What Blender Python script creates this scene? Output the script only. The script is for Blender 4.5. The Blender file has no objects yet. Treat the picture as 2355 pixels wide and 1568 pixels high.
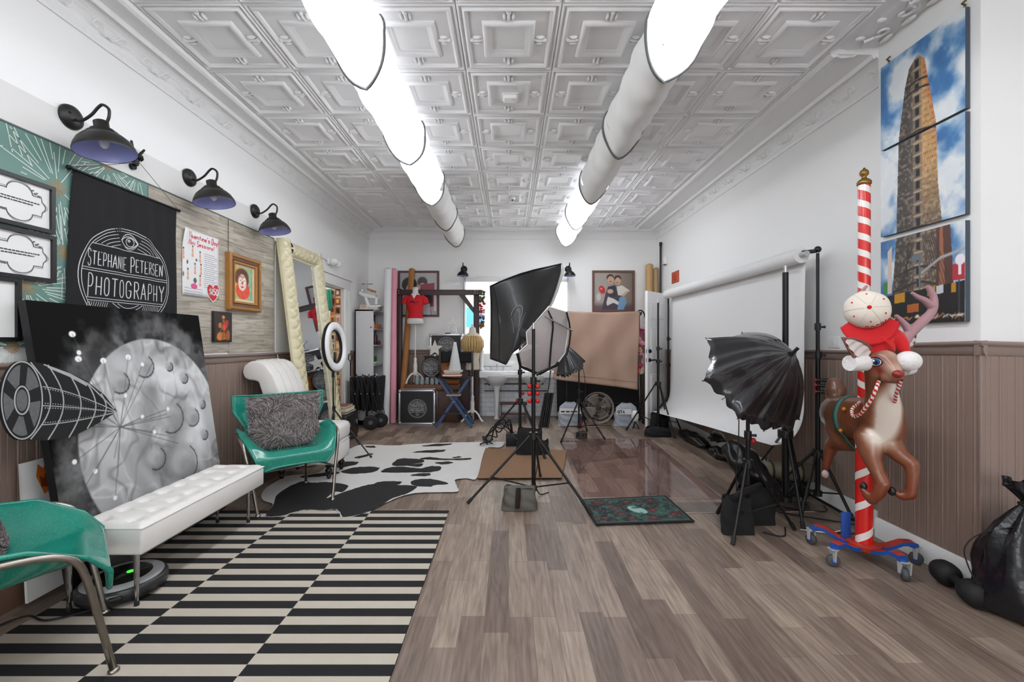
import bpy, bmesh, math, random
import numpy as np
from mathutils import Vector, Matrix
random.seed(7); RNG = np.random.default_rng(7)
C = bpy.context.scene.collection
PI = math.pi
# ---------------------------------------------------------------- camera, light, exposure
sc = bpy.context.scene
CH, FPX, CU, CV = 1.30, 1000.0, 1170.0, 784.0          # camera height, focal length in pixels, vanishing point
cam_d = bpy.data.cameras.new('camera'); cam = bpy.data.objects.new('camera', cam_d); C.objects.link(cam)
cam.location = (0, 0, CH); cam.rotation_euler = (PI/2, 0, 0)
cam_d.sensor_width = 36; cam_d.lens = 36*FPX/2355.0
cam_d.shift_x = (1177.5-CU)/2355.0; cam_d.clip_start = .05
sc.camera = cam
sc.view_settings.view_transform = 'Standard'; sc.view_settings.look = 'None'
sc.view_settings.gamma = 1; sc.view_settings.use_curve_mapping = False
sc.view_settings.exposure = .95
w = bpy.data.worlds.new('world'); sc.world = w; w.use_nodes = True
w.node_tree.nodes['Background'].inputs[0].default_value = (.93, .97, 1, 1)
w.node_tree.nodes['Background'].inputs[1].default_value = 1.1
def area(name, loc, rot, sx, sy, power, col=(1, 1, 1), spread=PI):
    l = bpy.data.lights.new(name, 'AREA'); l.shape = 'RECTANGLE'; l.size = sx; l.size_y = sy
    l.energy = power; l.color = col; l.spread = spread
    o = bpy.data.objects.new(name, l); C.objects.link(o); o.location = loc; o.rotation_euler = rot
    return o
area('storefront_daylight', (0, -4.9, 1.75), (PI/2, 0, 0), 4.4, 2.4, 42, (.985, .99, 1))   # the shop windows behind the camera
TUBE_LIT = (.6, 6.6)                                     # emission of the lit sleeve sections: top, dimmed to spare the ceiling (no fixture body built), and bottom, boosted

# ---------------------------------------------------------------- helpers
def P(u, v, Y): return Vector(((u-CU)/FPX*Y, Y, CH-(v-CV)/FPX*Y))
def F(u, v, z=0.0):
    Y = (CH-z)*FPX/(v-CV); p = P(u, v, Y); p.z = z; return p
def S(u, v, X):
    Y = X*FPX/(u-CU); return P(u, v, Y)
def RP(u, v, p0, n):
    d = Vector(((u-CU)/FPX, 1, -(v-CV)/FPX)); o = Vector((0, 0, CH))
    return o + d*((Vector(p0)-o).dot(n)/d.dot(n))
def lin(c):
    if isinstance(c, str):
        c = c.lstrip('#'); c = [int(c[i:i+2], 16)/255 for i in (0, 2, 4)]
    return tuple((x/12.92 if x <= .04045 else ((x+.055)/1.055)**2.4) for x in c[:3])
MATS = {}
def mat(name, col, rough=.5, metal=0, bump=0, bscale=60, vary=0, vscale=8, coat=0, sheen=0, trans=0, emit=0, ecol=None, ior=None, alpha=1, spec=None):
    if name in MATS: return MATS[name]
    m = bpy.data.materials.new(name); m.use_nodes = True; nt = m.node_tree; b = nt.nodes['Principled BSDF']
    c = lin(col)+(1,)
    b.inputs['Base Color'].default_value = c; b.inputs['Roughness'].default_value = rough; b.inputs['Metallic'].default_value = metal
    b.inputs['Coat Weight'].default_value = coat; b.inputs['Sheen Weight'].default_value = sheen
    b.inputs['Transmission Weight'].default_value = trans; b.inputs['Alpha'].default_value = alpha
    if ior: b.inputs['IOR'].default_value = ior
    if spec is not None: b.inputs['Specular IOR Level'].default_value = spec
    if emit:
        b.inputs['Emission Color'].default_value = lin(ecol or col)+(1,); b.inputs['Emission Strength'].default_value = emit
    if bump or vary:
        tc = nt.nodes.new('ShaderNodeTexCoord')
        if vary:
            n = nt.nodes.new('ShaderNodeTexNoise'); n.inputs['Scale'].default_value = vscale; n.inputs['Detail'].default_value = 4
            nt.links.new(tc.outputs['Object'], n.inputs['Vector'])
            mx = nt.nodes.new('ShaderNodeMix'); mx.data_type = 'RGBA'
            mx.inputs['A'].default_value = tuple(x*(1-vary) for x in c[:3])+(1,); mx.inputs['B'].default_value = tuple(min(1, x*(1+vary)) for x in c[:3])+(1,)
            nt.links.new(n.outputs['Fac'], mx.inputs['Factor']); nt.links.new(mx.outputs['Result'], b.inputs['Base Color'])
        if bump:
            n = nt.nodes.new('ShaderNodeTexNoise'); n.inputs['Scale'].default_value = bscale; n.inputs['Detail'].default_value = 3
            nt.links.new(tc.outputs['Object'], n.inputs['Vector'])
            bp = nt.nodes.new('ShaderNodeBump'); bp.inputs['Strength'].default_value = bump; bp.inputs['Distance'].default_value = .01
            nt.links.new(n.outputs['Fac'], bp.inputs['Height']); nt.links.new(bp.outputs['Normal'], b.inputs['Normal'])
    MATS[name] = m; return m
def vcmat(name, rough=.6, coat=0, bump=0, bscale=80):
    m = mat(name, (.5, .5, .5), rough, coat=coat, bump=bump, bscale=bscale); nt = m.node_tree
    a = nt.nodes.new('ShaderNodeAttribute'); a.attribute_name = 'paint'
    nt.links.new(a.outputs['Color'], nt.nodes['Principled BSDF'].inputs['Base Color']); return m

class MB:
    """collects geometry of one part"""
    def __init__(s): s.v = []; s.f = []; s.m = []; s.k = 0; s.sub = 0
    def slot(s, k): s.k = k; return s
    def add(s, vs, fs):
        b = len(s.v); s.v.extend(Vector(x) for x in vs)
        for f in fs: s.f.append([i+b for i in f]); s.m.append(s.k)
        return s
    def bm(s, bm, M=None):
        bm.verts.index_update()
        s.add([(M @ x.co) if M else x.co.copy() for x in bm.verts], [[y.index for y in f.verts] for f in bm.faces]); bm.free(); return s
    def box(s, c, d, bev=0, M=None, seg=2):
        bm = bmesh.new(); bmesh.ops.create_cube(bm, size=1)
        for x in bm.verts: x.co = Vector((x.co.x*d[0], x.co.y*d[1], x.co.z*d[2]))
        if bev: bmesh.ops.bevel(bm, geom=bm.edges[:], offset=bev, segments=seg, affect='EDGES', profile=.5)
        T = Matrix.Translation(c)
        return s.bm(bm, T @ M.to_4x4() if M else T)
    def b2(s, lo, hi, bev=0):
        lo = Vector(lo); hi = Vector(hi); return s.box((lo+hi)/2, hi-lo, bev)
    def hexa(s, c8):   # bottom four then top four, same order
        return s.add(c8, [(3, 2, 1, 0), (4, 5, 6, 7), (0, 1, 5, 4), (1, 2, 6, 5), (2, 3, 7, 6), (3, 0, 4, 7)])
    def tube(s, pts, r, n=8, caps=True, closed=False):
        pts = [Vector(p) for p in pts]; N = len(pts); rr = r if isinstance(r, (list, tuple)) else [r]*N
        up = None; rings = []
        for i, p in enumerate(pts):
            if closed: t = pts[(i+1) % N]-pts[i-1]
            else: t = pts[min(i+1, N-1)]-pts[max(i-1, 0)]
            if t.length < 1e-9: t = Vector((0, 0, 1))
            t.normalize()
            if up is None:
                up = Vector((0, 0, 1)) if abs(t.z) < .9 else Vector((1, 0, 0))
            up = (up-t*up.dot(t))
            if up.length < 1e-6: up = t.orthogonal()
            up.normalize(); sd = t.cross(up)
            rings.append([p+(up*math.cos(2*PI*k/n)+sd*math.sin(2*PI*k/n))*rr[i] for k in range(n)])
        vs = [x for q in rings for x in q]; fs = []
        for i in range(N if closed else N-1):
            j = (i+1) % N
            for k in range(n): fs.append((i*n+k, i*n+(k+1) % n, j*n+(k+1) % n, j*n+k))
        if caps and not closed:
            fs.append(tuple(range(n-1, -1, -1))); fs.append(tuple((N-1)*n+k for k in range(n)))
        return s.add(vs, fs)
    def cyl(s, a, b, r, r2=None, n=16): return s.tube([a, b], [r, r if r2 is None else r2], n)
    def lathe(s, prof, c=(0, 0, 0), ax=(0, 0, 1), n=24, caps=True):
        ax = Vector(ax).normalized(); q = ax.to_track_quat('Z', 'Y').to_matrix(); c = Vector(c); vs = []; fs = []
        for r, z in prof:
            for k in range(n):
                a = 2*PI*k/n; vs.append(c+q @ Vector((r*math.cos(a), r*math.sin(a), z)))
        for i in range(len(prof)-1):
            for k in range(n): fs.append((i*n+k, i*n+(k+1) % n, (i+1)*n+(k+1) % n, (i+1)*n+k))
        if caps and prof[0][0] > 1e-5: fs.append(tuple(range(n-1, -1, -1)))
        if caps and prof[-1][0] > 1e-5: fs.append(tuple((len(prof)-1)*n+k for k in range(n)))
        return s.add(vs, fs)
    def ball(s, c, r, n=12, m=8, M=None):
        r = (r, r, r) if not isinstance(r, (tuple, list)) else r
        vs = []; fs = []; c = Vector(c)
        for i in range(m+1):
            th = PI*i/m
            for k in range(n):
                a = 2*PI*k/n; p = Vector((r[0]*math.sin(th)*math.cos(a), r[1]*math.sin(th)*math.sin(a), r[2]*math.cos(th)))
                vs.append(c+(M @ p if M else p))
        for i in range(m):
            for k in range(n): fs.append((i*n+k, (i+1)*n+k, (i+1)*n+(k+1) % n, i*n+(k+1) % n))
        return s.add(vs, fs)
    def grid(s, fn, nu, nv, cu=False, cv=False):
        vs = [Vector(fn(i/(nu if cu else nu-1), j/(nv if cv else nv-1))) for i in range(nu) for j in range(nv)]; fs = []
        for i in range(nu if cu else nu-1):
            for j in range(nv if cv else nv-1):
                fs.append((i*nv+j, ((i+1) % nu)*nv+j, ((i+1) % nu)*nv+(j+1) % nv, i*nv+(j+1) % nv))
        return s.add(vs, fs)
    def prism(s, pts, d):
        pts = [Vector(p) for p in pts]; n = len(pts); d = Vector(d)
        fs = [tuple(range(n-1, -1, -1)), tuple(n+i for i in range(n))]+[(i, (i+1) % n, n+(i+1) % n, n+i) for i in range(n)]
        return s.add(pts+[p+d for p in pts], fs)
    def pbev(s, pts, d, bev=.01, seg=2):   # prism with rounded edges
        bm = bmesh.new(); f = bm.faces.new([bm.verts.new(p) for p in pts]); r = bmesh.ops.extrude_face_region(bm, geom=[f])
        for x in r['geom']:
            if isinstance(x, bmesh.types.BMVert): x.co += Vector(d)
        bmesh.ops.bevel(bm, geom=bm.edges[:], offset=bev, segments=seg, affect='EDGES', profile=.5, clamp_overlap=True)
        return s.bm(bm)
    def face(s, pts): return s.add(pts, [tuple(range(len(pts)))])
    def stroke(s, pl, pts, w, h=.0015):   # a flat painted line on plane pl
        pts = [Vector((a, b, 0)) for a, b in pts]
        if s.sub:
            q = [pts[0]]
            for a, b in zip(pts[:-1], pts[1:]):
                k = max(1, int((b-a).length/s.sub)); q += [a.lerp(b, (i+1)/k) for i in range(k)]
            pts = q
        N = len(pts); L = []; R = []
        for i in range(N):
            t = pts[min(i+1, N-1)]-pts[max(i-1, 0)]
            if t.length < 1e-9: t = Vector((1, 0, 0))
            t.normalize(); nn = Vector((-t.y, t.x, 0))*w/2
            L.append(pl(*(pts[i]+nn).xy, h)); R.append(pl(*(pts[i]-nn).xy, h))
        return s.add(L+R, [(i, N+i, N+i+1, i+1) for i in range(N-1)])
    def build(s, name, mats, parent=None, loc=None, smooth=True, angle=62, local=False, recalc=True):
        me = bpy.data.meshes.new(name)
        if parent is not None: M = Matrix.Identity(4) if local else WM[parent.name].inverted()
        elif loc is not None: M = Matrix.Translation(loc).inverted()
        else: M = Matrix.Identity(4)
        me.from_pydata([M @ x for x in s.v], [], s.f)
        for x in (mats if isinstance(mats, (list, tuple)) else [mats]): me.materials.append(x)
        me.polygons.foreach_set('material_index', s.m)
        me.polygons.foreach_set('use_smooth', [smooth]*len(s.f)); me.update()
        if recalc: bm = bmesh.new(); bm.from_mesh(me); bmesh.ops.recalc_face_normals(bm, faces=bm.faces[:]); bm.to_mesh(me); bm.free()
        if smooth: me.set_sharp_from_angle(angle=math.radians(angle))
        o = bpy.data.objects.new(name, me); C.objects.link(o)
        if parent is not None: o.parent = parent; WM[o.name] = WM[parent.name]
        else:
            if loc is not None: o.location = loc
            WM[o.name] = Matrix.Translation(loc) if loc is not None else Matrix.Identity(4)
        return o
WM = {}
def thing(name, label, cat, loc=(0, 0, 0), rz=0, group=None):
    o = bpy.data.objects.new(name, None); C.objects.link(o); o.empty_display_size = .05
    o.location = loc; o.rotation_euler = (0, 0, rz); o['label'] = label; o['category'] = cat
    if group: o['group'] = group
    WM[o.name] = Matrix.Translation(loc) @ Matrix.Rotation(rz, 4, 'Z'); return o
def tag(o, label, cat, group=None):
    o['label'] = label; o['category'] = cat
    if group: o['group'] = group
    return o
def solo(name, mb, mats, label, cat, group=None, **k):
    if 'loc' not in k:
        a = np.array([tuple(x) for x in mb.v]); lo = a.min(0); hi = a.max(0)
        k['loc'] = ((lo[0]+hi[0])/2, (lo[1]+hi[1])/2, lo[2])
    return tag(mb.build(name, mats, **k), label, cat, group)
def struct(name, mb, mats, **k):
    o = mb.build(name, mats, **k); o['kind'] = 'structure'; return o
def solid(o, t, off=-1, mo=None):
    m = o.modifiers.new('thick', 'SOLIDIFY'); m.thickness = t; m.offset = off
    if mo is not None: m.material_offset = mo; m.material_offset_rim = 0
    return o
def subd(o, n=2):
    m = o.modifiers.new('sub', 'SUBSURF'); m.levels = n; m.render_levels = n; return o
def plane(o, ux, uy):
    o = Vector(o); ux = Vector(ux); uy = Vector(uy); n = ux.cross(uy).normalized()
    return lambda a, b, h=0: o+ux*a+uy*b+n*h
def fit(mb, pl, s, x0, x1, y, h, sw, gap=.3, big=None, slant=0, hh=.0015):
    k = text(MB(), pl, s, 0, 0, 1, 1, .01, gap); w_ = (x1-x0)/(k-gap); text(mb, pl, s, x0, y, w_, h, sw, gap, big, slant, hh)
def pxplane(p0, n):
    n = Vector(n).normalized(); return lambda u, v, h=0: RP(u, v, p0, n)+n*h
def rot(axis, deg): return Matrix.Rotation(math.radians(deg), 3, axis)
def bez(pts, n=16):
    """Catmull-Rom through the points"""
    p = [Vector(x) for x in pts]; p = [p[0]*2-p[1]]+p+[p[-1]*2-p[-2]]; out = []
    for i in range(1, len(p)-2):
        for k in range(n):
            t = k/n; a, b, c, d = p[i-1:i+3]
            out.append(.5*((2*b)+(c-a)*t+(2*a-5*b+4*c-d)*t*t+(3*b-a-3*c+d)*t**3))
    out.append(p[-2]); return out
# --- letters as strokes in a unit box
def arc(cx, cy, rx, ry, a0, a1, n=10): return [(cx+rx*math.cos(math.radians(a0+(a1-a0)*i/n)), cy+ry*math.sin(math.radians(a0+(a1-a0)*i/n))) for i in range(n+1)]
GL = {'S': [arc(.5, .74, .42, .26, 20, 250, 12)+arc(.5, .25, .42, .25, 80, -160, 12)], 'T': [[(0, 1), (1, 1)], [(.5, 1), (.5, 0)]],
 'E': [[(.95, 1), (.1, 1), (.1, 0), (.95, 0)], [(.1, .45), (.7, .45)]], 'P': [[(.1, 0), (.1, 1), (.5, 1)]+arc(.5, .72, .42, .28, 90, -90)+[(.1, .44)]],
 'H': [[(.1, 0), (.1, 1)], [(.9, 0), (.9, 1)], [(.1, .45), (.9, .45)]], 'A': [[(0, 0), (.5, 1), (1, 0)], [(.2, .35), (.8, .35)]],
 'N': [[(.1, 0), (.1, 1), (.9, 0), (.9, 1)]], 'I': [[(.5, 0), (.5, 1)]], 'R': [[(.1, 0), (.1, 1), (.5, 1)]+arc(.5, .74, .4, .26, 90, -90)+[(.1, .48)], [(.45, .48), (.95, 0)]],
 'O': [arc(.5, .72, .42, .28, 0, 180)+arc(.5, .28, .42, .28, 180, 360)+[(.92, .72)]], 'G': [arc(.5, .72, .42, .28, 10, 180)+arc(.5, .28, .42, .28, 180, 350)+[(.92, .45), (.55, .45)]],
 'Y': [[(0, 1), (.5, .5), (1, 1)], [(.5, .5), (.5, 0)]], 'V': [[(0, 1), (.5, 0), (1, 1)]], 'L': [[(.1, 1), (.1, 0), (.9, 0)]], 'D': [[(.1, 0), (.1, 1), (.4, 1)]+arc(.4, .5, .5, .5, 90, -90)+[(.1, 0)]],
 'M': [[(.05, 0), (.05, 1), (.5, .4), (.95, 1), (.95, 0)]], 'B': [[(.1, 0), (.1, 1), (.5, 1)]+arc(.5, .76, .35, .24, 90, -90)+arc(.5, .26, .42, .26, 90, -90)+[(.1, 0)]],
 'C': [arc(.55, .5, .45, .5, 50, 310, 12)], 'U': [[(.1, 1), (.1, .3)]+arc(.5, .3, .4, .3, 180, 360)+[(.9, 1)]], 'K': [[(.1, 0), (.1, 1)], [(.9, 1), (.1, .45), (.9, 0)]],
 '1': [[(.2, .8), (.5, 1), (.5, 0)]], '5': [[(.9, 1), (.2, 1), (.15, .58)]+arc(.5, .3, .42, .3, 110, -150, 12)], '0': [arc(.5, .5, .42, .5, 0, 360, 16)],
 '$': [arc(.5, .7, .4, .2, 20, 250, 10)+arc(.5, .3, .4, .2, 80, -160, 10), [(.5, 1.08), (.5, -.08)]], '!': [[(.5, 1), (.5, .3)], [(.5, .1), (.5, 0)]], "'": [[(.5, 1), (.4, .75)]],
 'Q': [arc(.5, .5, .45, .5, 0, 360, 16), [(.55, .25), (1, -.05)]], 'F': [[(.95, 1), (.1, 1), (.1, 0)], [(.1, .5), (.7, .5)]], 'X': [[(0, 0), (1, 1)], [(0, 1), (1, 0)]], '8': [arc(.5, .75, .36, .25, 0, 360, 12), arc(.5, .25, .42, .25, 0, 360, 12)],
 'a': [arc(.5, .25, .4, .25, 0, 360), [(.9, .5), (.9, 0)]], 'l': [[(.5, 1), (.5, 0)]], 'e': [[(.1, .27), (.9, .27)]+arc(.5, .25, .4, .25, 5, 320)], 'n': [[(.1, .5), (.1, 0)], [(.1, .3)]+arc(.5, .3, .38, .2, 160, 0)+[(.88, 0)]],
 't': [[(.5, .85), (.5, 0)], [(.2, .55), (.8, .55)]], 'i': [[(.5, .5), (.5, 0)], [(.5, .7), (.5, .64)]], 's': [arc(.5, .37, .35, .13, 20, 250)+arc(.5, .13, .35, .13, 80, -160)], 'y': [[(.1, .5), (.5, .1)], [(.9, .5), (.3, -.3)]],
 'o': [arc(.5, .25, .4, .25, 0, 360)]}
def text(mb, pl, s, x, y, w, h, sw, gap=.25, big=None, slant=0, hh=.0015):
    """letters of width w, height h from (x, y); big = factor of the first letter of a word"""
    first = True
    for ch in s:
        if ch == ' ': x += w*.7; first = True; continue
        g = GL.get(ch); lw = w*(.35 if ch in "I1!'il" else 1)
        hf = h*(big if (big and first) else 1); y0 = y-(hf-h)*.5
        if g:
            for st in g:
                mb.stroke(pl, [(x+(a-(.325/.35 if lw < w and 0 else 0))*(lw if ch not in "I1!'il" else w)-(w*.325 if ch in "I1!'il" else 0)+slant*b*hf, y0+b*hf) for a, b in st], sw, hh)
        x += lw+w*gap; first = False
    return x
def scribble(mb, pl, x, y, L, h, sw, rr=random, hh=.0015):
    """a line of small illegible print: short marks"""
    e = x+L
    while x < e-h*.4:
        wl = min(rr.uniform(1, 3.2)*h, e-x); mb.stroke(pl, [(x, y), (x+wl, y)], sw, hh); x += wl+h*.5
# --- painted pictures: numpy raster carried by the vertex colours of a fine mesh
class Art:
    def __init__(s, nx, ny, col):
        s.nx, s.ny = nx, ny; s.a = np.ones((ny, nx, 3))*np.array(s.c(col)); yy, xx = np.mgrid[0:ny, 0:nx]
        s.x = xx/(nx-1); s.y = 1-yy/(ny-1); s.asp = 1
    @staticmethod
    def c(col): return [int(col[i:i+2], 16)/255 for i in (1, 3, 5)] if isinstance(col, str) else col
    def put(s, k, col): s.a = s.a*(1-k[..., None])+np.array(s.c(col))*k[..., None]; return s
    def mask(s, d, soft): return np.clip(.5-d/max(soft, 1e-6), 0, 1)
    def ell(s, cx, cy, rx, ry, col, soft=.06, al=1, ang=0):
        ca, sa = math.cos(ang), math.sin(ang); dx = s.x-cx; dy = s.y-cy
        d = np.sqrt(((dx*ca+dy*sa)/rx)**2+((-dx*sa+dy*ca)/ry)**2)-1
        return s.put(s.mask(d, soft)*al, col)
    def poly(s, pts, col, al=1):
        ins = np.zeros_like(s.x, bool); n = len(pts)
        for i in range(n):
            x1, y1 = pts[i]; x2, y2 = pts[(i+1) % n]
            if y1 == y2: continue
            ins ^= ((s.y > y1) != (s.y > y2)) & (s.x < (x2-x1)*(s.y-y1)/(y2-y1)+x1)
        return s.put(ins*al, col)
    def line(s, pts, w, col, al=1, soft=.004):
        for (x1, y1), (x2, y2) in zip(pts[:-1], pts[1:]):
            dx, dy = x2-x1, y2-y1; L = dx*dx+dy*dy+1e-12; t = np.clip(((s.x-x1)*dx+(s.y-y1)*dy)/L, 0, 1)
            d = np.hypot(s.x-x1-t*dx, s.y-y1-t*dy)-w/2; s.put(s.mask(d, soft)*al, col)
        return s
    def noise(s, sx, sy, oct=4, seed=1):
        r = np.random.default_rng(seed); out = np.zeros((s.ny, s.nx)); amp = 1; tot = 0
        for o in range(oct):
            gx, gy = int(sx*2**o)+2, int(sy*2**o)+2; g = r.random((gy, gx))
            fx = s.x*(gx-1.001); fy = s.y*(gy-1.001); ix = fx.astype(int); iy = fy.astype(int); tx = fx-ix; ty = fy-iy
            tx = tx*tx*(3-2*tx); ty = ty*ty*(3-2*ty)
            out += amp*((g[iy, ix]*(1-tx)+g[iy, ix+1]*tx)*(1-ty)+(g[iy+1, ix]*(1-tx)+g[iy+1, ix+1]*tx)*ty); tot += amp; amp *= .5
        return out/tot
    def mesh(s, name, surf, m, parent, loc=None):
        """surf(a, b) -> world point, a and b in 0..1 (b up)"""
        nx, ny = s.nx, s.ny; o, ux, uy, h = surf
        o = np.array(o); X = s.x.reshape(-1, 1); Y = s.y.reshape(-1, 1)
        co = np.array(o)+X*np.array(ux)+Y*np.array(uy)
        Mi = (WM[parent.name].inverted() if parent is not None else (Matrix.Translation(loc).inverted() if loc is not None else Matrix.Identity(4)))
        R = np.array(Mi.to_3x3()); co = co @ R.T+np.array(Mi.translation)
        i = np.arange(ny-1)[:, None]*nx+np.arange(nx-1)[None]; f = np.stack([i+nx, i+nx+1, i+1, i], -1).reshape(-1, 4)
        me = bpy.data.meshes.new(name); me.vertices.add(nx*ny); me.vertices.foreach_set('co', co.astype(np.float32).ravel())
        me.loops.add(f.size); me.loops.foreach_set('vertex_index', f.astype(np.int32).ravel())
        me.polygons.add(len(f)); me.polygons.foreach_set('loop_start', np.arange(len(f), dtype=np.int32)*4)
        me.update(calc_edges=True); me.validate()
        a = np.clip(s.a, 0, 1); a = np.where(a <= .04045, a/12.92, ((a+.055)/1.055)**2.4)
        at = me.color_attributes.new('paint', 'FLOAT_COLOR', 'POINT')
        at.data.foreach_set('color', np.concatenate([a.reshape(-1, 3), np.ones((nx*ny, 1))], 1).astype(np.float32).ravel())
        me.materials.append(m); ob = bpy.data.objects.new(name, me); C.objects.link(ob)
        if parent is not None: ob.parent = parent; WM[ob.name] = WM[parent.name]
        return ob
# ================================================================ the room
XL, XR, YB, ZC = -2.43, 2.555, 7.55, 3.23
M_wall = mat('white_wall_paint', '#efefee', .55, bump=.05, bscale=25)
M_ceil = mat('white_tin_paint', '#ebebec', .42, bump=.06, bscale=140)
M_trimw = mat('white_trim_paint', '#ececeb', .4)
M_wains = mat('brown_wainscot_paint', '#927d73', .42, vary=.06, vscale=3)
M_rail = mat('brown_rail_paint', '#8d7a72', .4)
# --- floor of short wood-look strips running away from the camera
def floor_mat():
    m = bpy.data.materials.new('wood_plank_floor'); m.use_nodes = True; nt = m.node_tree; N = nt.nodes.new; L = nt.links.new
    b = nt.nodes['Principled BSDF']; b.inputs['Roughness'].default_value = .42
    g = N('ShaderNodeNewGeometry'); sp = N('ShaderNodeSeparateXYZ'); cb = N('ShaderNodeCombineXYZ')
    L(g.outputs['Position'], sp.inputs[0]); L(sp.outputs['X'], cb.inputs['Y'])
    dv = N('ShaderNodeMath'); dv.operation = 'DIVIDE'; dv.inputs[1].default_value = .112; L(sp.outputs['X'], dv.inputs[0])
    fl = N('ShaderNodeMath'); fl.operation = 'FLOOR'; L(dv.outputs[0], fl.inputs[0])
    wn = N('ShaderNodeTexWhiteNoise'); wn.noise_dimensions = '1D'; L(fl.outputs[0], wn.inputs['W'])
    sh = N('ShaderNodeMath'); sh.operation = 'MULTIPLY_ADD'; sh.inputs[1].default_value = 7.2; L(wn.outputs['Value'], sh.inputs[0]); L(sp.outputs['Y'], sh.inputs[2]); L(sh.outputs[0], cb.inputs['X'])
    br = N('ShaderNodeTexBrick'); br.offset = 0; br.squash = 1
    br.inputs['Scale'].default_value = 1; br.inputs['Brick Width'].default_value = .52; br.inputs['Row Height'].default_value = .112
    br.inputs['Mortar Size'].default_value = .0012; br.inputs['Mortar Smooth'].default_value = .3; br.inputs['Bias'].default_value = -.1
    br.inputs['Color1'].default_value = lin('#9c8b7d')+(1,); br.inputs['Color2'].default_value = lin('#62524a')+(1,); br.inputs['Mortar'].default_value = lin('#6b5a4e')+(1,)
    L(cb.outputs[0], br.inputs['Vector'])
    # grain: stretched noise and cathedral rings
    mp = N('ShaderNodeMapping'); mp.inputs['Scale'].default_value = (2.2, 34, 1); L(cb.outputs[0], mp.inputs['Vector'])
    n1 = N('ShaderNodeTexNoise'); n1.inputs['Scale'].default_value = 1.6; n1.inputs['Detail'].default_value = 6; n1.inputs['Roughness'].default_value = .65; L(mp.outputs[0], n1.inputs['Vector'])
    mp2 = N('ShaderNodeMapping'); mp2.inputs['Scale'].default_value = (1.3, 9, 1); L(cb.outputs[0], mp2.inputs['Vector'])
    n2 = N('ShaderNodeTexNoise'); n2.inputs['Scale'].default_value = 1.0; n2.inputs['Detail'].default_value = 2; L(mp2.outputs[0], n2.inputs['Vector'])
    sn = N('ShaderNodeMath'); sn.operation = 'MULTIPLY'; sn.inputs[1].default_value = 46; L(n2.outputs['Fac'], sn.inputs[0])
    si = N('ShaderNodeMath'); si.operation = 'SINE'; L(sn.outputs[0], si.inputs[0])
    ad = N('ShaderNodeMath'); ad.operation = 'MULTIPLY_ADD'; ad.inputs[1].default_value = .055; L(si.outputs[0], ad.inputs[0]); L(n1.outputs['Fac'], ad.inputs[2])
    cr = N('ShaderNodeValToRGB'); cr.color_ramp.elements[0].position = .3; cr.color_ramp.elements[0].color = (.55, .53, .51, 1)
    cr.color_ramp.elements[1].position = .68; cr.color_ramp.elements[1].color = (1.16, 1.15, 1.14, 1); L(ad.outputs[0], cr.inputs[0])
    mx = N('ShaderNodeMix'); mx.data_type = 'RGBA'; mx.blend_type = 'MULTIPLY'; mx.inputs['Factor'].default_value = 1
    L(br.outputs['Color'], mx.inputs['A']); L(cr.outputs[0], mx.inputs['B']); L(mx.outputs['Result'], b.inputs['Base Color'])
    bp = N('ShaderNodeBump'); bp.inputs['Strength'].default_value = .12; bp.inputs['Distance'].default_value = .002
    L(ad.outputs[0], bp.inputs['Height']); L(bp.outputs[0], b.inputs['Normal'])
    return m
struct('floor', MB().b2((-4.2, -5.1, -.1), (2.9, 7.75, 0)), floor_mat(), smooth=False)
# --- pressed-tin ceiling
def ceiling():
    mb = MB(); T = .61; X0 = -3.5*T; Y1 = 7.35; rows = 20
    prof = [(0, 0), (.006, .010), (.014, .012), (.02, .003), (.03, .003), (.036, .014), (.046, .017), (.056, .010), (.062, .003), (.072, .004), (.142, .004), (.148, .014), (.158, .019), (.17, .017), (.178, .009), (.19, .008), (.196, .001), (.205, .0)]
    lump = []
    for j in range(rows):
        for i in range(7):
            cx = X0+(i+.5)*T; cy = Y1-(j+.5)*T; vs = []; fs = []
            for d, h in prof:
                a = T/2-d; z = ZC-h*1.35
                vs += [(cx-a, cy-a, z), (cx+a, cy-a, z), (cx+a, cy+a, z), (cx-a, cy+a, z)]
            for k in range(len(prof)-1):
                for q in range(4): fs.append((k*4+q, k*4+(q+1) % 4, k*4+4+(q+1) % 4, k*4+4+q))
            k = (len(prof)-1)*4; fs.append((k, k+1, k+2, k+3)); mb.add(vs, fs)
            if j < 13:
                for q in range(4):
                    dx, dy = [(1, 0), (0, 1), (-1, 0), (0, -1)][q]; r = T/2-.105
                    for (o, t, a_, l) in ((0, 0, .012, .05), (.0, .026, .010, .03), (0, -.026, .010, .03), (.03, 0, .016, .022)):
                        c = (cx+dx*(r+o)-dy*t, cy+dy*(r+o)+dx*t, ZC-.008)
                        mb.ball(c, ((l if dx else a_), (l if dy else a_), .014), 6, 4)
    y0 = Y1-rows*T
    mb.b2((-4.2, -5.1, ZC+.04), (2.95, 7.75, ZC+.12))
    return struct('ceiling', mb, M_ceil)
ceiling()
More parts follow.
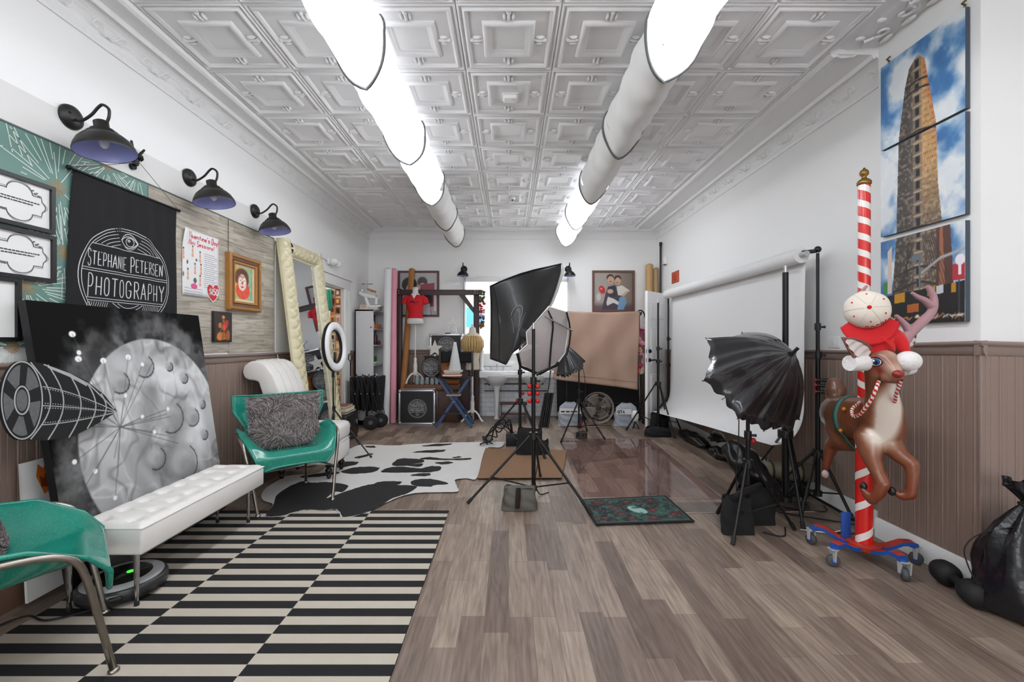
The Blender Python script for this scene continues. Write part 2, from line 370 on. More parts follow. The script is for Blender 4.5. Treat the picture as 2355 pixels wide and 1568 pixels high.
# --- cornice on the left, back and right walls: cove with leaf scrolls, bead, patterned band, field moulding
M_corn = mat('white_cornice_paint', '#e8e8e8', .42, bump=.35, bscale=38)
def cornice_profile(wid):
    pr = [(0, 3.052), (.012, 3.05), (.016, 3.062), (.02, 3.07)]
    pr += [(.02+.085*(1-math.cos(a)), 3.07+.115*math.sin(a)) for a in [k*PI/2/6 for k in range(1, 7)]]
    pr += [(.107, 3.195), (.115, 3.180), (.128, 3.180), (.136, 3.197), (.14, 3.205), (wid-.05, 3.208), (wid-.045, 3.192), (wid-.03, 3.186), (wid-.012, 3.196), (wid-.006, 3.222), (wid+.004, 3.232)]
    return pr
wl, wb, wr = 2.43-2.135, YB-7.35, XR-2.135
mb = MB(); pl_, pb_, pr_ = cornice_profile(wl), cornice_profile(wb), cornice_profile(wr)
rings = []
for k in range(len(pl_)):
    a, b, c = pl_[k], pb_[k], pr_[k]
    rings.append([(XL+a[0], -5, a[1]), (XL+a[0], YB-b[0], a[1]), (XR-c[0], YB-b[0], a[1]), (XR-c[0], 2.894, c[1])])
for k in range(len(rings)-1):
    for q in range(3): mb.face([rings[k][q], rings[k][q+1], rings[k+1][q+1], rings[k+1][q]])
def scroll(mb, o, ux, uy, s, r=.006, flip=1):
    pts = []
    for k in range(14):
        a = k*.42; rad = s*(1-k/17); pts.append(o+ux*(rad*math.cos(a)*flip)+uy*(rad*math.sin(a)))
    mb.tube(pts, r, 5)
    mb.tube([o+ux*(s*flip)+uy*0, o+ux*(s*1.6*flip)-uy*(s*.7), o+ux*(s*2.6*flip)-uy*(s*.3)], [r, r*1.6, r*.3], 5)
for side, x0, sg, ys in ((0, XL, 1, np.arange(2.0, 7.4, .17)), (1, XR, -1, np.arange(3.0, 7.4, .17))):
    for i, y in enumerate(ys):
        o = Vector((x0+sg*.055, y, 3.125)); scroll(mb, o, Vector((0, 1, 0)), Vector((sg*.6, 0, .8)), .038, .0045, 1 if i % 2 else -1)
struct('trim_1', mb, M_corn)
for k in range(len(rings)-1):
    pass
mb = MB(); e_ = [r_[3] for r_ in rings]
for k in range(len(e_)-1): mb.face([e_[k], e_[k+1], (e_[k+1][0], 2.894, 3.34), (e_[k][0], 2.894, 3.34)])
struct('trim_7', mb, M_corn, smooth=False)
# cornice piece over the chase on the right, with scroll relief and a curled end
mb = MB()
def chase_strip(a, b):
    x = 2.13+(2.475-2.13)*b; z = 3.222-.03*math.sin(PI*b)*0+.036*b+(.018*math.sin(b*PI*3) if b < .34 else 0)
    y = -5+(2.894+5)*a+(.05*math.sin(PI*b) if a == 1 else 0); return (x, y, z)
mb.grid(chase_strip, 2, 18)
for i, y in enumerate(np.arange(1.6, 2.85, .16)):
    o = Vector((2.33, y, 3.232)); scroll(mb, o, Vector((0, 1, 0)), Vector((1, 0, .08)), .05, .009, 1 if i % 2 else -1)
    mb.ball((2.42, y+.07, 3.24), (.02, .05, .014), 8, 5); mb.ball((2.24, y+.05, 3.225), (.03, .02, .012), 8, 5)
mb.tube([(2.14, 2.895, 3.215), (2.22, 2.9, 3.19), (2.30, 2.905, 3.20), (2.36, 2.905, 3.235), (2.44, 2.9, 3.255), (2.47, 2.897, 3.262)], .008, 6)
mb.face([(2.13, 2.9, 3.225), (2.13, 2.9, 3.34), (2.475, 2.9, 3.34), (2.475, 2.9, 3.262), (2.36, 2.905, 3.235), (2.3, 2.905, 3.2), (2.22, 2.905, 3.19)])
struct('trim_2', mb, mat('white_scroll_paint', '#e8e8e8', .4))
# --- walls
mb = MB(); mb.b2((XL-.12, -5, 0), (XL, 5.55, 3.4)); mb.b2((XL-.12, 6.38, 0), (XL, YB+.12, 3.4)); mb.b2((XL-.12, 5.55, 2.066), (XL, 6.38, 3.4))
struct('wall_left', mb, M_wall, smooth=False)
mb = MB(); wx0, wx1, wz0, wz1 = -.77, 1.035, 1.085, 2.327
mb.b2((XL-.12, YB, 0), (wx0, YB+.12, 3.4)); mb.b2((wx1, YB, 0), (XR+.2, YB+.12, 3.4)); mb.b2((wx0, YB, wz1), (wx1, YB+.12, 3.4)); mb.b2((wx0, YB, 0), (wx1, YB+.12, wz0))
struct('wall_back', mb, M_wall, smooth=False)
struct('wall_right', MB().b2((XR, 2.894, 0), (XR+.12, YB+.12, 3.4)).b2((2.75, -5, 0), (2.87, 2.267, 3.4)), M_wall, smooth=False)
struct('wall_chase', MB().b2((2.46, 2.267, 0), (2.87, 2.894, 3.4)), M_wall, smooth=False)
mb = MB(); mb.b2((-2.55, -5.1, 2.98), (2.87, -5, 3.4)); mb.b2((-2.55, -5.1, 0), (2.87, -5, .45)); mb.b2((-2.55, -5.1, .45), (-2.2, -5, 2.98)); mb.b2((2.3, -5.1, .45), (2.87, -5, 2.98)); mb.b2((-.04, -5.1, .45), (.04, -5, 2.98))
struct('wall_front', mb, M_wall, smooth=False)
# room beyond the doorway
mb = MB(); mb.b2((-3.6, 7.02, 0), (XL-.12, 7.12, 3)); mb.b2((-3.7, 5.0, 0), (-3.6, 7.12, 3)); mb.b2((-3.7, 4.9, 0), (XL-.12, 5.0, 3)); mb.b2((-3.7, 4.9, 2.6), (XL-.12, 7.12, 2.66))
struct('wall_closet', mb, M_wall, smooth=False)
l = bpy.data.lights.new('closet_lamp', 'POINT'); l.energy = 7; l.shadow_soft_size = .12; l.color = (1, .9, .76); o = bpy.data.objects.new('closet_lamp', l); C.objects.link(o); o.location = (-3.0, 5.9, 2.35)
# --- wainscot of narrow beaded boards with chair rail
def beadboard(mb, a, b, z0, z1, n, hook=.0):
    """vertical boards from point a to point b (xy), facing n; z0/z1 are (at a, at b)"""
    a = Vector((*a, 0)); b = Vector((*b, 0)); L = (b-a).length; t = (b-a)/L; n = Vector((*n, 0)); xs = []
    s = 0
    while s < L:
        w_ = .085
        for d, h in ((0, .004), (.004, .0095), (.0085, .0112), (.013, .0095), (.016, .006), (.019, .009), (w_-.045, .009), (w_-.042, .006), (w_-.039, .009), (w_-.003, .009)):
            if s+d < L: xs.append((s+d, h))
        s += w_
    xs.append((L, .008))
    vs = []; N = len(xs)
    for s, h in xs:
        p = a+t*s+n*h; f = s/L; vs += [(p.x, p.y, z0[0]+(z0[1]-z0[0])*f), (p.x, p.y, z1[0]+(z1[1]-z1[0])*f)]
    mb.add(vs, [(2*i, 2*i+2, 2*i+3, 2*i+1) for i in range(N-1)])
def railing(mb, a, b, z, n, out=.035):
    a = Vector((*a, 0)); b = Vector((*b, 0)); n = Vector((*n, 0))
    pr = [(0, 0), (out, -.004), (out+.004, -.012), (out, -.022), (.02, -.03), (.022, -.048), (.015, -.07), (.01, -.078), (0, -.078)]
    vs = [(p.x+n.x*d, p.y+n.y*d, zz+h) for p, zz in ((a, z[0]), (b, z[1])) for d, h in pr]; k = len(pr)
    mb.add(vs, [(i, i+1, k+i+1, k+i) for i in range(k-1)]+[tuple(range(k)), tuple(range(2*k-1, k-1, -1))])
def base(mb, a, b, n, h=.13, t=.018):
    a = Vector((*a, 0)); b = Vector((*b, 0)); n = Vector((*n, 0))
    pr = [(0, 0), (t, 0), (t, h-.03), (t-.006, h-.012), (t-.01, h), (0, h)]
    vs = [(p.x+n.x*d, p.y+n.y*d, hh) for p in (a, b) for d, hh in pr]; k = len(pr)
    mb.add(vs, [(i, i+1, k+i+1, k+i) for i in range(k-1)]+[tuple(range(k)), tuple(range(2*k-1, k-1, -1))])
def zl(y): return 1.236-(y-2.07)*.0175
mb = MB(); beadboard(mb, (XL, -5), (XL, 5.45), (.0, .0), (1.236, zl(5.45)), (1, 0)); beadboard(mb, (XL, 6.63), (XL, YB), (0, 0), (zl(6.63), zl(YB)), (1, 0))
struct('wall_left_wainscot', mb, M_wains, smooth=False)
mb = MB(); railing(mb, (XL, -5), (XL, 5.45), (1.236, zl(5.45)), (1, 0)); railing(mb, (XL, 6.63), (XL, YB), (zl(6.63), zl(YB)), (1, 0)); struct('trim_3', mb, M_rail)
mb = MB(); beadboard(mb, (XL, YB), (-.78, YB), (0, 0), (1.14, 1.14), (0, -1)); beadboard(mb, (1.05, YB), (XR, YB), (0, 0), (1.14, 1.14), (0, -1)); struct('wall_back_wainscot', mb, M_wains, smooth=False)
mb = MB(); railing(mb, (XL, YB), (-.78, YB), (1.15, 1.15), (0, -1)); railing(mb, (1.05, YB), (XR, YB), (1.15, 1.15), (0, -1)); struct('trim_4', mb, M_rail)
mb = MB(); beadboard(mb, (XR, YB), (XR, 2.894), (0, 0), (1.15, 1.235), (-1, 0)); beadboard(mb, (2.46, 2.894), (2.46, 2.267), (0, 0), (1.28, 1.30), (-1, 0)); beadboard(mb, (2.46, 2.267), (2.75, 2.267), (0, 0), (1.30, 1.29), (0, -1)); struct('wall_right_wainscot', mb, M_wains, smooth=False)
mb = MB(); railing(mb, (XR, YB), (XR, 2.894), (1.155, 1.24), (-1, 0)); railing(mb, (2.46, 2.894), (2.46, 2.233), (1.283, 1.303), (-1, 0)); railing(mb, (2.425, 2.267), (2.75, 2.267), (1.303, 1.293), (0, -1)); mb.b2((2.446, 2.253, .13), (2.462, 2.269, 1.24), .003); struct('trim_5', mb, M_rail)
mb = MB(); base(mb, (XR-.01, YB), (XR-.01, 2.894), (-1, 0)); base(mb, (2.452, 2.894), (2.452, 2.25), (-1, 0)); base(mb, (2.44, 2.259), (2.75, 2.259), (0, -1)); struct('baseboard_right', mb, M_trimw)
mb = MB(); base(mb, (XL+.01, -5), (XL+.01, 5.45), (1, 0), .12); base(mb, (XL+.01, 6.63), (XL+.01, YB), (1, 0), .12); struct('baseboard_left', mb, mat('brown_baseboard', '#6f5548', .4))
# door casing on the left wall
mb = MB(); mb.b2((XL, 6.38, 0), (XL+.025, 6.60, 2.07), .004); mb.b2((XL, 5.36, 2.066), (XL+.03, 6.62, 2.20), .004); mb.b2((XL, 5.33, 2.20), (XL+.055, 6.66, 2.235), .006); mb.b2((XL, 5.36, 0), (XL+.025, 5.55, 2.07), .004)
mb.b2((XL-.12, 6.36, 0), (XL, 6.385, 2.066)); mb.b2((XL-.12, 5.545, 2.05), (XL, 6.385, 2.07)); mb.b2((XL, 6.405, 0), (XL+.03, 6.43, 2.066), .003); mb.b2((XL, 6.55, 0), (XL+.03, 6.575, 2.066), .003)
struct('door_1', mb, M_trimw)
# window over the sink: frame, glazing bars, glass, and the yard outside
mb = MB(); t = .05
mb.b2((wx0, YB-.02, wz1), (wx1, YB+.1, wz1+.07), .004); mb.b2((wx0-.05, YB-.02, wz0), (wx0+.02, YB+.1, wz1+.07), .004); mb.b2((wx1-.02, YB-.02, wz0), (wx1+.05, YB+.1, wz1+.07), .004); mb.b2((wx0-.05, YB-.03, wz0-.03), (wx1+.05, YB+.1, wz0+.012), .004); mb.b2((-.56, YB-.02, wz1+.07), (.24, YB+.02, wz1+.11), .004)
fr = struct('window_1', mb, M_trimw)
gl = MB().b2((wx0+.02, YB+.05, wz0+.012), (wx1-.02, YB+.056, wz1)).build('window_pane', mat('window_glass', '#ffffff', .02, trans=1, ior=1.05), fr)
mb = MB(); mb.slot(0).b2((-4, 10.2, -.5), (5, 10.3, 5)); mb.slot(1).b2((-1.1, 10.1, 1.62), (-.62, 10.2, 2.08)); mb.slot(2).b2((.9, 10.1, 2.38), (2.2, 10.2, 2.53)); mb.slot(3).b2((.9, 10.1, 2.08), (2.2, 10.2, 2.38)); mb.slot(0).b2((-4, 7.7, -.6), (5, 10.3, -.5))
solo('yard_wall', mb, [mat('yard_white', '#f4f4f0', .8), mat('yard_blue', '#4a8fd6', .6), mat('yard_violet', '#b78fe6', .6), mat('yard_lilac', '#d9bfe0', .6)], 'pale outside wall with blue and lilac patches seen through the sink window', 'wall', smooth=False)
l = area('yard_skylight', (.2, 8.4, 4.2), (-.5, 0, 0), 5, 2, 210, (.97, .98, 1))
# --- left wall panelling: teal starburst panel, weathered plank panel, white plank strip above
M_teal = mat('teal_wallpaper', '#64897f', .5, vary=.08, vscale=2)
M_burst = mat('burst_white', '#d8e2da', .5); M_amber = mat('burst_amber', '#b07f4c', .5)
mb = MB(); mb.slot(0).b2((XL, -1, zl(0)), (XL+.012, 2.915, 2.352))
pw = plane((XL+.0125, 0, 0), (0, 1, 0), (0, 0, 1))
rr = random.Random(3)
for (cy, cz, R) in ((2.33, 2.12, .30), (2.18, 1.57, .28), (2.07, 2.45, .30), (2.36, 1.78, .25), (2.62, 2.36, .24), (2.12, 1.27, .2), (1.86, 2.16, .22), (2.83, 2.40, .2), (1.8, 1.8, .3)):
    for k in range(46):
        a = 2*PI*k/46+rr.uniform(-.05, .05); r0 = R*rr.uniform(.12, .5); r1 = R*rr.uniform(.55, 1.05)
        p = [(cy+math.cos(a)*r, cz+math.sin(a)*r) for r in (r0, r1)]
        p = [(y, min(z, 2.351)) for y, z in p]
        if p[1][0] > 2.91 or p[0][1] >= 2.35: continue
        mb.slot(1).stroke(pw, p, .0042, .0006)
    for k in range(14):
        a = 2*PI*k/14; mb.slot(2).stroke(pw, [(cy+math.cos(a)*.008, min(2.351, cz+math.sin(a)*.008)), (cy+math.cos(a)*R*.16, min(2.351, cz+math.sin(a)*R*.16))], .004, .0005)
struct('wall_left_teal_panel', mb, [M_teal, M_burst, M_amber], smooth=False)
def plank_mat():
    m = bpy.data.materials.new('weathered_planks'); m.use_nodes = True; nt = m.node_tree; N = nt.nodes.new; L = nt.links.new; b = nt.nodes['Principled BSDF']; b.inputs['Roughness'].default_value = .6
    g = N('ShaderNodeNewGeometry'); sp = N('ShaderNodeSeparateXYZ'); cb = N('ShaderNodeCombineXYZ'); L(g.outputs['Position'], sp.inputs[0]); L(sp.outputs['Y'], cb.inputs['X']); L(sp.outputs['Z'], cb.inputs['Y'])
    br = N('ShaderNodeTexBrick'); br.inputs['Scale'].default_value = 1; br.inputs['Brick Width'].default_value = .33; br.inputs['Row Height'].default_value = .047; br.inputs['Mortar Size'].default_value = .0009; br.offset = .43
    br.inputs['Color1'].default_value = lin('#c2bbae')+(1,); br.inputs['Color2'].default_value = lin('#a39b8d')+(1,); br.inputs['Mortar'].default_value = lin('#a59c8e')+(1,); L(cb.outputs[0], br.inputs['Vector'])
    mp = N('ShaderNodeMapping'); mp.inputs['Scale'].default_value = (5, 55, 1); L(cb.outputs[0], mp.inputs['Vector'])
    n = N('ShaderNodeTexNoise'); n.inputs['Scale'].default_value = 1; n.inputs['Detail'].default_value = 6; L(mp.outputs[0], n.inputs['Vector'])
    cr = N('ShaderNodeValToRGB'); cr.color_ramp.elements[0].position = .3; cr.color_ramp.elements[0].color = (.6, .58, .55, 1); cr.color_ramp.elements[1].position = .56; cr.color_ramp.elements[1].color = (1.08, 1.08, 1.08, 1); L(n.outputs['Fac'], cr.inputs[0])
    mx = N('ShaderNodeMix'); mx.data_type = 'RGBA'; mx.blend_type = 'MULTIPLY'; mx.inputs['Factor'].default_value = 1; L(br.outputs['Color'], mx.inputs['A']); L(cr.outputs[0], mx.inputs['B']); L(mx.outputs['Result'], b.inputs['Base Color'])
    return m
struct('wall_left_plank_panel', MB().b2((XL, 2.915, zl(3.6)), (XL+.012, 3.752, 2.352)).b2((XL, 3.756, zl(4.1)), (XL+.012, 4.48, 2.352)), plank_mat(), smooth=False)
struct('wall_left_white_panel', MB().b2((XL, -1, 2.356), (XL+.008, 4.4, 2.55)), mat('white_painted_planks', '#dedddb', .6, bump=.25, bscale=18), smooth=False)
struct('trim_6', MB().b2((XL, -1, 2.350), (XL+.016, 4.48, 2.358)).b2((XL, 2.91, 1.2), (XL+.0125, 2.918, 2.35)), mat('dark_seam', '#5a6a66', .5), smooth=False)
# white brick tile under and behind the sink
def tile_mat():
    m = bpy.data.materials.new('white_brick_tile'); m.use_nodes = True; nt = m.node_tree; N = nt.nodes.new; L = nt.links.new; b = nt.nodes['Principled BSDF']; b.inputs['Roughness'].default_value = .25
    g = N('ShaderNodeNewGeometry'); sp = N('ShaderNodeSeparateXYZ'); cb = N('ShaderNodeCombineXYZ'); L(g.outputs['Position'], sp.inputs[0]); L(sp.outputs['X'], cb.inputs['X']); L(sp.outputs['Z'], cb.inputs['Y'])
    br = N('ShaderNodeTexBrick'); br.inputs['Scale'].default_value = 1; br.inputs['Brick Width'].default_value = .16; br.inputs['Row Height'].default_value = .08; br.inputs['Mortar Size'].default_value = .003
    br.inputs['Color1'].default_value = lin('#dfe1e3')+(1,); br.inputs['Color2'].default_value = lin('#d3d6da')+(1,); br.inputs['Mortar'].default_value = lin('#9ea1a4')+(1,); L(cb.outputs[0], br.inputs['Vector']); L(br.outputs['Color'], b.inputs['Base Color'])
    return m
struct('wall_back_tile', MB().b2((-.58, YB-.012, 0), (1.04, YB, 1.06)), tile_mat(), smooth=False)
# ================================================================ fabric light sleeves under the ceiling
M_flit = mat('lit_white_fabric', '#c8c7c4', .8, emit=1, ecol='#f6f9ff')
nt = M_flit.node_tree; g_ = nt.nodes.new('ShaderNodeNewGeometry'); sz_ = nt.nodes.new('ShaderNodeSeparateXYZ'); mr_ = nt.nodes.new('ShaderNodeMapRange')
for k_, v_ in (('From Min', -.15), ('From Max', -.85), ('To Min', TUBE_LIT[0]), ('To Max', TUBE_LIT[1])): mr_.inputs[k_].default_value = v_
nt.links.new(g_.outputs['Normal'], sz_.inputs[0]); nt.links.new(sz_.outputs['Z'], mr_.inputs['Value']); nt.links.new(mr_.outputs['Result'], nt.nodes['Principled BSDF'].inputs['Emission Strength'])  # upward faces glow less: shade of an unbuilt fixture put into the emission
M_fab = mat('unlit_white_fabric', '#efefed', .8, bump=.2, bscale=9)
M_hem = mat('grey_hem_tape', '#6d6f70', .8)
def sleeve(xc, joints, lit, label):
    t = thing('light_sleeve', label, 'ceiling light', (xc, joints[0], 3.03), group='fabric light sleeves under the ceiling')
    R = .158
    for k in range(len(joints)-1):
        y0, y1 = joints[k], joints[k+1]; rs = random.Random(k+int(xc*100)); ph = [rs.uniform(0, 6.3) for _ in range(6)]
        def f(a, b, e0=y0, e1=y1):
            th = 2*PI*a; low = max(0, -math.cos(th))
            y = e0+(e1-e0)*b
            wr = .006*math.sin(9*b+3*th+ph[0])+.005*math.sin(23*b-2*th+ph[1])+.004*math.sin(40*b+5*th+ph[2])
            r = (R+wr)*(.985+.07*b**7)
            sag = low**2*(.03+.02*math.sin(PI*b)+.025*b**6)
            tri = max(0, 1-abs(a-.5)/.25); y += tri*.20*(max(0, b-.6)/.4)**2-(.05 if b <= .01 else 0)
            return (xc+r*math.sin(th), y, 3.055+r*.92*math.cos(th)-sag*.8)
        p = MB().grid(f, 40, 44, cu=True).build('sleeve_section', M_flit if lit[k] else M_fab, t, angle=80)
        solid(p, .003, 0)
        p['label'] = ('glowing white' if lit[k] else 'unlit grey-white')+' fabric section'
        hem = MB(); hem.tube([f(a/40, 1) for a in range(6, 35)], .013, 6); hem.build('hem', M_hem, p, local=False)
    end = MB(); end.grid(lambda a, b: (xc+(R*b)*math.sin(2*PI*a), joints[-1]+.02+.05*b*0, 3.045+(R*b)*.92*math.cos(2*PI*a)), 24, 3, cu=True); end.build('end_cap', M_fab, t)
    for y in joints[1:]: MB().cyl((xc, y, 3.19), (xc, y, ZC-.002), .003, n=6).build('hanger', M_hem, t)
sleeve(-.875, [-1.0, .15, 1.3, 2.47, 3.66, 4.78, 5.9, 6.95], [1, 1, 1, 1, 1, 0, 0], 'left fabric ceiling light sleeve, glowing nearly to its end, grey at the far end')
sleeve(.935, [-1.0, .1, 1.25, 2.42, 3.5, 4.72, 5.85, 6.95], [1, 1, 1, 0, 0, 1, 1], 'right fabric ceiling light sleeve, grey in the middle and glowing at the far end')
# smoke detector and sprinkler on the ceiling
t = thing('smoke_detector', 'white square smoke detector on the middle row of ceiling tiles', 'smoke detector', (.012, 3.43, ZC-.03))
MB().b2((-.055, 3.37, ZC-.012), (.08, 3.49, ZC), .003).build('mounting_plate', M_trimw, t); mb = MB(); mb.box((.012, 3.41, ZC-.03), (.11, .085, .036), .012); mb.build('cover', M_trimw, t)
MB().cyl((.035, 3.39, ZC-.049), (.035, 3.39, ZC-.046), .004).build('test_button', mat('red_led', '#b04040', .4), t)
t = thing('ceiling_sensor', 'tiny white sensor with a dark centre on the far ceiling tiles', 'sensor', (.05, 5.85, ZC-.03))
MB().lathe([(.0, 0), (.035, .004), (.045, .02), (.045, .03)], (.05, 5.85, ZC-.031)).build('housing', M_trimw, t); MB().ball((.05, 5.85, ZC-.031), .014).build('eye', mat('black_plastic', '#161616', .4), t)

# ================================================================ left wall: lamps
M_blk = mat('black_metal', '#1d1d1e', .42, .5, vary=.2, vscale=20)
M_bz = mat('lamp_black_bronze', '#2b2a28', .42, .4, vary=.25, vscale=14)
M_inl = mat('lamp_inner_white', '#aab0ee', .25)
def sconce(y, label):
    z = 2.535; t = thing('wall_sconce', label, 'wall lamp', (XL, y, z), group='black gooseneck lamps on the left wall')
    MB().lathe([(.0, .032), (.028, .031), (.052, .026), (.056, .02), (.062, .018), (.066, .006), (.066, 0)], (XL+.008, y, z), (1, 0, 0), 28).build('wall_plate', M_bz, t)
    xs = XL+.21
    a = bez([(XL+.03, y, z-.012), (XL+.07, y, z-.02), (XL+.125, y, z+.012), (XL+.165, y, z+.055), (xs-.02, y, z+.068), (xs+.012, y, z+.045), (xs+.014, y, z+.005), (xs+.002, y, z-.03)], 8)
    MB().tube(a, .0075, 10).build('gooseneck_arm', M_bz, t)
    ax = Vector((-.16, 0, 1)).normalized(); c = Vector((xs-.004, y, z-.195))
    pr = [(.138, .0), (.139, .006), (.132, .03), (.115, .062), (.092, .086), (.074, .094), (.072, .106), (.056, .112), (.054, .124), (.038, .13), (.034, .136), (.034, .17), (.026, .176), (.012, .182), (.0, .182)]
    sh = MB().lathe(pr, c, ax, 40, False).build('lamp_shade', M_bz, t)
    q = MB().lathe([(.1365, .002), (.129, .028), (.112, .058), (.09, .082), (.05, .092), (0, .094)], c, ax, 40, False).build('shade_lining', M_inl, sh)
    MB().ball(c+ax*.055, (.024, .024, .034), 12, 8).build('bulb', mat('frosted_bulb', '#e9ecf6', .3), sh)
    MB().ball((XL+.042, y-.03, z+.012), .006, 8, 5).build('screw', M_bz, t); MB().ball((XL+.042, y+.03, z-.012), .006, 8, 5).build('screw', M_bz, t)
    return t
sconce(2.40, 'nearest black gooseneck wall lamp, above the teal panel and banner')
sconce(3.29, 'middle black gooseneck wall lamp, above the heart-price poster')
sconce(4.14, 'farthest black gooseneck wall lamp on the left, over the tufted mirror')
# hand-shaped hook
t = thing('hand_hook', 'black wall hook shaped like a hand making a V sign', 'hook', (XL+.02, 2.80, 2.44))
h0 = Vector((XL+.04, 2.785, 2.475)); mb = MB()
mb.tube([h0+Vector((0, 0, -.05)), h0+Vector((0, 0, -.02)), h0+Vector((0, .0, .015))], [.016, .021, .022], 10)
mb.tube([h0+Vector((0, -.012, .01)), h0+Vector((.004, -.026, .045)), h0+Vector((.004, -.035, .088))], [.010, .009, .007], 8); mb.ball(h0+Vector((.004, -.035, .088)), .0072, 8, 5)
mb.tube([h0+Vector((0, .014, .01)), h0+Vector((.004, .035, .04)), h0+Vector((.004, .06, .072))], [.010, .009, .007], 8); mb.ball(h0+Vector((.004, .06, .072)), .0072, 8, 5)
for k, dy in enumerate((.004, .017)): mb.tube([h0+Vector((.006, dy, .012)), h0+Vector((.026, dy, .012)), h0+Vector((.03, dy, -.006)), h0+Vector((.018, dy, -.016))], [.008, .0085, .008, .006], 8)
mb.tube([h0+Vector((.01, -.02, -.012)), h0+Vector((.03, -.01, -.002)), h0+Vector((.034, .012, .004))], [.009, .008, .006], 8)
mb.build('hand', M_blk, t); MB().lathe([(.02, 0), (.02, .02), (.0, .024)], (XL+.008, 2.79, 2.42), (1, 0, 0), 16).build('wall_plate', M_blk, t)

# ================================================================ pictures on the left wall
M_frb = mat('black_frame', '#17171a', .35); M_paper = mat('white_paper', '#e6e6e4', .6); M_ink = mat('grey_ink', '#66686a', .7); M_ink2 = mat('dark_ink', '#2c2c2e', .7)
def bars(mb, pl, x0, y0, x1, y1, b, d, prof=None):
    """mitred picture frame; prof = [(distance from outer edge, height)]"""
    prof = prof or [(0, 0), (0, d), (b, d), (b, 0)]
    rg = [[pl(x0+q, y0+q, h), pl(x1-q, y0+q, h), pl(x1-q, y1-q, h), pl(x0+q, y1-q, h)] for q, h in prof]
    for k in range(len(rg)-1):
        for i in range(4): mb.face([rg[k][i], rg[k][(i+1) % 4], rg[k+1][(i+1) % 4], rg[k+1][i]])
wallpl = plane((XL+.013, 0, 0), (0, 1, 0), (0, 0, 1))
def certificate(y0, z0, y1, z1, label, lines):
    t = thing('certificate_frame', label, 'framed certificate', (XL, (y0+y1)/2, z0), group='black framed sheets on the teal panel')
    mb = MB(); bars(mb, wallpl, y0, z0, y1, z1, .02, .022); mb.build('frame', M_frb, t, smooth=False)
    mb = MB().face([wallpl(y0+.015, z0+.015, .008), wallpl(y1-.015, z0+.015, .008), wallpl(y1-.015, z1-.015, .008), wallpl(y0+.015, z1-.015, .008)]); s = mb.build('sheet', M_paper, t, smooth=False)
    if lines:
        mb = MB(); w_ = y1-y0; cz = (z0+z1)/2; cy = y1-.024-.135
        for k, wd in ((0, .0045), (.008, .002)):
            o = k
            top = [(y0+.02, cz+.048+o), (cy-.062, cz+.052+o)]+[(cy+(.058)*math.cos(a), cz+.048+(.046+o)*math.sin(a)) for a in [PI-PI*i/12 for i in range(13)]]+[(cy+.066, cz+.048+o), (cy+.100, cz+.048+o), (cy+.102, cz+.026)]+[(cy+.104+(.016+o)*math.sin(PI*i/8), cz+.026-.052*i/8) for i in range(9)]
            bot = [(cy+.102, cz-.026), (cy+.100, cz-.048-o), (cy+.066, cz-.048-o)]+[(cy+.058*math.cos(a), cz-.048-(.044+o)*math.sin(a)) for a in [PI*i/12 for i in range(13)]]+[(cy-.062, cz-.05-o), (y0+.02, cz-.046-o)]
            mb.stroke(wallpl, top+bot[1:], wd, .0095)
        s2 = mb.build('ornament', M_ink, s, smooth=False)
        mb = MB(); rr = random.Random(int(z0*100))
        scribble(mb, wallpl, cy-.125, cz+.012, .215, .006, .0055, rr, .0095); scribble(mb, wallpl, cy-.085, cz-.001, .145, .006, .0055, rr, .0095)
        mb.build('lettering', M_ink2, s, smooth=False)
        mb = MB()
        for k in range(7): mb.ball(wallpl(cy+.055+.006*k, cz+.072-.003*k+.006*math.sin(k*2), .009), (.001, .005, .004), 6, 4)
        for k in range(9): mb.ball(wallpl(cy-.13+.008*k, cz-.052-.004*math.sin(k), .009), (.001, .006, .004), 6, 4)
        mb.build('flourish', M_ink, s)
certificate(1.94, 1.862, 2.300, 2.112, 'upper black framed certificate, topmost on the teal panel', 1)
certificate(1.94, 1.606, 2.305, 1.852, 'lower black framed certificate, second down on the teal panel', 1)
certificate(1.78, 1.298, 2.140, 1.605, 'black frame with a blank white sheet at lower left of the teal panel', 0)

# black cloth banner hanging from a rod
M_cloth = mat('black_cloth', '#161618', .9); M_prnt = mat('print_white', '#cfcfcf', .7)
YB0, YB1, ZB = 2.40, 3.145, 2.245
def cloth(a, b, h=0):   # a = world Y, b = world Z
    f = .012*math.sin(a*31+.6)+.008*math.sin(a*57+b*3)+.010*math.sin(a*17-b*2.2); k = min(1, (ZB-b)/.25+.25)
    q = (a-YB0)/(YB1-YB0)
    k *= .25+.75*min(1, max(0, (b-1.4)/.6)); return Vector((XL+.028+f*k*.45+h, a-(1-q)*max(0, ZB-b)*.06, b-.02*q*0))
t = thing('fabric_banner', 'black cloth banner with the studio name in a white circular emblem', 'banner', (XL+.028, 2.77, 1.37))
cl = MB().grid(lambda a, b: cloth(YB0+(YB1-YB0)*a, 1.37+(ZB-1.37)*b), 90, 24).build('cloth', M_cloth, t, angle=180); solid(cl, .002, -1)
r_ = MB().cyl((XL+.03, YB0-.02, ZB+.003), (XL+.03, YB1+.015, ZB+.003), .0075); r_.ball((XL+.03, YB0-.028, ZB+.003), .013); r_.ball((XL+.03, YB1+.02, ZB+.003), .011); r_.build('rod', M_blk, t)
MB().tube([(XL+.03, YB0-.02, ZB+.006), (XL+.06, 2.79, 2.445), (XL+.03, YB1+.015, ZB+.006)], .0018, 6).build('hanging_string', mat('grey_string', '#55565a', .8), t)
lg = MB(); lg.sub = .012; yc, zc, R = 2.762, 1.690, .312
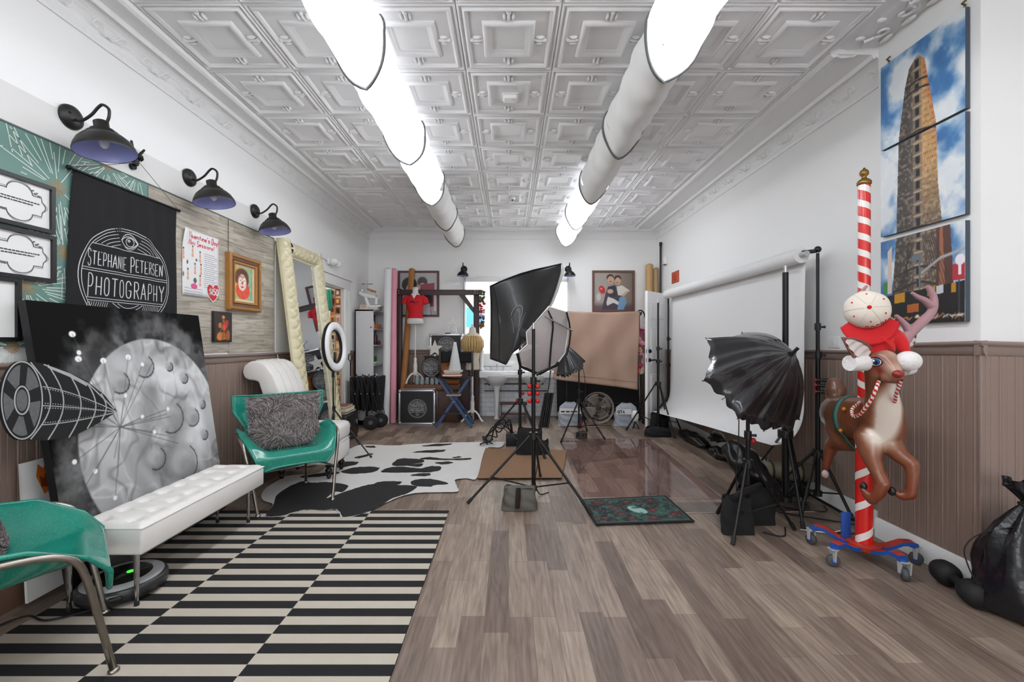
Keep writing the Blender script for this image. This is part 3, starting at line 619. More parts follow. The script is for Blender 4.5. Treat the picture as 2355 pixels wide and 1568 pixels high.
circ = lambda r, a0, a1, n=60: [(yc+r*math.cos(math.radians(a0+(a1-a0)*i/n)), zc+r*math.sin(math.radians(a0+(a1-a0)*i/n))) for i in range(n+1)]
H_ = .0022
lg.stroke(cloth, circ(R, 0, 360), .0042, H_); lg.stroke(cloth, circ(R-.016, 0, 360), .0036, H_)
def chord(z, r=R-.016): return math.sqrt(max(0, r*r-(z-zc)**2))
for z in (1.868, 1.722, 1.708, 1.552, 1.537): lg.stroke(cloth, [(yc-chord(z), z), (yc+chord(z), z)], .0036, H_)
fit(lg, cloth, 'STEPHANIE PETERSEN', 2.50, 3.018, 1.744, .078, .0052, .32, 1.28, 0, H_)
fit(lg, cloth, 'PHOTOGRAPHY', 2.508, 3.03, 1.570, .107, .0062, .42, 1.25, 0, H_)
for k in range(1, 9):       # contour lines sweeping round the eye
    rr_ = R-.016-k*.024
    for sg in (1, -1):
        pts = [(yc+sg*(rr_+.016*k*.15)*math.cos(a)*1.0, zc+.04+(rr_*.86)*math.sin(a)) for a in [math.radians(20+k*1.5+(72-20-k)*i/20) for i in range(21)]]
        pts = [(y, z) for y, z in pts if z > 1.870 and abs(y-yc) > .055]
        if len(pts) > 2: lg.stroke(cloth, pts, .0032, H_)
ey, ez = yc+.005, 1.925
lg.stroke(cloth, [(ey-.055+.11*i/16, ez+.034*math.sin(PI*i/16)) for i in range(17)], .005, H_); lg.stroke(cloth, [(ey-.06+.12*i/16, ez+.05*math.sin(PI*i/16)) for i in range(17)], .005, H_)
lg.stroke(cloth, [(ey-.055+.11*i/16, ez-.038*math.sin(PI*i/16)) for i in range(17)], .005, H_); lg.stroke(cloth, [(ey-.05+.11*i/16, ez-.048*math.sin(PI*i/16)) for i in range(17)], .003, H_)
lg.stroke(cloth, arc(ey+.006, ez, .024, .027, 0, 360, 20), .004, H_); lg.stroke(cloth, arc(ey+.0, ez+.008, .006, .006, 0, 360, 8), .005, H_)
for s0, s1 in ((yc-chord(1.537)+.006, yc-.11), (yc+.11, yc+chord(1.537)-.006)):
    n = int((s1-s0)/.013)
    for i in range(n): lg.stroke(cloth, [(s0+i*.013, 1.53), (s0+i*.013-.012, 1.485)], .003, H_)
lg.stroke(cloth, [(yc-.1+.2*i/12, 1.53-.045*math.sin(PI*i/12)) for i in range(13)], .0036, H_); lg.stroke(cloth, [(yc-.07+.14*i/12, 1.53-.025*math.sin(PI*i/12)) for i in range(13)], .0036, H_)
lg.build('emblem', M_prnt, t, smooth=False)

# poster
t = thing('poster', 'white paper poster with red script and a red heart price tag on the plank panel', 'poster', (XL+.014, 3.43, 1.62))
def sheet(a, b, h=0): return Vector((XL+.016+.010*max(0, 1-(a-3.21)/.12)*max(0, (b-2.02)/.1)*2+h, a, b))
sh = MB().grid(lambda a, b: sheet(3.215+.405*a, 1.645+.50*b), 14, 14).build('sheet', M_paper, t); solid(sh, .001)
rd = MB(); fit(rd, sheet, "Valentine's Day!", 3.27, 3.615, 2.085, .040, .0075, .2, 1.25, .12); fit(rd, sheet, 'Mini Sessions!', 3.275, 3.56, 2.035, .034, .0065, .2, 1.25, .12); rd.build('red_lettering', mat('poster_red', '#d23a48', .6), t, smooth=False)
ph = MB(); rr = random.Random(5)
for (y, z) in ((3.225, 1.96), (3.32, 1.99), (3.40, 1.96), (3.27, 1.81), (3.345, 1.86), (3.41, 1.865), (3.40, 1.775)):
    fl_ = MB(); fl_.ball(sheet(y, z, .0005), (.0008, .013, .034), 10, 6); fl_.ball(sheet(y, z-.035, .0005), (.0008, .017, .02), 8, 5); fl_.build('figure_cutout', mat('poster_skin', '#dfa58c', .6), t); MB().ball(sheet(y, z+.033, .0008), (.0008, .010, .010), 8, 5).build('dark_cutout', mat('poster_grey', '#5d6462', .6), t)
for (y, z, a, b) in ((3.36, 1.925, .024, .014), (3.265, 1.895, .02, .022), (3.225, 1.80, .016, .025), (3.345, 1.765, .042, .028)): MB().ball(sheet(y, z, .0006), (.0008, a, b), 4, 4).build('dark_cutout', mat('poster_grey', '#5d6462', .6), t)
pk = MB(); pk.ball(sheet(3.335, 1.72, .0006), (.0008, .042, .026), 14, 6); pk.build('pink_blot', mat('poster_pink', '#df5c8f', .6), t)
lp = MB(); lp.ball(sheet(3.56, 1.83, .0003), (.0005, .05, .075), 14, 8); lp.ball(sheet(3.49, 1.96, .0003), (.0005, .05, .04), 14, 8); lp.ball(sheet(3.28, 1.73, .0003), (.0005, .06, .035), 14, 8); lp.build('pale_pink_blot', mat('poster_pale_pink', '#ecd3e0', .6), t)
tx = MB()
for k in range(17): scribble(tx, sheet, 3.445, 1.99-.0165*k, .15 if k % 3 else .12, .008, .0045, rr, .0012)
for k in range(4): scribble(tx, sheet, 3.235, 1.70-.02*k, .19, .008, .0045, rr, .0012)
tx.build('small_print', mat('poster_ink', '#8d86a0', .6), t, smooth=False)
ht = [(0, -.075), (-.035, -.05), (-.06, -.012), (-.064, .028), (-.045, .052), (-.018, .05), (0, .026), (.02, .055), (.05, .058), (.066, .03), (.06, -.012), (.03, -.055)]
hw = MB().prism([sheet(3.545+y*1.18, 1.70+z*1.16, .0012) for y, z in ht], (.001, 0, 0)); hw.build('heart_border', M_paper, t, smooth=False)
hm = MB().prism([sheet(3.545+y*1.05, 1.70+z*1.03, .0026) for y, z in ht], (.001, 0, 0)); hm.build('heart', mat('heart_red', '#cf2230', .5), t, smooth=False)
hx = MB(); fit(hx, sheet, '$150', 3.498, 3.602, 1.675, .05, .010, .25, None, .1, .0042); hx.build('price', M_paper, t, smooth=False)

# clown portrait in a gold frame
M_gold = mat('gold_wood', '#a8753a', .38, .15, vary=.25, vscale=9); M_gold2 = mat('dark_gold_wood', '#6b4521', .4, .1, vary=.25, vscale=12)
t = thing('clown_painting', 'clown portrait in a deep carved gold frame', 'painting', (XL, 3.94, 1.57))
mb = MB(); bars(mb, wallpl, 3.705, 1.572, 4.175, 2.062, .05, .05, [(0, 0), (0, .04), (.012, .05), (.028, .046), (.03, .036)]); mb.build('frame', M_gold, t, smooth=False)
mb = MB(); bars(mb, wallpl, 3.735, 1.602, 4.145, 2.032, .05, .05, [(0, .036), (.025, .034), (.028, .022)]); mb.build('frame_band', M_gold2, t, smooth=False)
mb = MB(); bars(mb, wallpl, 3.763, 1.63, 4.117, 2.004, .05, .05, [(0, .022), (.004, .040), (.02, .038), (.024, .02)]); mb.build('inner_frame', M_gold, t, smooth=False)
mb = MB(); bars(mb, wallpl, 3.787, 1.654, 4.093, 1.98, .05, .05, [(0, .02), (.02, .014)]); mb.build('liner', mat('cream_liner', '#d8c9a8', .6), t, smooth=False)
A = Art(90, 110, '#c9c67a'); A.put(np.clip(A.x*1.3-A.y*.2, 0, 1)*.8, '#8cc0a0'); A.put(np.clip(1.1-A.x*1.5-.6*(1-A.y), 0, 1)*.8, '#e8b54a')
n = A.noise(8, 8, 3, 2)
A.ell(.48, .30, .36, .26, '#e8452c', .08); 
for k in range(26):
    a = PI+PI*k/25; A.line([(.48+.14*math.cos(a), .36+.1*math.sin(a)), (.48+.36*math.cos(a), .32+.27*math.sin(a))], .008, '#f49a78' if k % 2 else '#a32418', .8)
A.ell(.43, .74, .33, .20, '#5a3322', .25); A.ell(.2, .62, .12, .14, '#6b3c26', .3); A.ell(.68, .62, .11, .14, '#6b3c26', .3)
A.ell(.45, .53, .22, .25, '#e9b9a0', .1); A.ell(.45, .46, .19, .15, '#f1dcd0', .2); A.ell(.36, .60, .06, .07, '#f6efe6', .2); A.ell(.54, .60, .06, .07, '#f6efe6', .2)
A.ell(.36, .585, .022, .024, '#3a2a22', .3); A.ell(.54, .585, .022, .024, '#3a2a22', .3); A.line([(.3, .69), (.36, .72), (.41, .69)], .015, '#3a2018'); A.line([(.5, .69), (.55, .72), (.6, .69)], .015, '#3a2018')
A.ell(.45, .52, .05, .05, '#e0504a', .3); A.ell(.45, .40, .11, .045, '#f6ded2', .3); A.ell(.45, .40, .07, .028, '#cc2a2e', .3); A.a = A.a*(.88+.24*n[..., None])
A.mesh('canvas', (wallpl(3.797, 1.664, .012), (0, .286, 0), (0, 0, .306), 0), vcmat('oil_paint', .5), t)
# small dark painting
t = thing('small_painting', 'small dark painting of an orange and red flower figure, below the clown portrait', 'painting', (XL, 3.64, 1.29))
MB().b2((XL+.013, 3.535, 1.292), (XL+.035, 3.765, 1.545), .003).build('panel', mat('dark_panel_edge', '#2a1c14', .5), t)
A = Art(70, 80, '#231c1c'); A.poly([(.12, .05), (.5, .35), (.85, .05)], '#d06a1c'); A.ell(.3, .15, .2, .16, '#d8741e', .4); A.ell(.78, .2, .13, .2, '#a8551e', .5)
A.line([(.5, .5), (.46, .08)], .06, '#2f4a26'); A.line([(.58, .5), (.6, .1)], .05, '#3a5a2c'); A.ell(.62, .58, .18, .13, '#d02c1e', .3); A.ell(.55, .46, .13, .1, '#e2451f', .3); A.ell(.72, .68, .1, .09, '#b8261c', .3); A.ell(.3, .55, .12, .1, '#c9762a', .4); A.ell(.5, .85, .09, .07, '#d99a35', .3); A.ell(.5, .72, .07, .1, '#8a5a22', .3); A.line([(.1, .1), (.5, .55)], .015, '#caa060')
A.a *= (.8+.4*A.noise(10, 10, 3, 3))[..., None]
A.mesh('picture', (wallpl(3.547, 1.304, .0225), (0, .206, 0), (0, 0, .229), 0), vcmat('oil_paint'), t)
solo('bead_string', MB().tube([(XL+.02, 3.735, 2.345), (XL+.02, 3.735, 1.56)], .002, 6).tube([(XL+.02, 3.735, 1.95), (XL+.02, 3.735, 1.93)], .004, 6).tube([(XL+.02, 3.735, 1.8), (XL+.02, 3.735, 1.78)], .004, 6), mat('dark_cord', '#33302e', .7), 'thin dark cord hanging between poster and gold frame', 'cord')

# ================================================================ moon canvas leaning on the wall
ct = dict(TL=Vector((-2.345, 2.11, 1.50)), TR=Vector((-2.345, 3.285, 1.492)), BL=Vector((-2.18, 2.18, .026)))
ux = ct['TR']-ct['TL']; uy = ct['TL']-ct['BL']; nn = ux.cross(uy).normalized()
t = thing('moon_canvas', 'large black and grey canvas painting of a cratered moon leaning on the wall', 'painting', (-2.19, 2.78, 0))
B0 = ct['BL']-nn*.04
MB().hexa([B0, B0+ux, B0+ux+nn*.039, B0+nn*.039, B0+uy, B0+uy+ux, B0+uy+ux+nn*.039, B0+uy+nn*.039]).build('stretcher', mat('black_canvas_edge', '#19191b', .6), t, smooth=False)
A = Art(330, 400, '#0f0f0f')
n1 = A.noise(5, 6, 5, 4); OX, OY = .335, .525; n2 = A.noise(14, 16, 4, 9); n3 = A.noise(3, 3, 3, 12)
cx, cy, rx, ry = .585, .44, .47, .435
dd = np.sqrt(((A.x-cx)/rx)**2+((A.y-cy)/ry)**2)
A.put(np.clip((1.36-dd+.5*(n2-.5))*5, 0, 1)*np.clip(.40+1.5*(n1-.3), 0, 1), '#5c5c5c'); A.put(np.clip((1.22-dd+.4*(n2-.5))*4, 0, 1)*np.clip((n2-.5)*5, 0, 1)*.6, '#8f8f8f')
moon = A.mask(dd-1, .02)
A.put(moon, '#adadad'); A.put(moon*np.clip(.5+(A.y-.45)*1.2+(n3-.5)*1.1, 0, 1)*.85, '#dcdcdc'); A.put(moon*np.clip((n3-.47)*3, 0, 1)*.7, '#8a8a8a'); A.put(moon*np.clip((.5-n1)*2.2, 0, 1)*.5, '#777777')
for k in range(5): A.put(moon*np.clip(1-np.abs(A.noise(4, 4, 3, 20+k)-.5)*26, 0, 1)*.35, '#4c4c4c' if k % 2 else '#f0f0f0')
for (x, y, r, q, a, c_) in ((.70, .42, .17, .055, .9, '#7d7d7d'), (.62, .30, .20, .07, -.5, '#6a6a6a'), (.80, .36, .10, .13, .2, '#e4e4e4'), (.52, .58, .05, .17, -.35, '#8b8b8b'), (.86, .50, .05, .12, .1, '#efefef'), (.48, .14, .16, .05, .4, '#777777'), (.72, .14, .12, .10, .3, '#565656'), (.40, .30, .035, .15, .5, '#9a9a9a'), (.62, .72, .22, .05, -.25, '#ececec')): A.ell(x, y, r, q, c_, 1.0, .7, a)
rr = random.Random(11)
for (x, y, r) in ((.37, .70, .055), (.53, .76, .062), (.70, .75, .026), (.80, .69, .03), (.92, .55, .026), (.90, .40, .03), (.30, .18, .035), (.46, .10, .03), (.80, .14, .05), (.70, .30, .11), (.62, .18, .085), (.82, .50, .055), (.52, .36, .06), (.66, .52, .09), (.36, .08, .03)):
    q = r*1.2/1.52
    A.ell(x, y, r, q, '#767676', .5, .55); A.ell(x-.012, y+.012, r*.82, q*.82, '#c4c4c4', .7, .7); A.ell(x+r*.2, y-q*.2, r*.5, q*.5, '#8e8e8e', .8, .6); A.line([(x+r*math.cos(a), y+q*math.sin(a)) for a in np.linspace(-2.2, .9, 9)], .007, '#3d3d3d', .7)
for k in range(20):
    a = rr.uniform(-PI*.95, PI*.95); l = rr.uniform(.12, .42); x0, y0 = OX, OY; x1, y1 = x0+l*math.cos(a), y0+l*1.0*math.sin(a)
    A.line([(x0, y0), (x1, y1)], .003, '#4f4f4f', .65); A.ell(x1, y1, .011, .009, '#f4f4f4', .4) if k % 2 else 0
for (x, y) in ((.18, .80), (.30, .79), (.44, .80), (.16, .66), (.17, .89)): A.ell(x, y, .016, .011, '#f6f6f6', .3); A.line([(x, y), (OX, OY)], .003, '#6a6a6a', .7)
A.mesh('painted_face', (ct['BL']+nn*.0005, ux, uy, 0), vcmat('matt_paint', .85), t); MATS['matt_paint'].node_tree.nodes['Principled BSDF'].inputs['Specular IOR Level'].default_value = .15
# cut-out painted board: black capsule with a reel-like round end and film-frame panels
p0 = ct['BL']+ux*.35+uy*.55+nn*.075; cp = pxplane(p0, nn)
t = thing('capsule_cutout', 'black painted cut-out capsule with a striped round end, fixed to the moon canvas', 'wall art', tuple(cp(150, 1000)))
out = [(52, 829), (100, 836), (150, 853), (200, 876), (240, 908), (270, 946), (240, 965), (205, 985), (165, 1005), (110, 1012), (52, 1012)]+arc(50, 920.5, 49, 91.5, 90, 270, 14)[1:-1]
M_cb = mat('cutout_black', '#0e0e0f', .8, vary=.25, vscale=14); M_cg = mat('cutout_grey', '#a9a9a9', .65, vary=.15, vscale=30); M_cd = mat('cutout_mid_grey', '#5f5f5f', .65, vary=.3, vscale=60)
MB().prism([cp(u, v, -.012) for u, v in out], nn*.012).build('board', M_cb, t, smooth=False)
MB().tube([cp(150, 930, -.012), cp(150, 930, -.073)], .03, 10).build('spacer', M_cb, t)
# the board's left part projects past the canvas, carried by a batten
MB().prism([cp(u, v, -.03) for u, v in ((40, 905), (262, 940), (262, 950), (40, 930))], nn*.018).build('batten', M_cb, t, smooth=False)
g = MB(); d_ = MB()
ring = lambda s, n=40: [(50+47*s*math.cos(2*PI*i/n), 920.5+89*s*math.sin(2*PI*i/n)) for i in range(n+1)]
g.stroke(cp, ring(1), 3.2, .001); g.stroke(cp, ring(.36), 3.6, .0012)
for k in range(5):
    a0 = math.radians(72*k+8); pts = [(50+47*.42*math.cos(a0+.5*j/6), 920.5+89*.42*math.sin(a0+.5*j/6)) for j in range(7)]+[(50+45*.95*math.cos(a0+.72-.85*j/8), 920.5+86*.95*math.sin(a0+.72-.85*j/8)) for j in range(9)]
    d_.face([cp(u, v, .0006) for u, v in pts])
d_.face([cp(u, v, .0006) for u, v in ring(.28)[:-1]])
def bow(x0, yt, yb, b): return [(x0+b*math.sin(PI*i/14), yt+(yb-yt)*i/14) for i in range(15)]
for x0, yt, yb, b in ((70, 833, 1010, 46), (110, 839, 1011, 36), (158, 858, 1006, 28), (200, 880, 986, 20), (232, 905, 968, 12)): g.stroke(cp, bow(x0, yt, yb, b), 3.0, .001)
for f0 in (.30, .55, .80):
    g.stroke(cp, [(97+(268-97)*i/10, (836+(946-836)*((i/10)**1.4))*(1-f0)+(1012+(948-1012)*((i/10)**1.4))*f0) for i in range(11)], 2.2, .001)
for f0 in (.33, .52, .58, .77):
    for i in range(26):
        q = i/26; u = 104+(255-104)*q; v = (836+(946-836)*q**1.4)*(1-f0)+(1012+(948-1012)*q**1.4)*f0; d = 1.3*(1-q*.6)
        g.face([cp(u-d, v-d, .001), cp(u-d, v+d, .001), cp(u+d, v+d, .001), cp(u+d, v-d, .001)])
g.stroke(cp, [(100, 838), (160, 860), (205, 884), (262, 940)], 3, .001); g.stroke(cp, [(110, 843), (160, 864), (200, 886)], 5, .0008)
g.build('white_lines', M_cg, t, smooth=False); d_.build('reel_pattern', M_cd, t, smooth=False)
# white board with a painted tulip behind the near chair
t = thing('tulip_board', 'white board with a painted orange tulip, behind the near teal chair', 'painting', (-2.37, 2.1, 0))
fp = plane((-2.345, .27, 0), (0, 1, 0), (-.05, 0, 1))
MB().prism([fp(a, b) for a, b in ((1.85, .02), (2.165, .02), (2.165, .70), (1.85, .70))], (-.012, 0, 0)).build('board', M_paper, t, smooth=False)
def fl(pts, m, nm, h=.001): MB().face([fp(1.85+(a-.19)*1.0+.02, b+.1, h) for a, b in pts]).build(nm, m, t, smooth=False)
fl([(.27, .42), (.235, .52), (.245, .58), (.27, .55), (.30, .63), (.313, .6), (.313, .44)], mat('tulip_orange', '#d9702a', .5), 'tulip'); fl([(.258, .46), (.25, .52), (.27, .5), (.29, .56), (.30, .45)], mat('tulip_dark', '#8c3c1a', .5), 'tulip_shade', .002)
fl([(.25, .26), (.2, .34), (.19, .42), (.235, .38), (.27, .3)], mat('leaf_green', '#6aa52c', .5), 'leaf'); fl([(.27, .25), (.28, .33), (.313, .36), (.313, .24)], mat('leaf_yellow', '#b5b42c', .5), 'leaf', .002)

# ================================================================ rugs
M_rb = mat('rug_black', '#151416', .95, bump=.3, bscale=160); M_rw = mat('rug_cream', '#b9b0a2', .95, vary=.06, vscale=10, bump=.3, bscale=160)
mb = MB(); x0, x1, y0, y1 = -2.225, -.455, 1.30, 3.80; cw = (x1-x0)/3; per = .1215; ns = int((y1-y0)/(per/2))
for c in range(3):
    for k in range(ns):
        a = 1.798+(k-(0 if c == 0 else 0))*per/2-per*8; 
        ya, yb = a, a+per/2
        dark = (k % 2 == 0) ^ (c == 1)
        ya = max(ya, y0)
        if yb <= y0: continue
        mb.slot(0 if dark else 1); mb.face([(x0+c*cw, ya, .008), (x0+(c+1)*cw, ya, .008), (x0+(c+1)*cw, yb, .008), (x0+c*cw, yb, .008)])
    yend = a+per/2
mb.slot(0); ystart = y0
mb.add([(x0, y0, 0), (x1, y0, 0), (x1, yend, 0), (x0, yend, 0), (x0, y0, .008), (x1, y0, .008), (x1, yend, .008), (x0, yend, .008)], [(0, 1, 5, 4), (1, 2, 6, 5), (2, 3, 7, 6), (3, 0, 4, 7)])
solo('striped_rug', mb, [M_rb, M_rw], 'large flat rug with offset black and cream stripes on the wood floor', 'rug', smooth=False)
# cowhide
M_hw = mat('cowhide_white', '#cbc9c6', .8, sheen=.1, vary=.06, vscale=5); M_hb = mat('cowhide_black', '#121214', .8)
def flo(pts, z): return [F(u, v, z) for u, v in pts]
def wavy(pts, n=5, amp=1.2):
    p = [Vector((*q, 0)) for q in pts]; N = len(p); out = []; r_ = random.Random(N)
    for i in range(N):
        a, b, c, d = p[i-1], p[i], p[(i+1) % N], p[(i+2) % N]
        for k in range(n): t_ = k/n; q = .5*((2*b)+(c-a)*t_+(2*a-5*b+4*c-d)*t_*t_+(3*b-a-3*c+d)*t_**3); out.append((q.x+r_.uniform(-amp, amp), q.y+r_.uniform(-.4, .4)*amp))
    return out
hide = [(612, 1187), (628, 1160), (604, 1150), (606, 1128), (640, 1105), (660, 1095), (718, 1090), (740, 1082), (778, 1050), (805, 1032), (838, 1023), (905, 1025), (960, 1021), (1040, 1018), (1120, 1017), (1158, 1017), (1150, 1029), (1116, 1034), (1098, 1098), (1075, 1100), (1050, 1102), (1047, 1110), (1053, 1124), (1050, 1131), (1000, 1132), (955, 1134), (920, 1142), (890, 1155), (872, 1163), (840, 1178), (812, 1187), (786, 1190), (780, 1178), (770, 1171), (742, 1174), (705, 1173), (680, 1177), (650, 1186)]
t = thing('cowhide_rug', 'black and white cowhide rug lying over the far end of the striped rug', 'rug', (-.9, 4.2, 0))
mb = MB().prism(flo(wavy(hide, 4, .8), .010), (0, 0, .004)); mb.build('hide', M_hw, t, smooth=False)
spots = [[(612, 1186), (630, 1160), (640, 1135), (690, 1108), (720, 1110), (745, 1108), (770, 1110), (800, 1116), (788, 1131), (770, 1131), (752, 1145), (800, 1128), (830, 1119), (860, 1113), (910, 1115), (960, 1118), (935, 1135), (905, 1145), (870, 1164), (840, 1178), (812, 1186), (788, 1188), (782, 1177), (770, 1170), (742, 1173), (705, 1172), (680, 1176), (650, 1185)],
 [(785, 1084), (815, 1075), (850, 1073), (873, 1076), (860, 1085), (825, 1089), (800, 1089)], [(876, 1085), (895, 1075), (930, 1073), (965, 1077), (990, 1072), (1013, 1073), (1010, 1082), (985, 1086), (955, 1086), (915, 1087)],
 [(903, 1070), (915, 1056), (945, 1054), (975, 1058), (970, 1064), (945, 1067), (972, 1066), (965, 1073), (935, 1071)], [(965, 1055), (990, 1051), (1030, 1055), (1080, 1053), (1078, 1057), (1035, 1058), (990, 1057)], [(943, 1093), (960, 1089), (985, 1088), (990, 1092), (970, 1095)], [(945, 1110), (955, 1103), (990, 1101), (1020, 1107), (1030, 1113), (1000, 1115), (990, 1119), (955, 1117)],
 [(948, 1040), (975, 1036), (1020, 1034), (1020, 1038), (985, 1041)], [(1000, 1064), (1030, 1061), (1042, 1064), (1020, 1068)], [(970, 1026), (1000, 1021), (1040, 1020), (1020, 1025)], [(840, 1026), (860, 1025), (863, 1029), (845, 1029)], [(690, 1096), (720, 1090), (770, 1085), (780, 1088), (740, 1095), (700, 1098)], [(762, 1072), (790, 1062), (822, 1062), (818, 1068), (780, 1075)], [(815, 1052), (850, 1043), (858, 1044), (830, 1053)], [(860, 1112), (880, 1107), (920, 1107), (918, 1113), (880, 1118)], [(1040, 1052), (1055, 1049), (1062, 1051), (1050, 1053)]]
for i, s in enumerate(spots): MB().prism(flo(wavy(s), .0142+.00004*i), (0, 0, .0007)).build('black_patch', M_hb, t, smooth=False)
# ================================================================ white tufted bench
M_lea = mat('white_leather', '#e9e6e1', .38, bump=.06, bscale=220); M_chr = mat('chrome', '#c9c9cb', .16, 1); M_chd = mat('worn_chrome', '#9d978f', .3, 1, vary=.25, vscale=18)
M_rub = mat('black_rubber', '#141414', .7); M_bp = MATS['black_plastic']
bx0, bx1, by0, by1, bz0, bz1 = -2.12, -1.775, 2.10, 3.14, .265, .415
t = thing('tufted_bench', 'long white tufted bench on chrome legs, in front of the moon canvas', 'bench', ((bx0+bx1)/2, (by0+by1)/2, 0))
btn = [(bx0+(bx1-bx0)*fx, by0+(by1-by0)*(k+.5+(.0 if r_ == 1 else .0))/8) for r_, fx in ((0, .27), (1, .73)) for k in range(8)]
def btop(a, b):
    x = bx0+(bx1-bx0)*a; y = by0+(by1-by0)*b; e = min(a*(bx1-bx0), (1-a)*(bx1-bx0), b*(by1-by0), (1-b)*(by1-by0))
    z = bz1-.022*max(0, 1-e/.03)**2
    for px_, py_ in btn:
        d = math.hypot(x-px_, y-py_); z -= .025*math.exp(-(d/.028)**2)
    for k in range(8):
        yy = by0+(by1-by0)*(k+.5)/8
        if abs(y-yy) < .02 and .05 < a < .95: z -= .006*(1-abs(y-yy)/.02)
    return (x, y, z)
mb = MB().grid(btop, 34, 100); mb.b2((bx0-.006, by0-.006, bz0), (bx1+.006, by1+.006, bz1-.020), .012); mb.build('cushion', M_lea, t, angle=60)
MB().tube([(bx0-.006, by0-.006, bz1-.022), (bx1+.006, by0-.006, bz1-.022), (bx1+.006, by1+.006, bz1-.022), (bx0-.006, by1+.006, bz1-.022)], .003, 6, closed=True).build('piping', M_lea, t)
for x, y in btn: MB().ball((x, y, bz1-.018), (.011, .011, .005), 10, 5).build('button', M_lea, t)
for x, y in ((-1.815, 2.12), (-2.10, 2.075), (-1.85, 3.09), (-2.07, 3.09)):
    l = MB().tube([(x, y, bz0+.005), (x-.003, y+.005, .02)], [.014, .009], 12).build('leg', M_chr, t); MB().lathe([(.011, 0), (.011, .02), (.008, .026)], (x-.003, y+.005, .0085)).build('foot', M_rub, l)
# ================================================================ teal fibreglass armchairs
def teal_mat():
    m = mat('teal_fibreglass', '#1f9a83', .22, coat=.4); nt = m.node_tree; N = nt.nodes.new; L = nt.links.new; b = nt.nodes['Principled BSDF']
    tc = N('ShaderNodeTexCoord'); mx = None
    w_ = N('ShaderNodeTexNoise'); w_.inputs['Scale'].default_value = 7; w_.inputs['Detail'].default_value = 3; w_.inputs['Distortion'].default_value = 1.2; L(tc.outputs['Object'], w_.inputs['Vector'])
    mp = N('ShaderNodeMapping'); mp.inputs['Scale'].default_value = (1, 1, .6); L(tc.outputs['Object'], mp.inputs[0])
    f = N('ShaderNodeTexNoise'); f.inputs['Scale'].default_value = 26; f.inputs['Detail'].default_value = 2; f.inputs['Distortion'].default_value = 5; L(mp.outputs[0], f.inputs['Vector'])
    ab = N('ShaderNodeValToRGB'); e = ab.color_ramp.elements; e[0].position = .47; e[0].color = (0, 0, 0, 1); e[1].position = .5; e[1].color = (1, 1, 1, 1); q = e.new(.53); q.color = (0, 0, 0, 1); L(f.outputs['Fac'], ab.inputs[0])
    c1 = N('ShaderNodeMix'); c1.data_type = 'RGBA'; c1.inputs['A'].default_value = lin('#087061')+(1,); c1.inputs['B'].default_value = lin('#148f7b')+(1,); L(w_.outputs['Fac'], c1.inputs['Factor'])
    ml = N('ShaderNodeMath'); ml.operation = 'MULTIPLY'; ml.inputs[1].default_value = .5; L(ab.outputs[0], ml.inputs[0])
    c2 = N('ShaderNodeMix'); c2.data_type = 'RGBA'; c2.inputs['B'].default_value = lin('#4bb8a2')+(1,); L(ml.outputs[0], c2.inputs['Factor']); L(c1.outputs['Result'], c2.inputs['A']); L(c2.outputs['Result'], b.inputs['Base Color'])
    return m
M_teal2 = teal_mat()
def interp(tab, v):
    x = v*(len(tab)-1); i = min(int(x), len(tab)-2); f = x-i; f = f*f*(3-2*f)*.5+f*.5; return tab[i]*(1-f)+tab[i+1]*f
CY = [.335, .335, .27, .12, -.06, -.19, -.255, -.285, -.295]; CZ = [.335, .405, .435, .408, .385, .405, .53, .69, .815]
CW = [.22, .268, .29, .295, .30, .275, .275, .33, .345]; CR = [0, .0, .05, .16, .20, .12, .045, .01, .012]; CO = [.0, .01, .02, .055, .05, 0, .0, .02, .01]; CF = [0, 0, 0, -.0, .0, .05, .075, .07, .05]
def armchair(loc, rz, label):
    t = thing('fibreglass_armchair', label, 'chair', loc, rz, 'teal fibreglass armchairs with chrome legs'); M = WM[t.name]
    def shell(a, b):
        u = a*2-1; s = max(0, (abs(u)-.52)/.48); s = s*s*(3-2*s); w_ = interp(CW, b)+interp(CO, b)*s
        return M @ Vector((w_*u, interp(CY, b)+interp(CF, b)*s+.0, interp(CZ, b)+interp(CR, b)*s-(.02*abs(u)**4 if b < .12 else 0)))
    p = MB().grid(shell, 33, 41).build('shell', M_teal2, t, angle=180); solid(p, .011, 0); subd(p, 1)
    rim = [shell(i/32, 0) for i in range(33)]+[shell(1, j/40) for j in range(1, 41)]+[shell(1-i/32, 1) for i in range(1, 33)]+[shell(0, 1-j/40) for j in range(1, 40)]
    MB().tube(rim, .0095, 8, closed=True).build('rolled_rim', M_teal2, t, angle=180)
    for sx in (-1, 1):
        pts = [M @ Vector(q) for q in bez([(sx*.265, .345, .002), (sx*.30, .30, .25), (sx*.335, .255, .46), (sx*.35, .20, .525), (sx*.36, .10, .548), (sx*.352, -.06, .545)], 8)]
        l = MB().tube(pts, .0125, 12).build('front_leg', M_chd, t); MB().lathe([(.019, 0), (.019, .008), (.0135, .014)], M @ Vector((sx*.265, .345, .0008))).build('foot', M_chd, l)
        MB().ball(M @ Vector((sx*.352, -.05, .547)), .008, 8, 5).build('bolt', M_chr, l)
        l = MB().tube([M @ Vector(q) for q in bez([(sx*.215, -.25, .002), (sx*.20, -.19, .20), (sx*.17, -.08, .375)], 8)], .012, 12).build('back_leg', M_chd, t); MB().lathe([(.019, 0), (.019, .008), (.0135, .014)], M @ Vector((sx*.215, -.25, .0008))).build('foot', M_chd, l)
    MB().tube([M @ Vector((-.2, -.24, .16)), M @ Vector((.2, -.24, .16))], .010, 10).build('stretcher', M_chd, t)
    MB().tube([M @ Vector((-.30, .29, .26)), M @ Vector((0, .02, .35)), M @ Vector((.20, -.23, .18))], .007, 8).build('brace', M_chd, t)
    return t
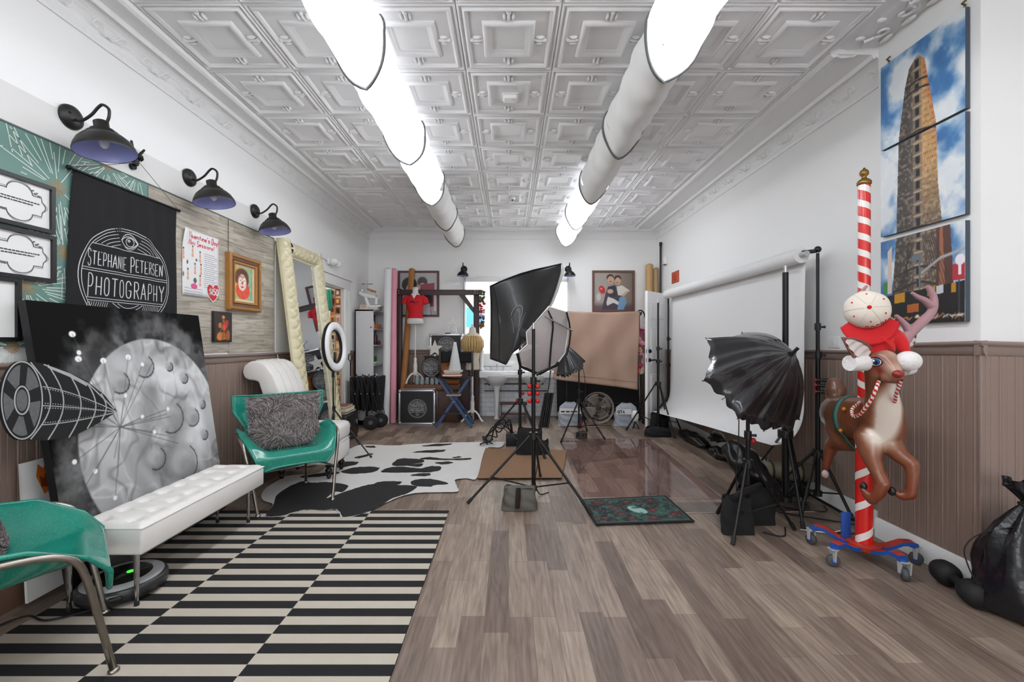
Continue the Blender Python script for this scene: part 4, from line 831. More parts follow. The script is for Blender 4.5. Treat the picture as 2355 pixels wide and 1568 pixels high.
far_ch = armchair((-1.85, 3.62, .0152), math.atan2(-.63, -.77), 'teal fibreglass armchair standing beyond the white bench, with a grey fur pillow')
near_ch = armchair((-1.975, 1.64, .0085), math.atan2(-.70, .71), 'teal fibreglass armchair at the lower left, nearest, cut by the picture edge')
M_fur = [mat('fur_grey', '#857c7b', .9), mat('fur_dark', '#5f5757', .9), mat('fur_light', '#a89f9e', .9)]
def fur_pillow(c, R, w_, h, d, label, n=5200):
    """R columns: right, up, out"""
    t = thing('fur_pillow', label, 'pillow', tuple(Vector(c)), 0, 'grey shaggy fur pillows'); c = Vector(c); rr = random.Random(int(w_*1000))
    def sf(a, b): 
        x, y = a*2-1, b*2-1; e = max(0, (1-abs(x)**3.5))**.6*max(0, (1-abs(y)**3.5))**.6
        return x*w_/2*(1-.05*(1-abs(y))), y*h/2*(1-.05*(1-abs(x))), e*d
    mb = MB()
    for sg in (1, -1): mb.grid(lambda a, b: c+R @ Vector((sf(a, b)[0], sf(a, b)[1], sg*sf(a, b)[2])), 20, 20)
    mb.build('cushion', M_fur[1], t)
    mb = MB()
    for _ in range(n):
        a, b = rr.random(), rr.random(); x, y, z = sf(a, b); sg = 1 if rr.random() < .86 else -1
        ang = 2.2*math.sin(a*5+1)+1.8*math.cos(b*6)+rr.uniform(-.5, .5); out = Vector(((a-.5)*1.3, (b-.5)*1.3-.35, 0))
        dr = Vector((math.cos(ang)*.6+out.x, math.sin(ang)*.6+out.y, 0)); dr.normalize(); L = rr.uniform(.028, .055)
        p0 = Vector((x, y, sg*z)); p1 = p0+dr*L*.5+Vector((0, 0, sg*.018)); p2 = p0+dr*L+Vector((0, 0, sg*.014*rr.random()))
        wv = Vector((-dr.y, dr.x, 0))*.0022; mb.slot(rr.choice((0, 0, 1, 1, 2)))
        mb.add([c+R @ q for q in (p0-wv, p0+wv, p1+wv*.8, p1-wv*.8, p2)], [(0, 1, 2, 3), (3, 2, 4)])
    f = mb.build('fur', M_fur, t, angle=180); f['kind'] = 'stuff'
fw = Vector((.63, -.77, 0)); rt = Vector((.77, .63, 0)); upv = (Vector((0, 0, 1))-fw*.16).normalized(); ou = rt.cross(upv)
cc = Vector((-1.85, 3.62, 0))
R = Matrix((rt, upv, ou)).transposed()
fur_pillow(cc-fw*.055+Vector((0, 0, .635)), R, .54, .42, .07, 'grey shaggy fur pillow propped on the far teal armchair')
fw = Vector((.70, .71, 0)); rt = Vector((-.71, .70, 0)); upv = (Vector((0, 0, 1))-fw*.3).normalized(); ou = rt.cross(upv); R = Matrix((rt, upv, ou)).transposed()
fur_pillow(Vector((-1.975, 1.64, .59))-fw*.06, R, .46, .34, .075, 'grey shaggy fur pillow on the near teal armchair, cut by the picture edge', 3000)
# ================================================================ robot vacuum
t = thing('robot_vacuum', 'round silver and black robot vacuum with a green light, under the white bench', 'robot vacuum', (-1.99, 2.245, .008)); M_sil = mat('silver_plastic', '#b9babd', .3, .15)
c = (-1.99, 2.245, .010); rv = .182
MB().lathe([(rv-.02, .008), (rv, .018), (rv, .03)], c, n=48).build('underside', M_bp, t)
MB().lathe([(rv, .03), (rv+.003, .034), (rv+.003, .062), (rv-.006, .074), (rv-.014, .078)], c, n=48).build('bumper', mat('dark_grey_plastic', '#3a3a3c', .3, .3), t)
MB().lathe([(rv-.014, .078), (rv-.03, .086), (rv-.06, .088), (rv-.062, .088)], c, n=48, caps=False).build('silver_ring', M_sil, t)
k = MB().lathe([(rv-.062, .087), (rv-.066, .0905), (0, .0915)], c, n=40).build('top_panel', mat('gloss_black', '#0d0d0e', .12), t)
g_ = MB().lathe([(.016, .0), (.016, .001), (0, .001)], (c[0]+.02, c[1]+.02, c[2]+.0915), n=20).build('status_light', mat('green_light', '#31e02a', .4, emit=1.6), k)
MB().box((c[0]+.1, c[1]-.155, c[2]+.05), (.05, .03, .02), .005, rot('Z', 35)).build('bumper_window', M_bp, t)
# cables on the floor by the near chair
solo('power_cable', MB().tube(bez([(-2.38, 1.72, .03), (-2.33, 1.95, .007), (-2.25, 2.03, .016), (-2.12, 2.0, .016), (-1.98, 2.09, .016), (-1.93, 2.18, .016)], 8), .005, 6), M_rub, 'thin black cable on the floor beneath the near teal armchair', 'cable')
# ================================================================ white scroll-back slipper chair
y0, y1 = 3.89, 4.42
t = thing('scroll_back_chair', 'white upholstered slipper chair with a rolled scroll back and dark turned legs', 'chair', (-2.0, 4.15, 0))
pb = [(-2.30, .945), (-2.255, .93), (-2.215, .80), (-2.19, .52), (-1.99, .50), (-2.03, .70), (-2.065, .86), (-2.12, 1.0), (-2.19, 1.09), (-2.26, 1.122), (-2.33, 1.118), (-2.385, 1.08), (-2.402, 1.02), (-2.38, .965), (-2.34, .945)]
MB().pbev([(x, y0+.02, z) for x, z in pb], (0, y1-y0-.04, 0), .022, 3).build('scroll_back', M_lea, t, angle=50)
mb = MB()
for k in range(1, 4):
    yy = y0+.02+(y1-y0-.04)*k/4; mb.tube([(x+.004*(1 if x > -2.2 else -1), yy, z+.004) for x, z in pb[4:13]], .004, 5)
mb.build('channel_seam', M_lea, t)
ys = y0; y0 = 4.0
MB().b2((-2.22, y0, .34), (-1.60, y1, .505), .045).build('seat_cushion', M_lea, t); MB().b2((-2.215, y0+.006, .15), (-1.606, y1-.006, .345), .03).build('seat_base', M_lea, t)
MB().tube([(-2.2, y0, .343), (-1.64, y0, .343), (-1.603, y0+.04, .343), (-1.603, y1-.04, .343), (-1.64, y1, .343)], .004, 6).build('seam', M_lea, t)
M_dk = mat('dark_turned_wood', '#17120f', .35)
for x, y in ((-2.12, 4.06), (-1.68, 4.06), (-2.12, 4.36), (-1.68, 4.36)): MB().lathe([(.014, 0), (.018, .012), (.024, .03), (.017, .042), (.03, .062), (.034, .08), (.022, .098), (.030, .11), (.032, .15), (.03, .155)], (x, y, .0165), n=16).build('leg', M_dk, t)
# ================================================================ leaning mirror with tufted frame
M_tuft = mat('cream_tufted_vinyl', '#d6cda9', .3, coat=.3); mo = Vector((-2.09, 4.47, .01)); mux = Vector((0, .93, 0)); muy = Vector((-.29, 0, 2.35)); mn = mux.cross(muy).normalized()
W_, H2 = .93, 2.368; eu, ev = mux/W_, muy/muy.length; mpl = lambda a, b, h=0: mo+eu*a+ev*b+mn*h
t = thing('leaning_mirror', 'tall mirror in a cream tufted frame leaning on the left wall', 'mirror', (-2.09, 4.93, 0)); fwid = .165
def bar(x0_, y0_, x1_, y1_, vert, ms):
    L = (y1_-y0_) if vert else (x1_-x0_)
    def f(a, b):
        s, c_ = a*L, (b-.5); ht = .03+.055*max(0, 1-(2*c_)**2)**.6
        ph = s/.105; d1 = abs(math.sin(PI*(ph+c_*1.4))); d2 = abs(math.sin(PI*(ph-c_*1.4))); ht -= .022*(math.exp(-d1*7)+math.exp(-d2*7))
        x, y = (x0_+(x1_-x0_)*b, y0_+s) if vert else (x0_+s, y0_+(y1_-y0_)*b)
        return mpl(x, y, ht*(1 if 0 < b < 1 else .3))
    return MB().grid(f, int(L/.013), 15).build('frame_side', M_tuft, t, angle=80)
bar(0, 0, fwid, H2, True, 0); bar(W_-fwid, 0, W_, H2, True, 0); bar(fwid*.9, H2-fwid, W_-fwid*.9, H2, False, 0); bar(fwid*.9, 0, W_-fwid*.9, fwid, False, 0)
MB().hexa([mpl(0, 0, -.015), mpl(W_, 0, -.015), mpl(W_, H2, -.015), mpl(0, H2, -.015), mpl(0, 0, .01), mpl(W_, 0, .01), mpl(W_, H2, .01), mpl(0, H2, .01)]).build('backing', M_tuft, t, smooth=False)
MB().hexa([mpl(fwid-.02, fwid-.02, .012), mpl(W_-fwid+.02, fwid-.02, .012), mpl(W_-fwid+.02, H2-fwid+.02, .012), mpl(fwid-.02, H2-fwid+.02, .012)]+[mpl(a, b, .016) for a, b in ((fwid-.02, fwid-.02), (W_-fwid+.02, fwid-.02), (W_-fwid+.02, H2-fwid+.02), (fwid-.02, H2-fwid+.02))]).build('mirror_glass', mat('mirror_silver', '#dfe3e6', .01, 1), t, smooth=False)
mb = MB(); bars(mb, mpl, fwid-.004, fwid-.004, W_-fwid+.004, H2-fwid+.004, .018, .02, [(0, .016), (.004, .03), (.012, .03), (.018, .017)]); mb.build('bead_trim', mat('cream_trim', '#e3ddc6', .3), t)
for k in range(11):
    for a in (fwid*.5, W_-fwid*.5): MB().ball(mpl(a, .12+k*.21, .066), (.009, .009, .009), 8, 5).build('button', M_tuft, t)
solo('cable', MB().tube([(XL+.02, 4.49, 2.3), (XL+.02, 4.49, 1.2), (XL+.04, 4.50, 1.15), (XL+.03, 4.52, .6)], .003, 6), M_trimw, 'thin white cable hanging down the wall at the mirror edge', 'cable')
# emergency light on the wall
t = thing('emergency_light', 'white twin-head emergency light on the wall above the doorway', 'wall light', (XL, 5.86, 2.36))
MB().b2((XL, 5.80, 2.33), (XL+.04, 5.94, 2.41), .008).build('housing', M_trimw, t); MB().ball((XL+.085, 5.83, 2.365), (.055, .05, .05), 16, 10).build('lamp_head', M_trimw, t); MB().ball((XL+.085, 5.95, 2.35), (.05, .045, .045), 16, 10).build('lamp_head', M_trimw, t)
MB().tube([(XL+.012, 5.80, 2.37), (XL+.012, 5.45, 2.40)], .008, 8).build('conduit', M_trimw, t)
# ================================================================ doorway: crochet blanket and teal cloth
t = thing('granny_square_blanket', 'crocheted granny-square blanket hanging just inside the doorway', 'blanket', (-2.52, 6.34, .25))
mb = MB(); x0, x1, z0, z1 = -2.605, -2.445, .25, 2.03; M_cr = mat('crochet_cream', '#cdb39a', .95, bump=.4, bscale=90)
bpl = lambda x, z, h=0: Vector((x, 6.34+.008*math.sin(x*40+z*2)-h, z))
b_ = mb.grid(lambda a, b: bpl(x0+(x1-x0)*a, z0+(z1-z0)*b), 12, 30).build('ground', M_cr, t); solid(b_, .012)
cols = ['#5c2a1e', '#c0452c', '#7a5a3a', '#b3747a', '#2a2320', '#d8a25a', '#c9302a', '#8a4a36', '#dcc7b0']; rr = random.Random(2)
for i in range(2):
    for j in range(14):
        cx_, cz_ = x0+.04+i*.08, z0+.065+j*.13; c1, c2 = rr.sample(cols, 2)
        for s_, cl_, h in ((.048, c1, .010), (.030, c2, .016), (.012, '#d8c4ae', .021)): MB().pbev([bpl(cx_+a*s_*.66, cz_+b*s_, h) for a, b in ((-1, -1), (1, -1), (1, 1), (-1, 1))], (0, -.005, 0), .002, 1).build('square', mat('yarn_'+cl_[1:], cl_, .95), t, smooth=False) if s_ != .012 else None
t = solo('teal_cloth', MB().grid(lambda a, b: (-2.655+.10*a, 6.29+.008*math.sin(a*14+b*6), 1.74+.31*b), 14, 10), mat('teal_cloth', '#0f7a63', .7), 'teal cloth hanging at the top of the doorway', 'cloth'); solid(t, .006)
t = solo('brown_garment', MB().grid(lambda a, b: (-2.72+.10*a, 6.32+.4*.02*math.sin(a*14+b*3), .3+1.4*b), 12, 12), mat('tan_cloth', '#b98a52', .9, vary=.3), 'tan garment hanging in the doorway beside the crocheted blanket', 'garment'); solid(t, .008)
# ================================================================ ring light
rc = Vector((-1.965, 4.92, 1.235)); t = thing('ring_light', 'white ring light on a thin black tripod beside the leaning mirror', 'ring light', (-1.945, 4.93, 0))
ax = Vector((1, -.02, .06)).normalized(); M_dif = mat('ring_diffuser', '#f0f0f2', .4)
mb = MB().lathe([(.195, .0), (.195, .018), (.215, .03), (.262, .03), (.280, .018), (.280, .0), (.195, 0)], rc, ax, 56, False); rg = mb.build('diffuser', M_dif, t)
MB().lathe([(.190, -.03), (.190, .006), (.193, .006), (.193, -.004), (.283, -.004), (.283, .010), (.287, .010), (.287, -.02), (.27, -.034), (.2, -.034), (.19, -.03)], rc, ax, 56, False).build('rear_shell', M_bp, t)
ub = rc+Vector((-.02, 0, -.285)); MB().tube([ub, ub+Vector((-.005, 0, -.06))], .016, 10).build('bracket', M_bp, t)
pc = Vector((-1.985, 4.935, 0)); MB().cyl(pc+Vector((0, 0, .12)), ub+Vector((-.005, .005, -.04)), .009).build('pole', M_bp, t)
MB().cyl(pc+Vector((0, 0, .50)), pc+Vector((0, 0, .56)), .018).build('collar', M_bp, t); MB().box(rc+Vector((.0, 0, -.12)), (.02, .045, .12), .004).build('phone_clamp', M_bp, t)
for f in ((-1.515, 4.78), (-1.85, 5.38), (-1.93, 4.52)):
    l = MB().tube([pc+Vector((0, 0, .53)), Vector((*f, .026))], .008, 8).build('leg', M_bp, t); MB().ball((*f, .029), .0135, 8, 6).build('foot', M_rub, l)
    q = pc+Vector((0, 0, .53)); q = q.lerp(Vector((*f, .026)), .55); MB().tube([q, pc+Vector((0, 0, .14))], .005, 6).build('brace', M_bp, t)
MB().tube(bez([ub, ub+Vector((.03, -.02, -.12)), pc+Vector((.02, -.02, .5)), pc+Vector((.01, -.02, .15))], 8), .003, 6).build('cable', M_rub, t)
# ================================================================ black case with books
t = thing('black_case', 'black hard case on the floor beside the doorway, with books on top', 'case', (-2.22, 5.72, 0))
MB().b2((-2.39, 5.50, .03), (-2.05, 5.95, .36), .03).build('body', mat('black_abs', '#1c1a19', .4), t); MB().b2((-2.395, 5.495, .21), (-2.045, 5.955, .225), .004).build('lid_seam', M_bp, t)
for y in (5.6, 5.85): MB().b2((-2.05, y-.02, .19), (-2.035, y+.02, .25), .004).build('latch', M_chr, t)
for x, y in ((-2.36, 5.53), (-2.08, 5.53), (-2.36, 5.92), (-2.08, 5.92)): MB().lathe([(.02, 0), (.02, .032)], (x, y, 0), n=12).build('foot', M_rub, t)
def book(lo, hi, cover, label, grp, pages='#d9d2c0', spine='y', name='book'):
    t = thing(name, label, 'book', ((lo[0]+hi[0])/2, (lo[1]+hi[1])/2, lo[2]), 0, grp); x0, y0, z0 = lo; x1, y1, z1 = hi
    MB().b2((x0+.005, y0+.005, z0+.004), (x1-.005, y1-.005, z1-.004)).build('pages', mat('pages_'+pages[1:], pages, .8), t, smooth=False)
    m = mat('cover_'+cover[1:], cover, .5); mb = MB(); mb.b2((x0, y0, z0), (x1, y1, z0+.004)); mb.b2((x0, y0, z1-.004), (x1, y1, z1)); mb.b2((x0, y0, z0), (x0+.005, y1, z1)) ; mb.build('cover', m, t, smooth=False)
book((-2.33, 5.54, .361), (-2.07, 5.90, .385), '#2a2622', 'dark-covered book at the bottom of the stack on the black case', 'books on the black case')
book((-2.34, 5.56, .386), (-2.08, 5.88, .432), '#c9c1ae', 'thick cream book in the middle of the stack on the black case', 'books on the black case')
book((-2.30, 5.58, .433), (-2.09, 5.84, .462), '#7a4a2c', 'brown book on top of the stack on the black case', 'books on the black case')
# ================================================================ black folding wagon
t = thing('folding_wagon', 'black folded-up wagon with round wheels, standing before the white cabinet', 'wagon', (-1.95, 6.5, 0)); M_wg = mat('wagon_fabric', '#101013', .85)
p = lambda u, v: P(u, v, 6.45)
mb = MB()
for k in range(6):
    x = -2.32+.074*k; mb.box((x+.03, 6.5, .52), (.05, .30, .50+.02*(k % 2)), .016, rot('Y', 4 if k % 2 else -4))
mb.build('folded_body', M_wg, t)
for k in range(5):
    x = -2.31+.09*k; MB().tube([(x, 6.335, .82), (x+.14, 6.335, .25)], .008, 8).build('frame_tube', mat('dark_tube', '#26262a', .4, .6), t)
    for z in (.78, .53, .28): MB().ball((x+.14*(.82-z)/.57, 6.325, z), .009, 8, 5).build('rivet', M_chr, t)
for x, y in ((-2.02, 6.36), (-1.93, 6.56)):
    w_ = MB().lathe([(.03, -.022), (.085, -.024), (.104, -.018), (.108, 0), (.104, .018), (.085, .024), (.03, .022)], (x, y, .108), (.25, -1, 0), 28).build('wheel', M_rub, t)
    MB().lathe([(.0, -.03), (.03, -.028), (.03, .028), (0, .03)], (x, y, .108), (.25, -1, 0), 16).build('hub', mat('grey_hub', '#5a5a5e', .4, .4), w_)
MB().tube([(-2.33, 6.40, .25), (-2.33, 6.40, 1.0)], .010, 8).build('handle_bar', M_bp, t); MB().tube([(-2.33, 6.40, 1.0), (-2.355, 6.39, 1.03), (-2.35, 6.39, 1.1), (-2.33, 6.39, 1.115), (-2.305, 6.39, 1.1), (-2.305, 6.39, 1.03)], .009, 8, closed=True).build('handle_loop', M_bp, t)
for x in (-2.28, -2.12): MB().cyl((x, 6.5, .005), (x, 6.5, .28), .018).build('front_support', M_bp, t)
# ================================================================ tall white cabinet and what is in and on it
M_cab = mat('white_cabinet', '#d4d5d8', .4); cx0, cx1, cy0, cy1, cz = -2.385, -2.10, 6.74, 7.40, 1.785
t = thing('white_cabinet', 'tall narrow white cabinet in the back left corner, open shelves facing the room', 'cabinet', (-2.24, 7.07, 0))
mb = MB(); mb.b2((cx0, cy0, 0), (cx1, cy0+.02, cz)); mb.b2((cx0, cy1-.02, 0), (cx1, cy1, cz)); mb.b2((cx0, cy0, 0), (cx0+.015, cy1, cz)); mb.b2((cx0, cy0, cz-.02), (cx1, cy1, cz)); mb.b2((cx0, cy0, 0), (cx1, cy1, .07)); mb.build('carcass', M_cab, t, smooth=False)
SZ = (.60, .93, 1.24, 1.50)
for z in SZ: MB().b2((cx0+.015, cy0+.02, z-.018), (cx1-.004, cy1-.02, z)).build('shelf', M_cab, t, smooth=False)
MB().ball((cx1-.03, cy0-.012, 1.515), (.014, .014, .012), 10, 6).build('knob', mat('red_knob', '#b5502e', .4), t)
shelf = 'things on the white cabinet shelves'
def bottle(x, y, z, r, h, col, label, neck=.4):
    t = thing('bottle', label, 'bottle', (x, y, z), 0, shelf)
    MB().lathe([(r*.95, 0), (r, .01), (r, h*.6), (r*neck, h*.78), (r*neck, h*.9)], (x, y, z), n=14).build('body', mat('bottle_'+col[1:], col, .25), t); MB().lathe([(r*neck*1.15, h*.9), (r*neck*1.15, h), (0, h)], (x, y, z), n=12).build('cap', M_bp, t)
bottle(-2.14, 6.84, 1.501, .025, .16, '#e0e0e0', 'white bottle on the top shelf of the white cabinet'); bottle(-2.15, 6.86, 1.241, .03, .15, '#3a2a24', 'dark brown bottle on the second shelf of the white cabinet'); bottle(-2.14, 6.98, 1.241, .035, .22, '#4a2430', 'tall plum-coloured bottle on the second shelf of the white cabinet')
solo('orange_box', MB().b2((-2.2, 6.98, 1.501), (-2.11, 7.2, 1.575), .01), mat('orange_card', '#d9743a', .5), 'orange box on the top shelf of the white cabinet', 'box', shelf)
solo('red_tin', MB().lathe([(.05, 0), (.05, .06), (.045, .065), (0, .065)], (-2.16, 7.14, 1.241), n=18), mat('dark_red_tin', '#7c1a22', .35, .4), 'dark red tin on the second shelf of the white cabinet', 'tin', shelf)
solo('green_box', MB().b2((-2.2, 6.80, .975), (-2.12, 7.0, 1.06), .008), mat('green_clear', '#2f8f4a', .3), 'green box on the third shelf of the white cabinet', 'box', shelf)
solo('folded_cloth', MB().b2((-2.24, 6.79, .931), (-2.11, 7.1, .974), .018), mat('cream_cloth', '#d8cfc4', .9), 'cream folded cloth under the green box on the third shelf', 'cloth', shelf)
solo('white_ornament', MB().ball((-2.16, 6.95, .69), (.04, .09, .06), 12, 8).ball((-2.15, 7.05, .74), (.03, .05, .04), 10, 6).cyl((-2.16, 6.95, .601), (-2.16, 6.95, .66), .05), M_trimw, 'white bird-like ornament on the lowest open shelf of the cabinet', 'ornament', shelf)
solo('dark_box', MB().b2((-2.36, 6.80, 1.501), (-2.24, 7.30, 1.74), .01), mat('dark_brown_box', '#2a2020', .7), 'dark box at the back of the cabinet top shelf', 'box', shelf)
# sewing-machine-like white ornament and papers on top
t = thing('white_figurine', 'white ceramic animal figurine on top of the white cabinet', 'figurine', (-2.2, 6.95, cz))
q = lambda u, v, y=6.95: P(u, v, y)
mb = MB(); mb.tube([q(848, 703), q(843, 690), q(840, 675)], [.03, .026, .03], 8); mb.tube([q(830, 676), q(845, 680), q(865, 684)], [.026, .04, .03], 8); mb.tube([q(866, 700), q(866, 684)], [.025, .03], 8); mb.ball(q(829, 674), .03, 10, 6); mb.ball(q(833, 668), .022, 8, 5); mb.tube([q(866, 690), q(874, 680)], [.02, .006], 8); mb.b2((-2.33, 6.85, cz+.055), (-2.02, 7.05, cz+.078), .004); mb.build('body', M_trimw, t)
MB().b2((-2.34, 6.80, cz+.001), (-2.06, 7.08, cz+.054), .006).build('base', mat('pale_box', '#c9c7c4', .6), t)
t = thing('toy_plane', 'toy plane with tan wings hovering on wires above the white cabinet', 'toy', tuple(q(856, 672))); mt = mat('tan_wood', '#b27a48', .5)
MB().tube([q(844, 664), q(856, 669), q(865, 671)], [.012, .02, .012], 8).build('fuselage', mt, t); MB().box(q(836, 653), (.06, .02, .012), .004).build('wing', mt, t); MB().box(q(851, 653), (.085, .02, .012), .004).build('wing', mt, t)
MB().tube([q(844, 666), q(844, 653), q(845, 645)], .002, 5).build('wire', M_chr, t); MB().tube([q(860, 670), q(870, 684), q(872, 702)], .0025, 5).build('stand_wire', M_chr, t)
t = thing('small_card', 'cream card with red figures leaning on top of the white cabinet', 'card', (-2.27, 6.77, cz)); MB().box((-2.255, 6.775, cz+.042), (.115, .012, .075), .002, rot('X', -12)).build('card', mat('cream_card', '#e2d2c4', .6), t)
kp = plane((-2.31, 6.752, cz+.015), (1, 0, 0), (0, .21, .98)); mb = MB()
for a in (.035, .075): mb.stroke(kp, arc(a, .035, .012, .02, 0, 360, 12), .006, .008)
mb.build('red_print', mat('red_print', '#b5483e', .6), t, smooth=False)
# ================================================================ back left: rolls, wooden frame, picture
def roll(name, a, b, r, m, label, grp=None, core=None):
    t = thing(name, label, 'roll', (a[0], a[1], 0), 0, grp); MB().cyl(a, b, r, n=24).build('roll', m, t)
    d = (Vector(b)-Vector(a)).normalized(); MB().cyl(Vector(b), Vector(b)+d*.012, r*.55, n=16).build('core', mat('card_core', '#3a2c22', .8), t); return t
M_pap = mat('backdrop_paper', '#e3e4e6', .75)
roll('paper_roll', (-1.94, 6.86, .005), (-1.915, 6.90, 2.44), .058, M_pap, 'tall white backdrop paper roll standing beside the white cabinet', 'standing backdrop rolls')
roll('paper_roll', (-1.832, 6.90, .005), (-1.845, 6.985, 2.45), .047, mat('pink_paper', '#dd97a6', .75), 'tall pink backdrop paper roll standing beside the white roll', 'standing backdrop rolls')
M_brn = mat('dark_red_brown_wood', '#3a2426', .45, vary=.15, vscale=10)
fy = 7.27; t = thing('wooden_backdrop_frame', 'dark brown timber frame of two posts and a crossbeam, behind the dress form', 'frame', (-1.2, fy, 0))
MB().b2((-1.90, fy-.05, 0), (-1.785, fy+.05, 2.17), .006).build('post', M_brn, t); MB().b2((-.585, fy-.05, 0), (-.49, fy+.05, 2.15), .006).build('post', M_brn, t)
MB().b2((-1.95, fy-.075, 2.06), (-.44, fy-.04, 2.15), .005).build('crossbeam', M_brn, t)
MB().hexa([(-.80, fy-.03, 2.06), (-.70, fy-.03, 2.06), (-.70, fy+.03, 2.06), (-.80, fy+.03, 2.06)][:0] or [(-.585, fy-.03, 1.76), (-.585, fy-.03, 1.86), (-.585, fy+.03, 1.86), (-.585, fy+.03, 1.76), (-.83, fy-.03, 2.06), (-.73, fy-.03, 2.06), (-.73, fy+.03, 2.06), (-.83, fy+.03, 2.06)]).build('corner_brace', M_brn, t, smooth=False)
for x, z in ((-1.86, 2.13), (-1.82, 2.13), (-1.86, 2.09), (-1.82, 2.09), (-.56, 2.13), (-.52, 2.13), (-.56, 2.09), (-.52, 2.09)): MB().ball((x, fy-.077, z), .0085, 8, 5).build('bolt', M_chr, t)
roll('cardboard_tube', (-1.752, 7.045, .005), (-1.66, 7.46, 2.53), .05, mat('cardboard_brown', '#a5703c', .7, vary=.1), 'long brown cardboard tube leaning behind the dark timber frame', None)
bpl = plane((0, YB-.004, 0), (1, 0, 0), (0, 0, 1)); M_redfr = mat('dark_red_frame', '#5c2a2c', .4)
def photo_frame(x0, z0, x1, z1, fm, art, label):
    t = thing('framed_photo', label, 'framed picture', ((x0+x1)/2, YB, z0)); mb = MB(); bars(mb, bpl, x0, z0, x1, z1, .035, .03); mb.build('frame', fm, t, smooth=False)
    art.mesh('photo', (bpl(x0+.03, z0+.03, .012), (x1-x0-.06, 0, 0), (0, 0, z1-z0-.06), 0), vcmat('photo_print', .35), t)
A = Art(110, 120, '#b9b9ba'); A.put(np.clip(.5-A.y, 0, 1)*.4, '#8d8d92'); A.ell(.26, .72, .20, .17, '#2c2c30', .1); A.poly([(.02, .66), (.4, .80), (.44, .62)], '#2c2c30'); A.ell(.25, .60, .08, .12, '#d8b8a6', .2); A.ell(.6, .78, .13, .12, '#4a3638', .3); A.ell(.6, .64, .09, .12, '#cfa894', .2); A.poly([(.55, .72), (.92, .76), (.94, .2), (.5, .2)], '#94384a'); A.poly([(.42, .58), (.75, .6), (.85, .0), (.4, .0)], '#7a6f78', .9); A.ell(.75, .35, .12, .18, '#2d2226', .3); A.poly([(.62, .0), (.62, .25), (.8, .27), (.82, 0)], '#c5c2c6'); A.poly([(.90, .1), (.90, .5), (.97, .5), (.97, .1)], '#e6e4e6'); A.ell(.7, .3, .05, .03, '#c0202e', .4)
photo_frame(-1.92, 1.72, -1.205, 2.515, M_redfr, A, 'dark red framed photo of a hatted figure, behind the timber frame')
A = Art(120, 120, '#a79f98'); A.put(np.clip((A.x-.3)*1.2, 0, 1)*.75, '#5c4a3c'); A.put(np.clip((.22-A.y)*8, 0, 1)*.8, '#5a4148')
A.poly([(.2, .02), (.3, .45), (.36, .62), (.55, .66), (.7, .45), (.72, .02)], '#463a4a'); A.ell(.42, .86, .095, .09, '#3a2e28', .1); A.ell(.43, .80, .085, .10, '#c9a08a', .15); A.ell(.61, .84, .09, .08, '#3a2a24', .1); A.ell(.615, .77, .075, .095, '#cda58e', .15); A.ell(.43, .755, .03, .014, '#8c3a3a', .4); A.ell(.6, .73, .028, .013, '#8c3a3a', .4)
A.poly([(.58, .62), (.72, .66), (.92, .52), (.78, .38), (.62, .4)], '#d6d2c8'); A.poly([(.7, .4), (.85, .52), (.90, .5), (.76, .36)], '#cda58e'); A.poly([(.66, .35), (.8, .36), (.84, .2), (.76, .02), (.6, .02)], '#6f9cc0'); A.poly([(.36, .62), (.52, .66), (.6, .4), (.42, .34)], '#2f3344'); A.ell(.21, .54, .075, .11, '#c6252e', .1, 1, .4); A.ell(.19, .57, .03, .03, '#ec8a86', .4); A.poly([(.36, .36), (.52, .3), (.64, .22), (.62, .14), (.5, .2), (.34, .12), (.32, .2)], '#d9d6d2'); A.ell(.42, .5, .08, .06, '#cda58e', .3); A.ell(.12, .35, .06, .1, '#c9c6c0', .4)
photo_frame(1.446, 1.80, 2.18, 2.52, mat('brown_frame', '#6b473c', .4), A, 'brown framed portrait of two people with a red balloon, above the beige cloth')
# back wall sconces
def back_sconce(x, label):
    z = 2.545; t = thing('back_wall_sconce', label, 'wall lamp', (x, YB, z), group='small black lamps on the back wall'); y = YB-.004
    MB().lathe([(.0, .03), (.05, .028), (.056, .02), (.058, 0)], (x, y, z), (0, -1, 0), 24).build('wall_plate', M_blk, t)
    MB().tube(bez([(x, y-.03, z-.005), (x, y-.10, z-.005), (x, y-.16, z+.06), (x, y-.2, z+.07), (x, y-.215, z-.03)], 8), .007, 8).build('gooseneck_arm', M_blk, t)
    s = MB().lathe([(.098, 0), (.099, .005), (.09, .03), (.07, .06), (.04, .08), (.03, .1), (.014, .115), (0, .118)], (x, y-.215, z-.15), (0, 0, 1), 28, False).build('lamp_shade', M_blk, t); MB().lathe([(.095, .003), (.086, .03), (.066, .058), (0, .075)], (x, y-.215, z-.15), (0, 0, 1), 28, False).build('shade_lining', M_inl, s); return t
bs_ = back_sconce(-.775, 'small black wall lamp left of the sink window'); back_sconce(1.03, 'small black wall lamp at the right corner of the sink window')
MB().tube([(-.772, YB-.2, 2.40), (-.775, YB-.1, 1.9), (-.785, YB-.03, 1.35)], .004, 6).build('cord', M_rub, bs_)
